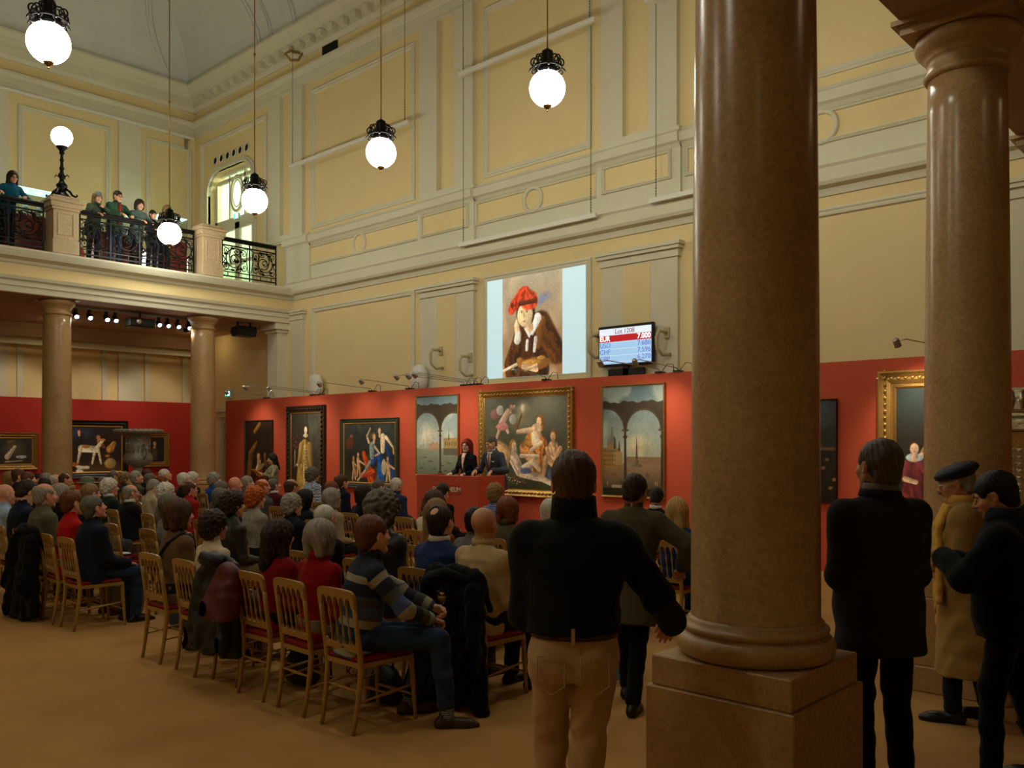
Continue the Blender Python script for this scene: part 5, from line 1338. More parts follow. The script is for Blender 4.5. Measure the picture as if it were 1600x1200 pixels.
def skeleton(sp):
    J = {}; D = math.radians
    w = {'m': .180, 'f': .160, 'h': .184, 'c': .12}[sp.get('b', 'm')]
    sit = sp.get('sit', True)
    P = np.array([0, -.05, .565]) if sit else np.array([0, 0, .955])
    J['P'] = P; J['Rt'] = rotx(-D(sp.get('lean', 4))) @ rotz(D(sp.get('twist', 0)))
    T = lambda v: P + J['Rt'] @ np.array(v, float)
    J['T'] = T; N = T((0, -.005, .50)); J['N'] = N
    J['Rh'] = rotz(D(sp.get('yaw', 0))) @ rotx(D(sp.get('pitch', 0))) @ roty(D(sp.get('roll', 0)))
    J['H'] = N + np.array([0, .012, .06]) + J['Rt'] @ np.array([0, .0, .0]) + J['Rh'] @ np.array([0, .012, .070])
    for sd, nm in ((-1, 'L'), (1, 'R')):
        S = T((sd * w, 0, .405)); J['S' + nm] = S
        arms = sp.get('arms', 'lap'); hint = (sd * .45, -.8, -.5)
        if nm in sp.get('wr', {}): Wt, hint = sp['wr'][nm]
        elif arms == 'lap': Wt = P + np.array([sd * .075, .27, .075])
        elif arms == 'thigh': Wt = P + np.array([sd * .13, .34, .06])
        elif arms == 'cross': Wt = T((-sd * .07, .19 + .02 * sd, .22)); hint = (sd * 1, .0, -.6)
        elif arms == 'down': Wt = T((sd * (w + .06), .03, -.13)); hint = (sd * .2, -1, 0)
        elif arms == 'front': Wt = T((sd * .08, .24, .12))
        elif arms == 'pocket': Wt = T((sd * (w + .0), .06, -.04)); hint = (sd * .8, -1, 0)
        J['E' + nm], J['W' + nm] = ik(S, Wt, .285, .25, hint)
        if sit:
            J['h' + nm] = P + np.array([sd * .085, .02, -.01])
            kx = sp.get('spread', .10)
            J['k' + nm] = np.array([sd * kx, .40, .53]); J['a' + nm] = np.array([sd * kx, .40 + sp.get('foot', -.02) * (1 if sd > 0 else 1.5), .10])
        else:
            J['h' + nm] = P + np.array([sd * .085, 0, -.02])
            st = sp.get('stride', {}).get(nm, (sd * .10, .0))
            J['a' + nm] = np.array([st[0], st[1] - .02, .10 + (st[2] if len(st) > 2 else 0)]); J['k' + nm] = (J['h' + nm] + J['a' + nm]) / 2 + np.array([0, .035 + (abs(st[1]) * .1), .02])
        if 'k' + nm in sp: J['k' + nm] = np.array(sp['k' + nm]); J['a' + nm] = np.array(sp['a' + nm])
        J['f' + nm] = np.array([0, 1, 0]) if nm not in sp.get('toe', {}) else np.array(sp['toe'][nm])
    return J

HS = 1.07
def head_fld(f, sp, J):
    f.frame(J['H'], J['Rh'], HS)
    fem = sp.get('b', 'm') in 'fc'
    k = .018
    f.el((0, -.018, .03), (.075, .094, .087), k); f.el((0, .028, -.028), (.060, .060, .080), .02)
    f.rc((-.05, .005, -.04), (-.016, .062, -.094), .016, .014, .02); f.rc((.05, .005, -.04), (.016, .062, -.094), .016, .014, .02)
    f.rc((-.01, .068, -.093), (.01, .068, -.093), .015 if fem else .018, .015 if fem else .018, .015)
    f.rc((-.03, .074, .022), (.03, .074, .022), .011 if not fem else .009, .011 if not fem else .009, .014)
    f.el((-.038, .058, -.022), (.022, .022, .022), .02); f.el((.038, .058, -.022), (.022, .022, .022), .02)
    for q in (-1, 1): f.el((q * .031, .089, .003), (.016, .013, .010), .008, cut=True)
    for q in (-1, 1): f.el((q * .031, .072, .003), (.0125, .0125, .0125), .003)
    f.rc((0, .084, .012), (0, .104, -.022), .007, .0115, .008)
    for q in (-1, 1): f.el((q * .011, .095, -.026), (.008, .010, .007), .005)
    f.el((0, .086, -.048), (.023, .011, .006), .005); f.el((0, .084, -.058), (.020, .011, .006), .005); f.el((0, .102, -.053), (.024, .006, .0018), .002, cut=True)
    for q in (-1, 1):
        f.el((q * .077, -.006, -.002), (.009, .017, .030), .006); f.el((q * .084, .002, .0), (.006, .008, .016), .004, cut=True)
    f.frame()
    H = J['H']; N = J['N']; r = .048 if fem else .057
    a = H + J['Rh'] @ np.array([0, -.022, -.06])
    f.rc(a, N + J['Rt'] @ np.array([0, .0, -.03]), r, r + .008, .025)
    f.frame(J['P'], J['Rt'])
    f.torso([(.34, 0, .12, .085), (.42, 0, .14, .085), (.47, -.003, .09, .065), (.50, -.005, .055, .05)], .03)
    f.frame()

def hand_fld(W, E, sd, sp, curl=.55, spread=1.0, up=(0, 0, 1), dirn=None):
    W = np.array(W); d = W - np.array(E) if dirn is None else np.array(dirn, float); d = d / np.linalg.norm(d)
    z = np.array(up, float); z = z - d * (z @ d); z /= np.linalg.norm(z); x = np.cross(d, z)
    R = np.stack([x, d, z], 1)
    f = Fld(W - .17, W + .17, .0042); f.frame(W, R)
    t = -sd                                  # thumb towards the body's middle
    xs = [t * .027, t * .009, -t * .009, -t * .026]
    f.rc((0, -.035, 0), (0, .005, 0), .025, .024, .012)
    for i, x0 in enumerate(xs): f.rc((x0 * .55, .005, 0), (x0, .078 - .003 * abs(i - 1), .004), .014, .0115, .010)
    for i, (x0, L) in enumerate(zip(xs, (.072, .080, .075, .058))):
        p = np.array([x0, .080 - .003 * abs(i - 1), .003]); a = 0.0
        for j, (fr, r0, r1) in enumerate(((.45, .0098, .0088), (.32, .0088, .0080), (.23, .0080, .0066))):
            a += curl * (1.0, 1.1, .7)[j] * (1 + .1 * i)
            q = p + L * fr * np.array([x0 * .5 * spread * (1 if j == 0 else .3), math.cos(a), -math.sin(a)])
            f.rc(p, q, r0, r1, .003); p = q
    p = np.array([t * .020, .018, -.006]); q = np.array([t * .048, .050, -.014]); s_ = np.array([t * .050, .082, -.022 - .015 * curl])
    f.rc(p, q, .014, .011, .008); f.rc(q, s_, .0105, .008, .003)
    return f.mesh()

def person_body(sp):
    J = skeleton(sp); H = J['H']
    hres = sp.get('hr', .0062)
    f = Fld(H + [-.17, -.17, -.30], H + [.17, .17, .15], hres); head_fld(f, sp, J)
    parts = [f.mesh()]
    lo = np.array([-.55, -.75, -.02]); hi = np.array([.55, .85, 1.75])
    g = Fld(lo, hi, .02)
    g.frame(J['P'], J['Rt']); g.torso([(-.12, 0, .12, .09), (0, 0, .135, .09), (.12, 0, .115, .085), (.34, 0, .14, .09), (.43, 0, .11, .07)], .03); g.frame()
    for nm in 'LR':
        g.rc(J['S' + nm], J['E' + nm], .042, .034, .02); g.rc(J['E' + nm], J['W' + nm], .034, .026, .02)
        g.rc(J['h' + nm], J['k' + nm], .07, .048, .02); g.rc(J['k' + nm], J['a' + nm], .048, .034, .02)
    parts.append(g.mesh())
    if sp.get('hands', True):
        for nm, sd in (('L', -1), ('R', 1)):
            hk = dict(sp.get('hk', {}).get(nm, {}))
            parts.append(hand_fld(J['W' + nm], J['E' + nm], sd, sp, **hk))
    return to_mesh('person', parts), J

TP = {'m': [(-.13, 0, .168, .128), (-.02, 0, .172, .128), (.10, 0, .162, .122), (.20, .0, .170, .124), (.32, 0, .186, .128), (.40, -.004, .178, .116), (.455, -.008, .125, .088), (.50, -.01, .070, .066)],
      'f': [(-.13, 0, .170, .126), (-.02, 0, .170, .124), (.10, 0, .146, .108), (.20, .002, .148, .112), (.32, .004, .160, .122), (.40, -.004, .150, .104), (.455, -.008, .104, .078), (.50, -.01, .058, .056)],
      'h': [(-.13, .01, .190, .150), (-.02, .02, .200, .158), (.10, .02, .194, .154), (.20, .015, .192, .148), (.32, .005, .196, .140), (.40, -.004, .186, .122), (.455, -.008, .130, .092), (.50, -.01, .072, .068)],
      'c': [(-.13, 0, .130, .100), (-.02, 0, .130, .100), (.10, 0, .125, .098), (.20, 0, .130, .10), (.32, 0, .136, .10), (.40, 0, .128, .09), (.455, 0, .09, .07), (.50, 0, .055, .052)]}
def top_mesh(sp, J, res=.0105, inf=.006, hem=-.13, flare=0.0, fold=.0035, collar=.535, cuff=.018, sleeves=True, name='sweater', cr=.0):
    f = Fld((-.62, -.78, max(-.02, J['P'][2] - .08 - (-hem if hem < 0 else 0) - .1)), (.62, .86, 1.62 if not sp.get('sit', True) else 1.2), res)
    b = sp.get('b', 'm'); f.frame(J['P'], J['Rt'])
    pr = [(z, cy, rx + inf, ry + inf) for z, cy, rx, ry in TP[b]]
    if hem < -.13: pr = [(hem, pr[0][1], pr[0][2] + flare, pr[0][3] + flare)] + [((hem + (-.13)) / 2, pr[0][1], pr[0][2] + flare * .55, pr[0][3] + flare * .55)] + pr
    elif hem > -.13: pr = [(hem, pr[1][1], float(np.interp(hem, [p[0] for p in pr], [p[2] for p in pr])), float(np.interp(hem, [p[0] for p in pr], [p[3] for p in pr])))] + [p for p in pr if p[0] > hem + .01]
    f.torso(pr, .03)
    w = {'m': .180, 'f': .160, 'h': .184, 'c': .12}[b]; rs = {'m': .060, 'f': .051, 'h': .062, 'c': .042}[b] + inf
    for sd in (-1, 1): f.rc((sd * .05, -.012, .452), (sd * w * .96, 0, .40), .045 + inf * .5, rs, .03)
    if b == 'f':
        for sd in (-1, 1): f.el((sd * .065, .085, .27), (.062, .055, .058), .03)
    f.frame()
    if sleeves:
        for nm in 'LR':
            S, E, Wt = J['S' + nm], J['E' + nm], J['W' + nm]
            f.rc(S, E, rs - .004, rs - .013, .035); f.rc(E, Wt + (E - Wt) / (np.linalg.norm(E - Wt)) * cuff, rs - .013, rs - .021, .02)
            f.el(E, (rs - .008,) * 3, .02)
    if fold: f.folds(fold, 1.0, sp.get('ph', 0))
    f.frame(J['P'], J['Rt']); f.frame()
    a = J['N'] + J['Rt'] @ np.array([0, 0, .0]); bb = J['H'] + J['Rh'] @ np.array([0, -.025, -.07])
    ax = (bb - a) / np.linalg.norm(bb - a)
    nr = (.057 if b in 'fc' else .066) + cr
    f.rc(a - ax * .04, a + ax * (collar - .50 - nr * .0), nr + .006, nr + .003, .02)
    f.rc(a + ax * .0, a + ax * .2, nr - .006, nr - .004, .006, cut=True)
    return to_mesh(name, [f.mesh()])
def trousers_mesh(sp, J, res=.0105, fold=.005, waist=.08, inf=0.0, name='trousers', hemk=.02):
    sit = sp.get('sit', True)
    f = Fld((-.45, -.75, .0), (.45, .75, J['P'][2] + .16), res)
    b = sp.get('b', 'm'); f.frame(J['P'], J['Rt'] if not sit else None)
    if sit: f.torso([(-.10, .01, .165, .125), (0, 0, .175, .128), (waist, -.005, .158, .12)], .03)
    else:
        f.torso([(-.12, 0, .160, .118), (-.04, -.005, .172, .128), (.0, 0, .168, .124), (waist, 0, .154, .116)], .03)
        for sd in (-1, 1): f.el((sd * .078, -.055, -.06), (.085, .075, .095), .03)
    f.frame()
    for nm in 'LR':
        h, k, a = J['h' + nm], J['k' + nm], J['a' + nm]
        f.rc(h, k, .092 + inf, .066 + inf, .022); f.rc(k, k + (a - k) * .5, .064 + inf, .059 + inf, .03); f.rc(k + (a - k) * .5, a + (k - a) * hemk, .060 + inf, .056 + inf, .02)
    f.folds(fold, 1.25, 1.7 + sp.get('ph', 0))
    return to_mesh(name, [f.mesh()])
def shoe_mesh(sp, J, nm, res=.008):
    a = J['a' + nm]; d = J['f' + nm] / np.linalg.norm(J['f' + nm])
    R = np.stack([np.cross(d, (0, 0, 1)), d, np.array([0, 0, 1.0])], 1); o = np.array([a[0], a[1], a[2] - .10])
    f = Fld(o + [-.3, -.3, -.01], o + [.3, .3, .2], res); f.frame(o, R)
    f.rc((0, -.05, .034), (0, .0, .036), .036, .038, .02); f.rc((0, .0, .04), (0, .13, .024), .040, .040, .02); f.rc((0, .10, .02), (0, .175, .016), .042, .030, .02)
    f.rc((0, -.03, .03), (0, -.01, .095), .040, .040, .02); f.rc((0, -.01, .08), (0, -.01, .16), .036, .036, .004, cut=True)
    f.frame(); f.F = np.maximum(f.F, (o[2] + .002 - (f.lo[2] + f.h * np.arange(f.n[2])))[None, None, :].astype(np.float32))
    return to_mesh('shoe', [f.mesh()])

# ---- hair, hats (head-local)
def hair_mesh(kind):
    f = Fld((-.24, -.26, -.36), (.24, .2, .25), .0058)
    c = (0, -.022, .036)
    def noise(A, q, ph=0):
        X, Y, Z = np.meshgrid(*[f.lo[k] + f.h * np.arange(f.n[k]) for k in range(3)], indexing='ij')
        th = np.arctan2(X, -Y + .02); f.F = f.F + A * (np.sin(q * th * 3 + 30 * Z * (q > 6) + 2 * np.sin(20 * Z + ph)) * .6 + np.sin(q * 5.3 * th + 55 * Z + ph) * .4).astype(np.float32)
    def lumps(A, w):
        X, Y, Z = np.meshgrid(*[f.lo[k] + f.h * np.arange(f.n[k]) for k in range(3)], indexing='ij')
        f.F = f.F + A * (np.sin(w * X + 2 * np.sin(w * .6 * Z)) * np.sin(w * Y + 1.3) * np.sin(w * Z + 2 * np.sin(w * .5 * X))).astype(np.float32)
    def face(zb=-.2, y0=.0, rx=.074):
        f.el((0, .105, -.055), (rx, .085, .108), .012, cut=True)
        for q in (-1, 1): f.el((q * .086, .012, -.012), (.03, .03, .042), .01, cut=True)
    if kind == 'short':
        f.el(c, (.083, .103, .095), .02); f.el((0, -.06, -.025), (.066, .052, .070), .02); noise(.003, 9); lumps(.004, 48); face(); f.rc((-.12, -.05, -.118), (.12, -.05, -.118), .045, .045, .01, cut=True)
    elif kind == 'crop':
        f.el(c, (.079, .0985, .091), .02); f.el((0, -.06, -.022), (.062, .047, .066), .02); noise(.0018, 11); lumps(.003, 50); face(); f.rc((-.12, -.05, -.115), (.12, -.05, -.115), .045, .045, .01, cut=True)
    elif kind == 'fringe':
        f.el(c, (.083, .102, .088), .02); f.el((0, -.06, -.025), (.068, .050, .072), .02); noise(.0035, 9); face()
        f.el((0, .035, .105), (.080, .125, .078), .012, cut=True); f.rc((-.12, -.05, -.125), (.12, -.05, -.125), .045, .045, .01, cut=True)
    elif kind == 'receding':
        f.el(c, (.081, .101, .091), .02); f.el((0, -.06, -.025), (.066, .050, .075), .02); noise(.003, 9); face()
        f.el((0, .085, .11), (.055, .10, .06), .012, cut=True); f.el((0, -.098, .095), (.036, .034, .036), .008, cut=True); f.rc((-.12, -.05, -.125), (.12, -.05, -.125), .045, .045, .01, cut=True)
    elif kind == 'bob':
        f.el((0, -.025, .035), (.098, .115, .10), .03)
        for q in (-1, 1): f.rc((q * .07, .0, .0), (q * .072, -.01, -.085), .036, .030, .03)
        f.rc((-.05, -.07, -.02), (-.05, -.075, -.09), .045, .035, .03); f.rc((.05, -.07, -.02), (.05, -.075, -.09), .045, .035, .03); noise(.005, 8)
        f.el((0, .11, -.05), (.062, .085, .10), .012, cut=True)
    elif kind == 'fluffy':
        f.el((0, -.025, .035), (.098, .116, .104), .03); f.el((0, -.06, -.03), (.085, .07, .075), .03); lumps(.010, 75); noise(.004, 9)
        f.el((0, .115, -.05), (.066, .085, .10), .012, cut=True); f.rc((-.12, -.05, -.145), (.12, -.05, -.145), .045, .045, .01, cut=True)
    elif kind == 'frizzy':
        f.el((0, -.03, .04), (.125, .135, .125), .03); f.el((0, -.06, -.04), (.11, .09, .085), .03); lumps(.016, 62); noise(.005, 7)
        f.el((0, .13, -.055), (.068, .10, .11), .012, cut=True)
    elif kind == 'long':
        f.el((0, -.022, .035), (.092, .110, .099), .03)
        for q in (-1, 1): f.rc((q * .068, -.01, .0), (q * .085, -.02, -.20), .036, .030, .04); f.rc((q * .04, -.07, .0), (q * .05, -.085, -.26), .050, .038, .04)
        noise(.005, 9); f.el((0, .11, -.06), (.058, .085, .13), .012, cut=True)
    elif kind == 'updo':
        f.el(c, (.088, .108, .098), .02); f.el((0, -.06, -.025), (.070, .052, .065), .02); f.el((.0, -.105, .05), (.055, .045, .05), .02); f.el((.03, -.12, .02), (.03, .03, .04), .02); noise(.005, 8); face()
    elif kind == 'clip':
        f.el((0, -.025, .03), (.098, .115, .10), .03); f.rc((0, -.08, .0), (-.03, -.10, -.19), .075, .06, .04)
        for q in (-1, 1): f.rc((q * .06, -.03, .0), (q * .075, -.05, -.18), .04, .035, .04)
        noise(.007, 8); lumps(.005, 60); f.el((0, .11, -.05), (.060, .085, .11), .012, cut=True)
    elif kind == 'beanie':
        f.el((0, -.02, .045), (.090, .108, .10), .02); f.rc((-.0, -.0, .0), (0, 0, .0), .01, .01); noise(.0025, 20); f.el((0, .06, -.075), (.12, .16, .09), .006, cut=True); f.rc((-.2, -.2, -.12), (.2, -.2, -.12), .1, .1, .01, cut=True)
    elif kind == 'beret':
        f.el((0, -.02, .075), (.118, .135, .052), .02, rx=-.15); f.el((0, -.01, .05), (.086, .105, .05), .02); f.el((0, -.01, .0), (.12, .15, .045), .006, cut=True); f.rc((0, -.02, .12), (0, -.02, .15), .004, .003, .004)
    elif kind == 'brim':
        f.el((0, -.02, .08), (.086, .104, .07), .02); f.el((0, -.01, .055), (.15, .165, .012), .01); f.el((0, .0, .0), (.14, .16, .04), .004, cut=True)
    return to_mesh('hair', [f.mesh()])
HAIRM = {}
def hair(kind):
    if kind not in HAIRM: HAIRM[kind] = hair_mesh(kind)
    return HAIRM[kind]
HC = {'white': (196, 190, 176), 'grey': (140, 132, 118), 'dgrey': (92, 86, 76), 'brown': (74, 46, 26), 'dbrown': (42, 28, 18), 'black': (18, 14, 12), 'blond': (176, 140, 84), 'dblond': (128, 98, 58),
      'orange': (168, 78, 22), 'auburn': (112, 58, 26), 'red': (116, 22, 14), 'rbrown': (96, 52, 24), 'navyhat': (20, 22, 46), 'greyhat': (106, 110, 106), 'greenhat': (92, 96, 74)}
def hmat(c): return mat('hair_' + c, HC[c], .55, var=.28, scale=14, bump=.5, bscale=70, stretch=(1.5, 1.5, .35), spec=.3)
SKIN = {'fair': (218, 164, 130), 'pink': (214, 146, 118), 'tan': (190, 134, 96), 'pale': (226, 184, 154)}
def smat(c): return mat('skin_' + c, SKIN[c], .5, var=.06, scale=10, spec=.35)
LIPS = mat('lips', (168, 92, 78), .4)
CACHE = {}
def shared(me, m):
    """object-level material so copies can share the mesh"""
    return me
def put(name, me, m, parent, M=None):
    if not me.materials: me.materials.append(m)
    o = bpy.data.objects.new(name, me); COL.objects.link(o)
    o.material_slots[0].link = 'OBJECT'; o.material_slots[0].material = m
    if parent is not None: o.parent = parent
    if M is not None: o.matrix_local = M
    return o
def mat4(R, t): 
    M = Matrix.Identity(4)
    for i in range(3):
        for j in range(3): M[i][j] = float(R[i][j])
        M[i][3] = float(t[i])
    return M
def glasses_mesh():
    m = MB()
    for q in (-1, 1):
        m.tube([(q * .033 + .021 * math.cos(a), .097 - .002 * abs(math.cos(a)), .003 + .016 * math.sin(a)) for a in [2 * PI * k / 18 for k in range(18)]], .0024, 6, closed=True)
        m.tube([(q * .054, .096, .008), (q * .078, .07, .008), (q * .084, .0, .006), (q * .082, -.015, -.006)], .0022, 6)
    m.tube([(-.012, .098, .006), (0, .102, .009), (.012, .098, .006)], .0022, 6)
    me = bpy.data.meshes.new('glasses'); me.from_pydata(m.V, [], m.F); me.update(); return me
GLS = glasses_mesh()
def eye_mesh():
    m = MB()
    for q in (-1, 1): m.sphere((q * .031, .0785, .003), .0078, 8)
    me = bpy.data.meshes.new('eyes'); me.from_pydata(m.V, [], m.F); me.update(); return me
EYES = eye_mesh()
def brow_mesh():
    m = MB()
    for q in (-1, 1): m.tube([(q * .014, .092, .022), (q * .03, .090, .028), (q * .046, .078, .024)], [.003, .0036, .002], 6)
    m.tube([(-.018, .097, -.0535), (0, .1, -.052), (.018, .097, -.0535)], [.0015, .0022, .0015], 6)
    me = bpy.data.meshes.new('brows'); me.from_pydata(m.V, [], m.F); me.update(); return me
BROW = brow_mesh()

def person(name, loc, rz, scale, sp, hairk, hairc, skin, top, bottom, shoe, label, group=None, cat='person', extra=None, glasses=False, topname='sweater', botname='trousers', topkw=None, botkw=None, res=None, features=False):
    key = (repr(sorted((k, repr(v)) for k, v in sp.items())), repr(topkw), repr(botkw), topname, botname, res)
    if key not in CACHE:
        body, J = person_body(sp)
        r = res or .0105
        CACHE[key] = dict(J=J, body=body, top=top_mesh(sp, J, r, name=topname, **(topkw or {})), bot=trousers_mesh(sp, J, r, name=botname, **(botkw or {})), sh=[shoe_mesh(sp, J, n) for n in 'LR'])
    c = CACHE[key]; J = c['J']
    b = put(name, c['body'], smat(skin), None); b.location = loc; b.rotation_euler = (0, 0, rz); b.scale = (scale,) * 3
    tag(b, label, cat, group)
    Mh = mat4(J['Rh'] * HS, J['H'])
    put('hair' if hairk not in ('beanie', 'beret', 'brim') else 'hat', hair(hairk), hmat(hairc), b, Mh)
    if hairk in ('beanie', 'beret', 'brim'): put('hair', hair('crop' if hairk != 'beanie' else 'long'), hmat('grey' if hairk != 'beanie' else 'dblond'), b, Mh)
    put(topname, c['top'], top, b); put(botname, c['bot'], bottom, b)
    for s_ in c['sh']: put('shoe', s_, shoe, b)
    if glasses: put('glasses', GLS, M_BLACK if glasses is True else glasses, b, Mh)
    if features:
        put('eyes', EYES, mat('eye_dark', (30, 22, 18), .2), b, Mh); put('eyebrows', BROW, hmat(hairc if hairk not in ('beret', 'beanie') else 'dgrey'), b, Mh)
    return b, J

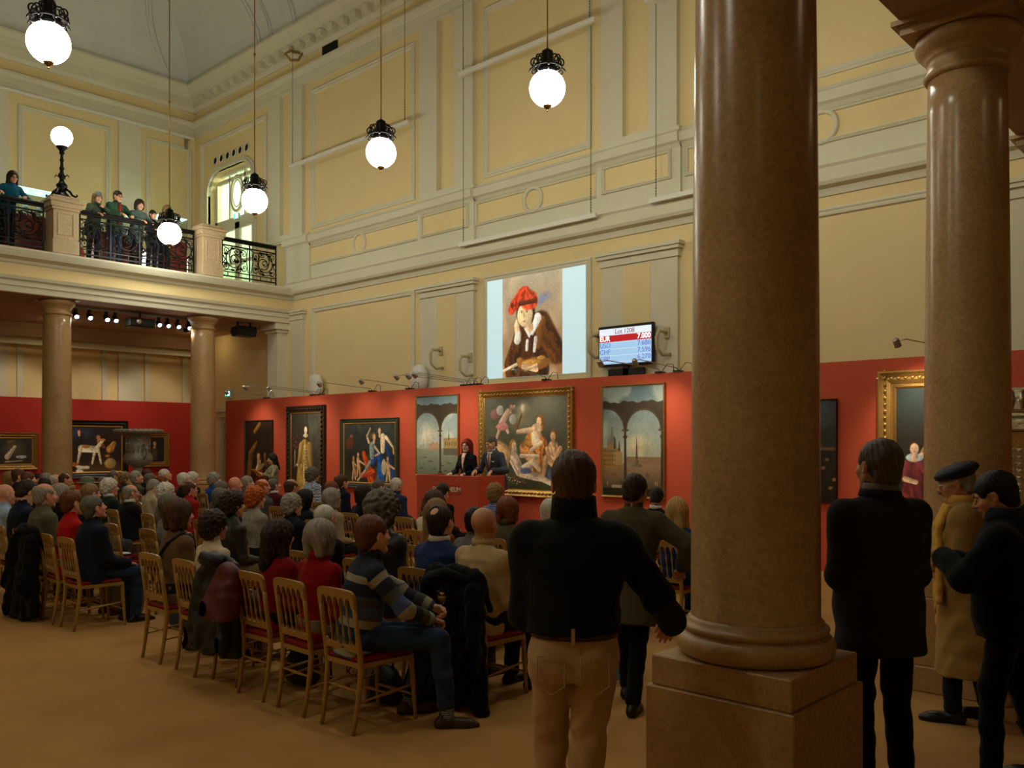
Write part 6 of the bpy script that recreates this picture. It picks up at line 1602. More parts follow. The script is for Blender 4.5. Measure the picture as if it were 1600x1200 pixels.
# seated audience: x, y, height of the head top, head turn, build, hair, hair colour, skin, top, arms, head tilt, glasses, label
AUD = [
    (-11.8, 3.66, 1.359, 0, 'm', 'none', 'brown', 'pink', 'lightblue', 'lap', 0, '0', 'bald man in a light blue shirt at the left picture edge'),
    (-11.15, 3.66, 1.425, 0, 'm', 'short', 'dbrown', 'fair', 'navy', 'lap', -15, '0', 'dark haired man in a navy hooded top, second chair from the left edge'),
    (-10.5, 3.66, 1.407, 0, 'm', 'fringe', 'grey', 'pink', 'olive', 'lap', 0, '0', 'bald man with grey fringe in an olive vest beside the big black coat'),
    (-9.72, 3.66, 1.35, 0, 'f', 'short', 'rbrown', 'fair', 'red', 'lap', 5, '0', 'woman with short auburn brown hair in a bright red sweater, left block'),
    (-9.2, 3.66, 1.324, 0, 'h', 'short', 'dgrey', 'pink', 'navyquilt', 'thigh', 16, '0', 'grey haired man in navy quilted vest and blue jeans looking up, aisle seat'),
    (-7.35, 3.66, 1.364, 0, 'f', 'bob', 'brown', 'pink', 'brownjacket', 'lap', 0, '0', 'person with brown bowl haircut in a brown jacket with dark shoulder strap'),
    (-6.74, 3.66, 1.295, 12, 'f', 'fluffy', 'dbrown', 'tan', 'cream', 'lap', 0, '0', 'woman with short dark curls in a cream turtleneck sweater'),
    (-5.76, 3.66, 1.284, 12, 'f', 'clip', 'dbrown', 'fair', 'crimson', 'lap', -5, '0', 'woman with long dark hair held by a clip, in a crimson dress'),
    (-5.23, 3.66, 1.31, 12, 'f', 'bob', 'grey', 'fair', 'redfleece', 'lap', 0, '0', 'woman with short silver blond hair in a red fleece jacket'),
    (-4.7, 3.66, 1.371, 12, 'm', 'short', 'rbrown', 'fair', 'STRIPE', 'thigh', 0, '0', 'man in a blue and grey striped sweater on the corner chair, holding a glass'),
    (-12.65, 4.61, 1.301, -12, 'f', 'bob', 'grey', 'fair', 'black', 'lap', 0, '0', 'grey haired woman between the olive vest and the red sweater'),
    (-11.65, 4.61, 1.332, 0, 'm', 'short', 'dblond', 'fair', 'black', 'lap', -5, '1', 'dark blond person with glasses behind the navy quilted vest'),
    (-9.47, 4.61, 1.279, 0, 'f', 'bob', 'dgrey', 'fair', 'greyknit', 'lap', 0, '0', 'woman with long grey hair in a grey knitted top'),
    (-8.12, 4.61, 1.364, 0, 'f', 'fluffy', 'dbrown', 'fair', 'leather', 'lap', 0, '0', 'woman with dark brown curls in a dark green leather jacket'),
    (-6.53, 4.61, 1.304, 12, 'm', 'crop', 'white', 'pink', 'black', 'lap', 0, '0', 'man with cropped white hair in black between the red fleece and the striped sweater'),
    (-5.72, 4.61, 1.43, 12, 'h', 'frizzy', 'dgrey', 'fair', 'leatherblack', 'lap', 0, '0', 'person with big frizzy grey hair in a black leather jacket'),
    (-5.02, 4.61, 1.376, 12, 'm', 'receding', 'dbrown', 'fair', 'bluesweater', 'lap', 0, '0', 'man with a bald spot in a blue sweater over a white collar'),
    (-4.55, 4.61, 1.384, 12, 'm', 'none', 'brown', 'tan', 'beigeshirt', 'lap', 0, '0', 'bald man in a beige cotton shirt in front of the rostrum side'),
    (-17.68, 5.56, 1.335, -24, 'f', 'bob', 'dblond', 'fair', 'grey', 'lap', 8, '0', 'woman with chin length blond brown hair at the far left edge of the audience'),
    (-17.21, 5.56, 1.391, -24, 'm', 'short', 'brown', 'fair', 'navy', 'lap', 0, '0', 'brown haired man far off at the left edge, just behind the blond brown bob'),
    (-16.74, 5.56, 1.344, -24, 'm', 'short', 'rbrown', 'fair', 'black', 'lap', 0, '0', 'brown haired man behind the navy hooded man at the far left'),
    (-16.08, 5.56, 1.271, -12, 'm', 'crop', 'dbrown', 'fair', 'black', 'lap', -20, '0', 'dark cropped head low in front of the left column'),
    (-14.17, 5.56, 1.312, -12, 'm', 'brim', 'greenhat', 'fair', 'blue', 'lap', 0, '0', 'person in a flat brimmed grey hat and blue coat below the dog painting'),
    (-13.36, 5.56, 1.324, -12, 'm', 'fluffy', 'white', 'pink', 'darkgreen', 'lap', 0, '0', 'man with bushy white hair in a dark green jacket'),
    (-12.64, 5.56, 1.26, -12, 'h', 'fringe', 'grey', 'pink', 'blackwc', 'cross', 5, 'w', 'bald man with rimless glasses and white shirt collar under a black sweater'),
    (-11.54, 5.56, 1.312, 0, 'f', 'fluffy', 'white', 'pink', 'taupe', 'lap', 0, '0', 'white haired woman in a grey brown cardigan'),
    (-10.09, 5.56, 1.293, 0, 'm', 'short', 'dgrey', 'fair', 'navy', 'lap', 0, '0', 'man with short brown grey hair in a navy sweater'),
    (-9.28, 5.56, 1.337, 0, 'f', 'fluffy', 'orange', 'fair', 'tweed', 'lap', 0, '0', 'woman with bright orange hair in a grey tweed jacket'),
    (-8.51, 5.56, 1.283, 0, 'm', 'fluffy', 'grey', 'fair', 'blacknavy', 'cross', -8, '1', 'man with wavy grey hair and dark rimmed glasses leaning forward'),
    (-6.11, 5.56, 1.33, 12, 'f', 'long', 'dblond', 'fair', 'rust', 'lap', 0, '0', 'woman with long straight blond hair in a rust coloured top'),
    (-5.6, 5.56, 1.277, 12, 'm', 'short', 'black', 'fair', 'greycoat', 'lap', 0, '0', 'dark haired person hidden behind the bald man in the beige shirt'),
    (-19.09, 6.51, 1.243, -24, 'm', 'crop', 'black', 'tan', 'black', 'lap', 0, '0', 'black haired man in front of the left stone column'),
    (-18.62, 6.51, 1.267, -24, 'm', 'short', 'grey', 'fair', 'black', 'lap', 0, '0', 'grey haired man just behind the dark cropped head near the left column'),
    (-18.15, 6.51, 1.253, -24, 'm', 'fringe', 'white', 'pink', 'grey', 'lap', 5, '0', 'balding man with white fringe beside the left column'),
    (-17.67, 6.51, 1.288, -24, 'm', 'receding', 'brown', 'pink', 'brown', 'lap', 0, '0', 'balding brown haired man right of the left column foot'),
    (-15.92, 6.51, 1.26, -24, 'm', 'receding', 'dgrey', 'pink', 'black', 'lap', 0, '0', 'grey balding man peeking out behind the bushy white hair'),
    (-14.04, 6.51, 1.267, -12, 'm', 'short', 'grey', 'fair', 'beige', 'lap', -28, '0', 'grey haired man with bowed head below the garden urn'),
    (-12.75, 6.51, 1.273, -12, 'h', 'receding', 'brown', 'pink', 'redshirt', 'lap', 0, '1', 'balding brown haired man with black glasses and red shirt'),
    (-11.79, 6.51, 1.301, 0, 'm', 'short', 'dgrey', 'pink', 'brown', 'lap', 0, '0', 'grey haired man in brown just right of the royal blue jacket'),
    (-9.67, 6.51, 1.256, 0, 'f', 'bob', 'black', 'fair', 'blacknavy', 'lap', -10, '0', 'woman with straight black hair, hand near her face'),
    (-9.09, 6.51, 1.292, 0, 'f', 'bob', 'grey', 'fair', 'beigecoat', 'lap', 0, '0', 'woman with a grey bob and beige coat'),
    (-7.23, 6.51, 1.336, 12, 'f', 'bob', 'brown', 'fair', 'creamcoat', 'lap', -12, '0', 'woman with brown bob in a cream coat in front of the rostrum'),
    (-6.09, 6.51, 1.306, 12, 'f', 'bob', 'auburn', 'fair', 'olivescarf', 'lap', 0, '0', 'woman with short auburn hair and olive scarf'),
    (-5.53, 6.51, 1.311, 12, 'm', 'short', 'white', 'pink', 'beige', 'lap', 0, '0', 'white haired head half hidden behind the man in the black fleece'),
    (-17.72, 7.46, 1.315, -24, 'm', 'receding', 'dgrey', 'pink', 'black', 'lap', 0, 'w', 'balding man with glasses right below the big dog painting'),
    (-17.22, 7.46, 1.288, -24, 'f', 'fluffy', 'dblond', 'fair', 'teal', 'lap', 0, '0', 'woman with curly grey blond hair below the dog painting'),
    (-16.69, 7.46, 1.324, -24, 'm', 'short', 'grey', 'pink', 'olive', 'lap', 12, '0', 'grey haired man looking up right below the garden urn'),
    (-16.14, 7.46, 1.288, -24, 'm', 'short', 'dgrey', 'fair', 'black', 'lap', 0, '0', 'dark grey haired head right of the garden urn'),
    (-15.67, 7.46, 1.264, -24, 'f', 'short', 'auburn', 'fair', 'black', 'lap', -10, '0', 'auburn haired person below the small gold framed painting'),
    (-14.82, 7.46, 1.33, -24, 'm', 'short', 'white', 'pink', 'black', 'lap', 0, '0', 'white haired head just left of the white haired man in the black suit'),
    (-13.08, 7.46, 1.307, -12, 'm', 'none', 'white', 'pink', 'denim', 'lap', 0, '0', 'completely bald pink headed man before the white door'),
    (-12.25, 7.46, 1.298, -12, 'm', 'fringe', 'orange', 'pink', 'grey', 'lap', 0, '0', 'balding sandy haired man behind the bright orange hair'),
    (-11.45, 7.46, 1.32, 0, 'm', 'fringe', 'brown', 'tan', 'black', 'lap', 0, '1', 'bald tanned man with dark glasses'),
    (-9.69, 7.46, 1.289, 0, 'f', 'bob', 'dbrown', 'fair', 'black', 'lap', 0, '0', 'dark brown haired woman in a black top below the green and gold framed painting'),
    (-4.7, 7.46, 1.315, 12, 'f', 'long', 'blond', 'fair', 'bluejacket', 'lap', 0, '0', 'woman with shoulder length blond hair in a blue jacket beside the front column'),
    (-18.32, 8.41, 1.308, -24, 'm', 'short', 'brown', 'fair', 'black', 'lap', 0, '0', 'brown haired head right of the garden urn foot, furthest back'),
    (-17.48, 8.41, 1.325, -24, 'f', 'short', 'white', 'pink', 'black', 'lap', 10, '0', 'white haired person looking up before the plain red wall on the left'),
    (-16.35, 8.41, 1.285, -24, 'm', 'fluffy', 'white', 'pink', 'blacksuit', 'lap', 0, '0', 'white haired man in a black suit before the right balcony column'),
    (-15.52, 8.41, 1.291, -24, 'm', 'fluffy', 'grey', 'pink', 'royalblue', 'lap', 0, '0', 'man with wavy grey hair in a royal blue jacket'),
    (-14.32, 8.41, 1.26, -24, 'm', 'short', 'grey', 'fair', 'denim', 'lap', 0, '0', 'grey haired man in denim blue right of the bald pink headed man'),
    (-13.42, 8.41, 1.24, -12, 'm', 'short', 'dgrey', 'pink', 'maroon', 'lap', 14, '0', 'grey haired man in maroon looking up below the woman with the yellow folder'),
    (-11.74, 8.41, 1.24, -12, 'f', 'updo', 'auburn', 'fair', 'brown', 'lap', 0, '0', 'reddish brown haired woman just left of the pinned up hair'),
    (-9.16, 8.41, 1.291, 12, 'm', 'short', 'dbrown', 'fair', 'black', 'lap', -22, '0', 'dark haired person with bowed head right in front of the rostrum sign'),
    (-8.1, 8.41, 1.316, 12, 'f', 'fluffy', 'dblond', 'fair', 'bluestripe', 'lap', 0, '0', 'woman with wavy grey blond hair in a blue striped shirt'),
    (-12.7, 9.3, 1.299, -12, 'f', 'updo', 'brown', 'fair', 'navy', 'lap', 0, '0', 'brown haired person with pinned up hair in front of the green and gold framed painting'),
    (-11.68, 9.3, 1.24, -12, 'm', 'short', 'dgrey', 'fair', 'black', 'lap', 0, '0', 'dark grey haired man next to the white haired man in navy'),
    (-11.21, 9.3, 1.283, 0, 'm', 'short', 'white', 'pink', 'navyplaid', 'lap', -6, '0', 'white haired man in a navy shirt near the red wall'),
    (-6.17, 9.3, 1.298, 24, 'm', 'short', 'black', 'tan', 'blacksuit', 'lap', -12, '1', 'dark haired man in a black suit and white shirt right of the city square painting'),
    (-15.06, 10.31, 1.332, -24, 'm', 'frizzy', 'dgrey', 'tan', 'check', 'lap', 0, '0', 'man with bushy grey hair in a blue and white checked shirt'),
]

def cloth(name, c, kind=None, c2=None, **k):
    if kind: return pattern_mat('cloth_' + name, kind, c, c2, **k)
    return mat('cloth_' + name, c, k.get('rough', .92), var=.10, scale=9, bump=.25, bscale=160, spec=k.get('spec', .15), sheen=k.get('sheen', .05))
CL = {'grey': (84, 82, 78), 'navy': (24, 28, 48), 'black': (20, 19, 20), 'lightblue': (150, 172, 196), 'olive': (92, 88, 62), 'red': (176, 20, 22), 'navyquilt': (22, 28, 44), 'darkgreen': (28, 44, 34),
      'blackwc': (22, 21, 22), 'teal': (38, 64, 68), 'beige': (178, 162, 132), 'taupe': (112, 100, 84), 'blue': (40, 66, 118), 'redshirt': (150, 28, 26), 'blacksuit': (18, 18, 22), 'royalblue': (30, 66, 142),
      'brown': (92, 66, 42), 'denim': (66, 88, 122), 'leather': (30, 32, 26), 'maroon': (76, 26, 30), 'blacknavy': (22, 24, 32), 'brownjacket': (104, 80, 52), 'cream': (206, 190, 158), 'greyknit': (108, 108, 104),
      'crimson': (128, 10, 18), 'redfleece': (140, 14, 16), 'leatherblack': (24, 24, 26), 'beigecoat': (160, 146, 118), 'navyplaid': (40, 50, 80), 'creamcoat': (196, 184, 154), 'rust': (150, 78, 40), 'bluesweater': (34, 50, 92),
      'beigeshirt': (186, 158, 112), 'greycoat': (100, 98, 94), 'olivescarf': (84, 76, 50), 'bluejacket': (30, 46, 84)}
def top_mat(k):
    if k == 'check': return pattern_mat('cloth_check', 'check', (196, 206, 216), (74, 104, 150), 34)
    if k == 'tweed': return pattern_mat('cloth_tweed', 'tweed', (120, 116, 104), (158, 152, 134), 110)
    if k == 'bluestripe': return pattern_mat('cloth_bluestripe', 'band', (60, 84, 140), (128, 146, 184), 14)
    if k == 'greyknit': return pattern_mat('cloth_greyknit', 'tweed', (92, 92, 88), (136, 134, 126), 90)
    return cloth(k, CL[k], rough=.45 if 'leather' in k else .92, spec=.5 if 'leather' in k else .15)
M_DARKT = cloth('dark_trousers', (24, 24, 28)); M_JEANS = cloth('jeans', (38, 54, 78)); M_GREYT = cloth('grey_trousers', (64, 62, 60)); M_TANT = cloth('tan_trousers', (120, 100, 72))
M_SHOEB = mat('black_leather', (16, 14, 13), .35, bump=.1); M_SHOEBR = mat('brown_leather', (60, 38, 24), .4, bump=.2, bscale=40)
M_SHIRT = mat('white_collar', (214, 210, 200), .8)
def collar_ring(b, J, m, r=.064, h=.03, dz=.0, name='shirt_collar', w=.007):
    """folded shirt collar standing round the neck"""
    a = J['N']; bb = J['H'] + J['Rh'] @ np.array([0, -.025, -.07]); ax = (bb - a) / np.linalg.norm(bb - a)
    M = Vector(ax).to_track_quat('Z', 'Y').to_matrix().to_4x4()
    q = MB(); q.lathe([(r + .012, -.01 + dz), (r + .004, h + dz), (r, h + .004 + dz), (r - w, h + dz), (r - .002, -.01 + dz)], n=24, M=M, c=tuple(a))
    return q.build(name, m, b)
bot_cycle = [M_DARKT, M_GREYT, M_DARKT, M_TANT, M_JEANS]
SPECIAL = {}
for i, (x, y, H_, yaw, b, hk, hc, sk, top, arms, pit, gl, lab) in enumerate(AUD):
    short = lab.split(',')[0]
    place_chair(x, y - .0, random.uniform(-.05, .05), 'gilded chair of the ' + ' '.join(short.split()[:12]))
    if top == 'STRIPE':
        SPECIAL['stripe'] = (x, y, H_, lab); continue
    pq = 14 if pit > 8 else (0 if pit > -11 else -26)
    near = y < 4.7 and x > -7.6
    sp = dict(b=b, arms=arms if arms != 'thigh' else 'thigh', yaw=yaw, pitch=pq, lean=3 if arms != 'thigh' else 6)
    if near: sp['ph'] = i * .7
    tk = dict(collar=.56 if top in ('cream', 'redfleece') else .53)
    if near: tk['fold'] = .006
    bm = bot_cycle[i % 5]
    if top == 'navyquilt': bm = M_JEANS
    sh = M_SHOEB if i % 3 else M_SHOEBR
    o, J = person('person', (x, y, -.012), 0, H_ / 1.312, sp, hk if hk != 'none' else 'fringe', hc, sk, top_mat(top), bm, sh, lab, 'seated audience',
                  glasses=(M_STEEL if gl == 'w' else gl == '1'), topname='sweater', topkw=tk, res=.009 if near else None)
    if hk == 'none':
        for ch in list(o.children):
            if ch.name.startswith('hair'): bpy.data.objects.remove(ch)
    if top in ('blackwc', 'bluesweater', 'blacksuit', 'beigeshirt', 'check', 'bluestripe', 'darkgreen', 'maroon'):
        collar_ring(o, J, M_SHIRT if top not in ('beigeshirt', 'check', 'bluestripe') else top_mat(top), r=.072 if b != 'f' else .063, h=.038)
    if top == 'olivescarf' or top == 'redfleece':
        collar_ring(o, J, top_mat('olivescarf') if top == 'olivescarf' else top_mat(top), r=.075, h=.045, name='scarf' if top == 'olivescarf' else 'collar', w=.018)
    if top == 'brownjacket':
        T = J['T']; MB().tube([T((-.14, -.14, .05)), T((-.05, -.15, .25)), T((.06, -.12, .40)), T((.12, -.02, .49)), T((.12, .08, .44))], .012, 6).build('shoulder_strap', M_BLACK, o)

# empty chairs
for x, y, lab in ((-10.95, 4.62, 'empty gilded chair behind the navy quilted vest, with white papers on it'), (-10.42, 4.62, 'empty gilded chair left of the grey knitted top'), (-8.75, 4.62, 'empty gilded chair in front of the bright orange hair'),
                  (-6.25, 3.72, 'gilded chair with black and dark red coats thrown over it'), (-10.2, 7.5, 'empty gilded chair near the red wall, left of the rostrum'), (-10.9, 7.5, 'empty gilded chair in the front middle rows beside the white haired man in navy'),
                  (-8.6, 7.5, 'empty gilded chair in front of the dark haired person with bowed head'), (-10.1, 3.66, 'gilded chair with the big black coat over its back'),
                  (-5.2, 7.46, 'empty gilded chair left of the woman in the blue jacket'), (-4.15, 7.46, 'empty gilded chair right of the woman in the blue jacket')):
    place_chair(x, y, random.uniform(-.05, .05), lab)

# ------------------------------------------------------------------ striped sweater man at the corner chair
x, y, H_, lab = SPECIAL['stripe']
sp = dict(b='m', yaw=20, pitch=2, lean=10, twist=4, ph=.4, spread=.13, foot=.02, kR=(.25, .42, .55), aR=(.30, .46, .10), kL=(-.02, .42, .53), aL=(-.06, .30, .10), hr=.0052,
          wr={'R': (np.array([.16, .40, .66]), (1, -.6, -.2)), 'L': (np.array([.03, .46, .70]), (-.6, -.5, -.6))}, hk={'R': dict(curl=.7), 'L': dict(curl=.9, up=(-.7, -.2, .6))}, toe={'R': (.25, 1, 0)})
m_st = bpy.data.materials.new('striped_knit'); m_st.use_nodes = True
nt = m_st.node_tree; bb = nt.nodes['Principled BSDF']; bb.inputs['Roughness'].default_value = .95
at = nt.nodes.new('ShaderNodeAttribute'); at.attribute_name = 'band'
rp = nt.nodes.new('ShaderNodeValToRGB'); rp.color_ramp.interpolation = 'CONSTANT'
bands = [(0, (26, 30, 50)), (.10, (26, 30, 50)), (.17, (150, 144, 122)), (.24, (28, 34, 58)), (.36, (66, 66, 60)), (.46, (66, 82, 120)), (.58, (150, 144, 122)), (.66, (28, 34, 58)), (.76, (70, 70, 64)), (.86, (150, 144, 122)), (.93, (56, 72, 108))]
e = rp.color_ramp.elements
while len(e) < len(bands): e.new(.5)
for q, (p_, c_) in zip(e, bands): q.position = p_; q.color = (*lin(c_), 1)
nt.links.new(at.outputs['Fac'], rp.inputs[0]); nt.links.new(rp.outputs[0], bb.inputs['Base Color'])
striped, J = person('person', (x - .02, y - .02, -.01), math.radians(-28), H_ / 1.312, sp, 'short', 'rbrown', 'fair', m_st, M_JEANS, M_SHOEBR, lab, 'seated audience', topkw=dict(fold=.006, cuff=.03), botkw=dict(hemk=.13, fold=.006), res=.0085)
for ch in striped.children:
    if ch.name.startswith('sweater'):
        me = ch.data; n = len(me.vertices); co = np.zeros(n * 3, np.float32); me.vertices.foreach_get('co', co); co = co.reshape(-1, 3)
        def seg(a, b2):
            d = b2 - a; t = np.clip(((co - a) @ d) / (d @ d), 0, 1); return np.linalg.norm(co - a - t[:, None] * d, axis=1), t
        best = np.full(n, 9.0); band = np.zeros(n)
        loc_ = (co - J['P']) @ J['Rt']
        dt = np.abs(loc_[:, 0]) - .15
        tv = (.50 - loc_[:, 2]) / .66
        band[:] = tv
        for nm in 'LR':
            d1_, t1_ = seg(J['S' + nm], J['E' + nm]); d2_, t2_ = seg(J['E' + nm], J['W' + nm])
            mm = ((d1_ < .075) & (np.abs(loc_[:, 0]) > .125)) | (d2_ < .06)
            arc = np.where(d1_ < d2_, .10 / .66 * 1 + t1_ * .285 / .66, (.10 + .285 + t2_ * .25) / .66)
            band = np.where(mm, arc, band)
        a_ = me.attributes.new('band', 'FLOAT', 'POINT'); a_.data.foreach_set('value', np.clip(band, 0, .999).astype(np.float32))
collar_ring(striped, J, mat('navy_collar', (20, 22, 34), .9), r=.07, h=.035, name='collar', w=.012)
for a_, in ((J['aR'],), (J['aL'],)):
    m = MB(); m.lathe([(.04, -.02), (.043, .02), (.043, .07), (.040, .09)], n=18, c=(a_[0], a_[1] - .0, a_[2] - .03)); m.build('sock', pattern_mat('striped_sock', 'band', (40, 46, 66), (150, 160, 170), 26), striped)
    m = MB()
    for k in range(3): m.tube([(a_[0] - .03, a_[1] + .04 + k * .03, .062 - k * .008), (a_[0], a_[1] + .045 + k * .03, .075 - k * .009), (a_[0] + .03, a_[1] + .04 + k * .03, .062 - k * .008)], .004, 5)
    m.build('shoelaces', M_BLACK, striped)
def glass_mat():
    g = bpy.data.materials.get('clear_glass')
    if g is None:
        g = bpy.data.materials.new('clear_glass'); g.use_nodes = True; b = g.node_tree.nodes['Principled BSDF']
        b.inputs['Transmission Weight'].default_value = 1; b.inputs['Roughness'].default_value = .02; b.inputs['IOR'].default_value = 1.35
    return g
wx = striped.matrix_world
sc_ = H_ / 1.312
gp = Vector((x - .02, y - .02, 0)) + Matrix.Rotation(math.radians(-28), 3, 'Z') @ Vector((-.005, .505, .725)) * sc_
t = empty('wine_glass', (gp.x, gp.y, gp.z), 0, 'stemmed wine glass held by the man in the striped sweater', 'glass')
MB().lathe([(.001, -.10), (.03, -.10), (.03, -.096), (.004, -.09), (.0035, -.02), (.015, -.005), (.028, .02), (.032, .05), (.028, .085), (.0265, .085), (.030, .05), (.026, .022), (.012, .0), (.001, -.002)], n=20).build('bowl_and_stem', glass_mat(), t)
MB().lathe([(.001, -.001), (.013, .002), (.026, .024), (.0285, .04), (.001, .04)], n=20).build('wine', mat('white_wine', (190, 160, 70), .1), t)

# ------------------------------------------------------------------ coats, bags, boxes among the chairs
def drape(name, x, y, w, ztop, zbot, m, label, cat='coat', lean=.0, seed=0, front=.3, thick=.035, hood=False):
    """heavy coat hung over a chair back: falls behind the back and a little way in front, folds as depth"""
    f = Fld((-w / 2 - .15, -.45, zbot - .05), (w / 2 + .15, .35, ztop + .15), .012)
    yb_ = -.30
    n = 9
    for i in range(n):
        u = -1 + 2 * i / (n - 1); xx = u * w / 2; d = .02 * math.cos(i * 2.4 + seed)
        f.rc((xx * .9, yb_ + .02, ztop - .02 * u * u), (xx * 1.15, yb_ - .10 + d + .01 * i % 2, zbot + .03 * math.sin(i * 1.7 + seed)), thick + .012 * math.sin(i * 2.1), thick + .02, .03)
        f.rc((xx * .9, yb_ + .02, ztop - .02 * u * u), (xx * .85, yb_ + .13, ztop - front + .04 * math.sin(i)), thick, thick * .7, .03)
    for s_ in (-1, 1): f.rc((s_ * w * .42, yb_ - .03, ztop - .12), (s_ * w * .56, yb_ - .11, ztop - .62), .06, .05, .03)
    if hood: f.el((0, yb_ - .04, ztop + .02), (.14, .10, .06), .03)
    f.folds(.010, 1.1, seed)
    me = to_mesh(name, [f.mesh()])
    o = put(name, me, m, None); o.location = (x, y, 0); tag(o, label, cat)
    return o
M_COAT = cloth('black_wool', (15, 15, 17)); M_CRC = cloth('dark_red_quilt', (84, 12, 20), rough=.55, spec=.4)
o = drape('coat', -10.1, 3.62, .50, .96, .06, M_COAT, 'long black coat hanging over a chair back down to the carpet, left block', seed=1)
MB().tube([(-.2, -.33, .92), (0, -.35, .95), (.2, -.33, .92)], .03, 8).build('collar', M_COAT, o)
o = drape('coat', -4.55, 4.58, .56, .95, .05, M_COAT, 'long black coat over the chair of the bald man in the beige shirt', seed=3)
MB().tube([(-.22, -.33, .90), (0, -.36, .95), (.22, -.33, .90)], .03, 8).build('collar', M_COAT, o)
o = drape('coat', -6.22, 3.70, .44, .95, .30, cloth('black_puffer', (22, 22, 24), rough=.5, spec=.4), 'black padded jacket piled on the chair between cream sweater and crimson dress', seed=5, hood=True)
MB().tube([(-.12, -.36, .96), (0, -.42, 1.0), (.14, -.36, .96)], .045, 8).build('hood', cloth('black_puffer', (22, 22, 24)), o)
o = drape('jacket', -6.0, 3.64, .17, .90, .60, M_CRC, 'dark red quilted jacket hung beside the black padded jacket', seed=7, thick=.045)
t = empty('carton', (-5.22, 3.95, 0), .12, 'white carton with dark red printing below the chairs of the front corner', 'box')
MB().bbox(-.17, .17, -.09, .09, 0, .30, .004).build('carton_body', mat('carton_white', (196, 180, 150), .75), t)
text('Ku', .10, -.02, -.0925, .17, mat('print_maroon', (92, 30, 24), .6), t)
m = MB(); m.box(-.02, .02, -.093, -.09, .08, .12); m.box(-.165, -.155, -.092, .09, .29, .302); m.build('printed_mark', mat('print_maroon', (92, 30, 24), .6), t)
def bag(x, y, label, col, w=.34, d=.16, h=.30, name='handbag'):
    f = Fld((-w, -d * 1.5, -.02), (w, d * 1.5, h * 1.3), .012)
    f.el((0, 0, h * .42), (w * .5, d * .62, h * .48), .03); f.rc((-w * .34, 0, .07), (w * .34, 0, .07), d * .42, d * .42, .04); f.folds(.006, 1.2, 2); f.floor(.0)
    o = put(name, to_mesh(name, [f.mesh()]), cloth('bag_' + name + str(col[0]), col, rough=.6, spec=.4), None); o.location = (x, y, 0); tag(o, label, 'bag')
    MB().tube([(-w * .25, 0, h * .82), (-w * .2, .02, h * 1.15), (w * .2, .02, h * 1.15), (w * .25, 0, h * .82)], .010, 6).build('handle', M_SHOEB, o)
    return o
bag(-5.8, 3.86, 'black handbag on the carpet under the chair of the crimson dress', (18, 18, 20)); bag(-4.95, 4.0, 'black bag on the floor under the front corner chair', (20, 18, 18), .3)
bag(-8.45, 4.2, 'dark blue bag beside the jeans legs in the aisle', (26, 40, 70), .3)
t = empty('carrier_bag', (-4.15, 5.65, 0), .5, 'light blue paper carrier bag standing behind the man in the black fleece', 'bag')
MB().prism([(-.17, 0), (.17, 0), (.18, .38), (-.18, .38)], -.06, .06, 'y').build('paper_body', mat('paper_blue', (70, 150, 190), .6), t)
m = MB()
for s_ in (-1, 1): m.tube([(-.07, s_ * .058, .36), (-.06, s_ * .058, .52), (.06, s_ * .058, .52), (.07, s_ * .058, .36)], .005, 6)
m.build('cord_handles', M_BLACK, t)
m = MB(); m.tube([(-.06 + .1 * math.cos(a), -.062, .16 + .08 * math.sin(a)) for a in [k * .35 for k in range(18)]], .006, 5); m.build('printed_scroll', M_BLACK, t)
def papers(x, y, z, label, n=3):
    m = MB()
    for k in range(n):
        M = Matrix.Translation((x + k * .01, y - k * .01, z + k * .004)) @ Matrix.Rotation(.25 * k, 4, 'Z'); s0 = len(m.V); m.box(-.1, .1, -.14, .14, 0, .003); m.xform(M, s0)
    o = m.build('papers', mat('paper_white', (225, 222, 210), .7)); tag(o, label, 'papers'); return o
papers(-10.95, 4.62, .492, 'white sheets lying on the empty chair behind the navy quilted vest'); papers(-10.2, 7.5, .492, 'white sheets on the empty chair left of the rostrum')
papers(-8.6, 7.5, .492, 'white newspaper on the empty chair before the rostrum')
o = MB().box(-.09, .09, -.12, .12, 0, .012).build('catalogue', mat('cover_teal', (40, 130, 150), .5), loc=(-11.15, 3.7, .50)); tag(o, 'teal ring shaped item on the second chair from the left edge', 'catalogue')

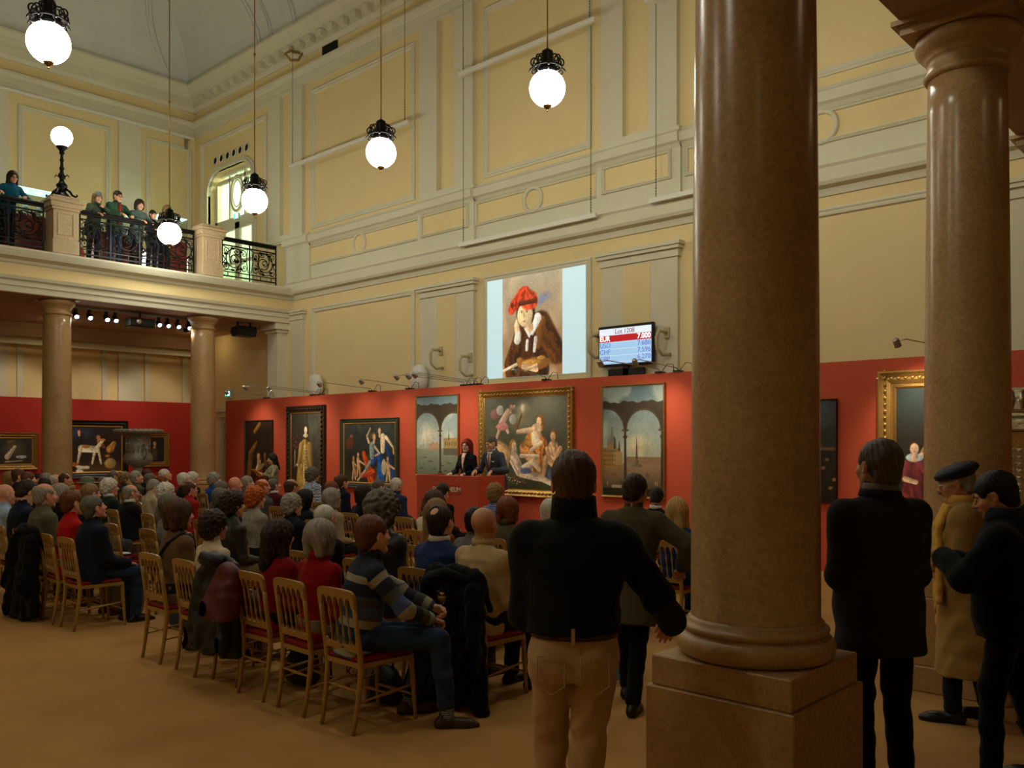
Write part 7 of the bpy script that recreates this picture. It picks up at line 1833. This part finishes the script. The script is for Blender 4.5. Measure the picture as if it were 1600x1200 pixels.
# ------------------------------------------------------------------ auctioneers and the woman with the folder
SUIT = cloth('grey_suit', (66, 70, 80)); BLK = cloth('black_jacket', (24, 25, 30))
def lapels(b, J, shirt, tie=None, w=.06, depth=.24, suit=None):
    """shirt front, tie and lapels on the chest"""
    T = J['T']
    def y_at(z): return float(np.interp(z, [.0, .15, .30, .42, .50], [.140, .138, .142, .120, .07]))
    V = []; F = []; n = 8
    for i in range(n + 1):
        z = .18 + (.50 - .18) * i / n; ww = w * i / n * 1.0 + .004
        for s_ in (-1, 1): V.append(T((s_ * ww, y_at(z) + .004, z)))
    for i in range(n): F.append((2 * i, 2 * i + 1, 2 * i + 3, 2 * i + 2))
    m = MB(); m.add([tuple(v) for v in V], F); V2 = [tuple(np.array(v) - J['Rt'] @ np.array([0, .012, 0])) for v in V]; m.add(V2, [f[::-1] for f in F]); m.build('shirt_front', shirt, b)
    if tie:
        m = MB(); m.tube([T((0, y_at(z) + .010, z)) for z in (.20, .26, .34, .42, .475)], [.012, .022, .019, .014, .015], 8); m.build('necktie', tie, b)
    if suit:
        for s_ in (-1, 1):
            P = [(s_ * .008, .17), (s_ * .045, .30), (s_ * .085, .36), (s_ * .07, .385), (s_ * .085, .40), (s_ * .062, .475), (s_ * .045, .47)]
            m = MB(); A = [T((p[0], y_at(p[1]) + .014, p[1])) for p in P]; B = [T((p[0], y_at(p[1]) - .004, p[1])) for p in P]
            n = len(P); m.add([tuple(v) for v in A + B], [tuple(range(n)), tuple(range(n, 2 * n))[::-1]] + [(i, (i + 1) % n, n + (i + 1) % n, n + i) for i in range(n)]); m.build('lapel', suit, b)
sp = dict(sit=False, b='m', yaw=-8, pitch=-16, lean=14, ph=1.0, wr={'L': (np.array([-.20, .34, 1.10]), (-.4, -.8, .0)), 'R': (np.array([.18, .36, 1.10]), (.4, -.8, .0))}, hk={'L': dict(curl=.2, dirn=(0, .6, -.5)), 'R': dict(curl=.2, dirn=(0, .6, -.5))}, hr=.0055)
o, J = person('person', (-11.32, 11.78, .22), PI, 1.04, sp, 'crop', 'dgrey', 'fair', SUIT, SUIT, M_SHOEB, 'male auctioneer in a grey suit and pink tie leaning on the rostrum', topname='jacket', topkw=dict(hem=-.22, flare=.01, fold=.0025, cr=.006), features=True)
lapels(o, J, M_SHIRT, mat('pink_tie', (170, 92, 96), .6), suit=SUIT); collar_ring(o, J, M_SHIRT, r=.068, h=.035)
MB().box(-.03, .03, 0, .006, 0, .018).build('pocket_square', M_SHIRT, o, loc=tuple(J['T']((-.10, .142, .33))))
sp = dict(sit=False, b='f', yaw=14, pitch=-3, lean=3, ph=2.0, wr={'R': (np.array([.16, .30, 1.06]), (.4, -.9, 0)), 'L': (np.array([-.15, .26, 1.06]), (-.4, -.9, 0))}, hk={'R': dict(curl=.3, dirn=(0, 1, -.3)), 'L': dict(curl=.3, dirn=(0, 1, -.3))}, hr=.0055)
o, J = person('person', (-12.12, 11.80, .22), PI * 1.02, 1.0, sp, 'long', 'red', 'pale', BLK, BLK, M_SHOEB, 'female auctioneer with dark red hair, glasses and black jacket behind the rostrum', topname='jacket', topkw=dict(hem=-.20, flare=.02, fold=.0025), glasses=True, features=True)
lapels(o, J, smat('pale'), None, w=.045, suit=BLK)
sp = dict(sit=False, b='f', yaw=0, pitch=-14, lean=2, ph=.5, wr={'R': (np.array([.10, .32, 1.22]), (1, -.5, -.6)), 'L': (np.array([-.10, .30, 1.20]), (-1, -.5, -.6))}, hk={'R': dict(curl=.7, dirn=(-.3, 1, 0)), 'L': dict(curl=.7, dirn=(.3, 1, 0))}, hr=.0055)
o, J = person('person', (-18.35, 11.45, 0), PI * .92, .94, sp, 'long', 'black', 'fair', pattern_mat('leopard_blouse', 'leopard', (32, 30, 26), (150, 146, 112), 45), M_DARKT, M_SHOEB, 'dark haired woman in a speckled green blouse reading from a yellow folder', topname='blouse', topkw=dict(hem=-.10), features=True)
fo = MB(); s0 = 0; fo.bbox(-.17, .17, -.12, .12, -.008, .008, .002); fo.xform(Matrix.Rotation(.7, 4, 'X'))
fp = o.matrix_basis @ Vector((.02, .42, 1.24))
q = fo.build('folder', mat('folder_yellow', (214, 150, 40), .6)); q.location = fp; q.rotation_euler = (0, 0, PI * .92); tag(q, 'open yellow folder held by the woman in the speckled blouse', 'folder')
MB().box(-.15, .15, -.105, .105, .009, .013).xform(Matrix.Rotation(.7, 4, 'X')).build('sheets', mat('paper_white', (225, 222, 210), .7), q)

# ------------------------------------------------------------------ people on the balcony
BZ = 5.86
def lean_sp(b, **k):
    d = dict(sit=False, b=b, lean=k.get('lean', 16), yaw=k.get('yaw', 0), pitch=k.get('pitch', -14), ph=k.get('ph', 0),
             wr={'L': (np.array([-.16, .42, 1.12]) if 'l' not in k else np.array(k['l']), (-1, -.4, -.5)), 'R': (np.array([.14, .44, 1.12]) if 'r' not in k else np.array(k['r']), (1, -.4, -.5))},
             hk={'L': dict(curl=.4, dirn=(.5, 1, -.2)), 'R': dict(curl=.4, dirn=(-.5, 1, -.2))})
    return d
bal = [('f', 8.02, -20.22, .93, 'beanie', 'greyhat', (58, 74, 58), 'woman in a grey knitted hat and green coat, chin on hand, at the balcony balustrade', dict(yaw=-4, l=(-.02, .36, 1.34), lean=20)),
       ('m', 8.50, -20.22, 1.0, 'short', 'dbrown', (44, 78, 56), 'man in an open green jacket over a red shirt, hands over the balustrade', dict(yaw=4, lean=12, pitch=-10)),
       ('f', 9.0, -20.24, .95, 'bob', 'dbrown', (84, 104, 98), 'woman with short brown hair in a pale green hooded coat at the balustrade', dict(yaw=-6, lean=14)),
       ('c', 9.34, -20.2, .84, 'short', 'dbrown', (28, 28, 34), 'dark haired child in a dark jacket at the balustrade between two women', dict(yaw=0, lean=5, r=(.1, .34, 1.12), l=(-.1, .34, 1.12))),
       ('f', 9.68, -20.26, .95, 'long', 'dblond', (32, 30, 32), 'long haired blond woman with glasses in a dark coat, partly behind the globe lamp', dict(yaw=-8, lean=12)),
       ('f', 6.28, -20.22, .98, 'long', 'dbrown', (24, 90, 122), 'dark haired woman with bright blue sleeves leaning over the balustrade, left of the lamp post', dict(yaw=-4, lean=26, r=(.38, .40, 1.14)))]
BJ = {}
for i, (b, yy, xx, s_, hk, hc, tc, lab, kw) in enumerate(bal):
    o, J = person('person', (xx, yy, BZ), -PI / 2 + .16, s_, lean_sp(b, ph=i, **kw), hk, hc, 'fair', cloth('balcony_%d' % i, tc), M_DARKT if i != 1 else M_JEANS, M_SHOEB, lab, 'people leaning on the balcony balustrade', topname='coat' if i != 1 else 'jacket', topkw=dict(hem=-.3 if b == 'f' else -.15, flare=.02, inf=.012), glasses=(i in (4, 5, 1)), features=True)
    if i == 0: collar_ring(o, J, cloth('grey_scarf', (120, 114, 116)), r=.08, h=.06, name='scarf', w=.03)
    if i == 1:
        T = J['T']; m = MB(); m.tube([T((0, .118, .47)), T((0, .150, .34)), T((0, .15, .18)), T((0, .15, .02))], [.03, .032, .03, .028], 8); m.build('red_shirt', cloth('red_shirt', (150, 34, 26)), o)
        collar_ring(o, J, M_BLACK, r=.074, h=.04, name='collar', w=.012)
b_ = bag(-20.35, 7.75, 'red bag on the balcony floor behind the balustrade', (176, 22, 30), .40, .2, .42, 'rucksack'); b_.location.z = BZ

# ------------------------------------------------------------------ people standing in front
def to_local(p, loc, rz, s):
    v = Matrix.Rotation(-rz, 3, 'Z') @ (Vector(p) - Vector(loc)); return np.array(v) / s
# man in black fleece, beige trousers
loc = (-2.30, 2.85, 0); rz = math.radians(38); s = 1.058
sp = dict(sit=False, b='m', yaw=2, pitch=-6, lean=3, ph=.9, hr=.005, stride={'L': (-.10, .10), 'R': (.02, -.12)},
          wr={'R': (to_local((-2.15, 3.37, 1.05), loc, rz, s), (.3, -.9, -.2)), 'L': (np.array([-.12, .27, 1.18]), (-.25, -.6, -1))}, hk={'R': dict(curl=.25, dirn=(-.2, .8, -.5), up=(.3, .2, 1)), 'L': dict(curl=.8)})
FLE = cloth('black_fleece', (20, 20, 20)); BEI = cloth('beige_cotton', (182, 148, 108))
o, J = person('person', loc, rz, s, sp, 'short', 'brown', 'pink', FLE, BEI, M_SHOEBR, 'man in black fleece and beige trousers, back turned, hand on the column pedestal', None, topname='fleece', topkw=dict(hem=.055, inf=.018, fold=.006, collar=.575, cuff=.0), botkw=dict(fold=.006, waist=.10, inf=.0), res=.0085)
collar_ring(o, J, FLE, r=.083, h=.085, name='collar', w=.016)
m = MB(); P = J['P']; ring_ = [(.166 * math.cos(a), .130 * math.sin(a)) for a in [2 * PI * k / 36 for k in range(36)]]
for (z0, z1, g) in ((.045, .088, 0),):
    V = [(P[0] + x * (1 + gg), P[1] + y * (1 + gg), P[2] + z) for gg, z in ((.0, z0), (.035, z0), (.035, z1), (.0, z1)) for x, y in ring_]
    m.add(V, [(a * 36 + k, a * 36 + (k + 1) % 36, (a + 1) % 4 * 36 + (k + 1) % 36, (a + 1) % 4 * 36 + k) for a in range(4) for k in range(36)], True)
m.build('leather_belt', M_SHOEBR, o)
for s_ in (-1, 1):
    m = MB(); Q = [(-.055, .06), (.055, .06), (.055, -.05), (0, -.085), (-.055, -.05)]
    pts = [(P[0] + s_ * .083 + q[0] * .95, P[1] - .142 + .25 * (q[0] * .95 * s_ if q[0] * s_ > 0 else 0) ** 1 - .012 * (1 - abs(q[1]) * 8), P[2] - .07 + q[1]) for q in Q]
    m.tube(pts, .0035, 5, closed=True); m.build('back_pocket', BEI, o)
m = MB(); m.box(P[0] - .007, P[0] + .007, P[1] - .141, P[1] - .134, P[2] + .035, P[2] + .095); m.build('belt_loop', BEI, o)

# man in dark suit right of the front column
loc = (-1.70, 4.62, 0); rz = math.radians(50); s = 1.09
sp = dict(sit=False, b='h', yaw=14, pitch=2, lean=1, ph=2.2, hr=.005, arms='front')
DS = cloth('dark_suit', (38, 32, 28))
o, J = person('person', loc, rz, s, sp, 'short', 'dgrey', 'tan', DS, cloth('black_trousers', (16, 15, 16)), M_SHOEB, 'grey haired man in a dark suit, back turned, right of the front column', None, topname='suit_jacket', topkw=dict(hem=-.24, flare=.012, inf=.010, fold=.0035, cr=.01), res=.0085)
collar_ring(o, J, cloth('grey_shirt', (120, 116, 100)), r=.075, h=.05)
collar_ring(o, J, DS, r=.088, h=.022, name='jacket_collar', w=.014)
# man in beret
loc = (-1.77, 6.38, 0); rz = math.radians(108); s = 1.0
sp = dict(sit=False, b='h', yaw=2, pitch=-12, lean=5, ph=1.2, hr=.005, arms='front', stride={'L': (-.1, .12), 'R': (.1, -.1)})
TAN = cloth('tan_coat', (150, 116, 62))
o, J = person('person', loc, rz, s, sp, 'beret', 'navyhat', 'tan', TAN, M_DARKT, M_SHOEB, 'elderly man in a dark blue beret, glasses, yellow scarf and long tan coat looking down', None, topname='long_coat', topkw=dict(hem=-.62, flare=.07, inf=.03, fold=.006, cr=.01), res=.010, glasses=M_STEEL, features=True)
SC_M = cloth('ochre_scarf', (206, 158, 70))
T = J['T']
collar_ring(o, J, SC_M, r=.088, h=.05, name='scarf_loop', w=.03)
for s_, L in ((1, -.32), (-1, -.12)):
    f = Fld((-.4, -.3, .5), (.4, .5, 1.7), .011)
    pts = [T((s_ * .05, .10, .48)), T((s_ * .085, .165, .36)), T((s_ * .10, .185, .15)), T((s_ * .10, .20, -.05)), T((s_ * .11, .21, L))]
    for a_, b2 in zip(pts[:-1], pts[1:]):
        for dx in (-.06, -.02, .02, .06): f.rc(a_ + np.array([dx, -abs(dx) * .3, 0]), b2 + np.array([dx * 1.3, -abs(dx) * .3, 0]), .024, .024, .015)
    f.folds(.004, 2.0, s_); put('scarf_end', to_mesh('scarf_end', [f.mesh()]), SC_M, o)
    m = MB(); e_ = pts[-1]
    for k in range(8): m.tube([e_ + np.array([-.05 + k * .014, 0, -.01]), e_ + np.array([-.05 + k * .0145, .004 * (k % 2), -.09])], .003, 5)
    m.build('fringe', SC_M, o)
MB().tube([(-.024, .094, -.044), (-.01, .104, -.040), (0, .106, -.039), (.01, .104, -.040), (.024, .094, -.044)], [.004, .007, .007, .007, .004], 8).build('moustache', hmat('dgrey'), o).matrix_local = mat4(J['Rh'] * HS, J['H'])
# man in black at the right with brochure
loc = (-1.27, 5.36, 0); rz = math.radians(98); s = .99
sp = dict(sit=False, b='h', yaw=4, pitch=-20, lean=5, ph=3.0, hr=.005, stride={'L': (-.16, .10), 'R': (.14, -.12)},
          wr={'L': (np.array([-.10, .33, 1.24]), (-1, -.3, -.8)), 'R': (np.array([.12, .30, 1.20]), (1, -.4, -.8))}, hk={'L': dict(curl=.6, dirn=(.2, 1, .2)), 'R': dict(curl=.6, dirn=(-.2, 1, .1))})
JB = cloth('black_jacket2', (15, 15, 18))
o, J = person('person', loc, rz, s, sp, 'short', 'black', 'tan', JB, cloth('black_trousers', (16, 15, 16)), M_SHOEB, 'dark haired man all in black reading a brochure, standing at the right edge', None, topname='jacket', topkw=dict(hem=-.13, flare=.01, inf=.022, fold=.005), res=.0085, features=True)
collar_ring(o, J, cloth('blue_shirt', (120, 140, 176)), r=.080, h=.03); collar_ring(o, J, cloth('dark_scarf', (40, 44, 54)), r=.09, h=.06, name='scarf', w=.03)
Wl = J['WL']; m = MB(); 
m.lathe([(.036, -.01), (.040, .0), (.040, .022), (.034, .024)], n=16, M=Vector(J['WL'] - J['EL']).to_track_quat('Z', 'Y').to_matrix().to_4x4(), c=tuple(J['WL'] - (J['WL'] - J['EL']) * .03)); m.build('shirt_cuff', cloth('blue_shirt', (120, 140, 176)), o)
hp = Matrix.Rotation(rz, 3, 'Z') @ (Vector(((Wl[0] + J['WR'][0]) / 2, Wl[1] + .20, Wl[2] + .06)) * s) + Vector(loc)
m = MB(); m.bbox(-.15, .15, -.105, .105, -.006, .0, .001); m.xform(Matrix.Rotation(.55, 4, 'X')); q = m.build('brochure', mat('brochure_white', (222, 220, 214), .5), loc=hp); q.rotation_euler = (0, 0, rz + .3); tag(q, 'open white brochure with dark pictures held by the man in black', 'brochure')
m = MB(); m.box(.01, .14, -.09, .09, .001, .003); m.xform(Matrix.Rotation(.55, 4, 'X')); m.build('printed_picture', mat('brochure_print', (70, 60, 50), .5, c2=(130, 60, 40), scale=12), q)
m = MB(); m.box(-.14, -.02, -.06, .085, .001, .003); m.xform(Matrix.Rotation(.55, 4, 'X')); m.build('printed_text', mat('brochure_grey', (176, 172, 164), .5), q)
# person at the right edge
loc = (-1.30, 6.52, 0); rz = math.radians(60)
o, J = person('person', loc, rz, 1.02, dict(sit=False, b='m', yaw=20, pitch=-4, lean=2, ph=1.0, arms='down'), 'short', 'dbrown', 'fair', JB, cloth('black_trousers', (16, 15, 16)), M_SHOEB, 'brown haired person in black with a white collar cut by the right picture edge', None, topname='jacket', topkw=dict(hem=-.2, inf=.015))
collar_ring(o, J, M_SHIRT, r=.076, h=.035)
# person in olive coat passing behind the fleece man
loc = (-3.62, 5.12, 0); rz = math.radians(20)
o, J = person('person', loc, rz, .955, dict(sit=False, b='m', yaw=-10, pitch=-14, lean=12, ph=2.0, arms='down', stride={'L': (-.08, .22), 'R': (.08, -.2)}, wr={'R': (np.array([.34, .22, 1.02]), (1, -.5, 0))}), 'short', 'dbrown', 'tan', cloth('olive_coat', (72, 66, 44)), cloth('black_trousers', (16, 15, 16)), M_SHOEB,
              'person in a dark olive coat stepping past behind the man in the black fleece', None, topname='coat', topkw=dict(hem=-.35, flare=.04, inf=.022))
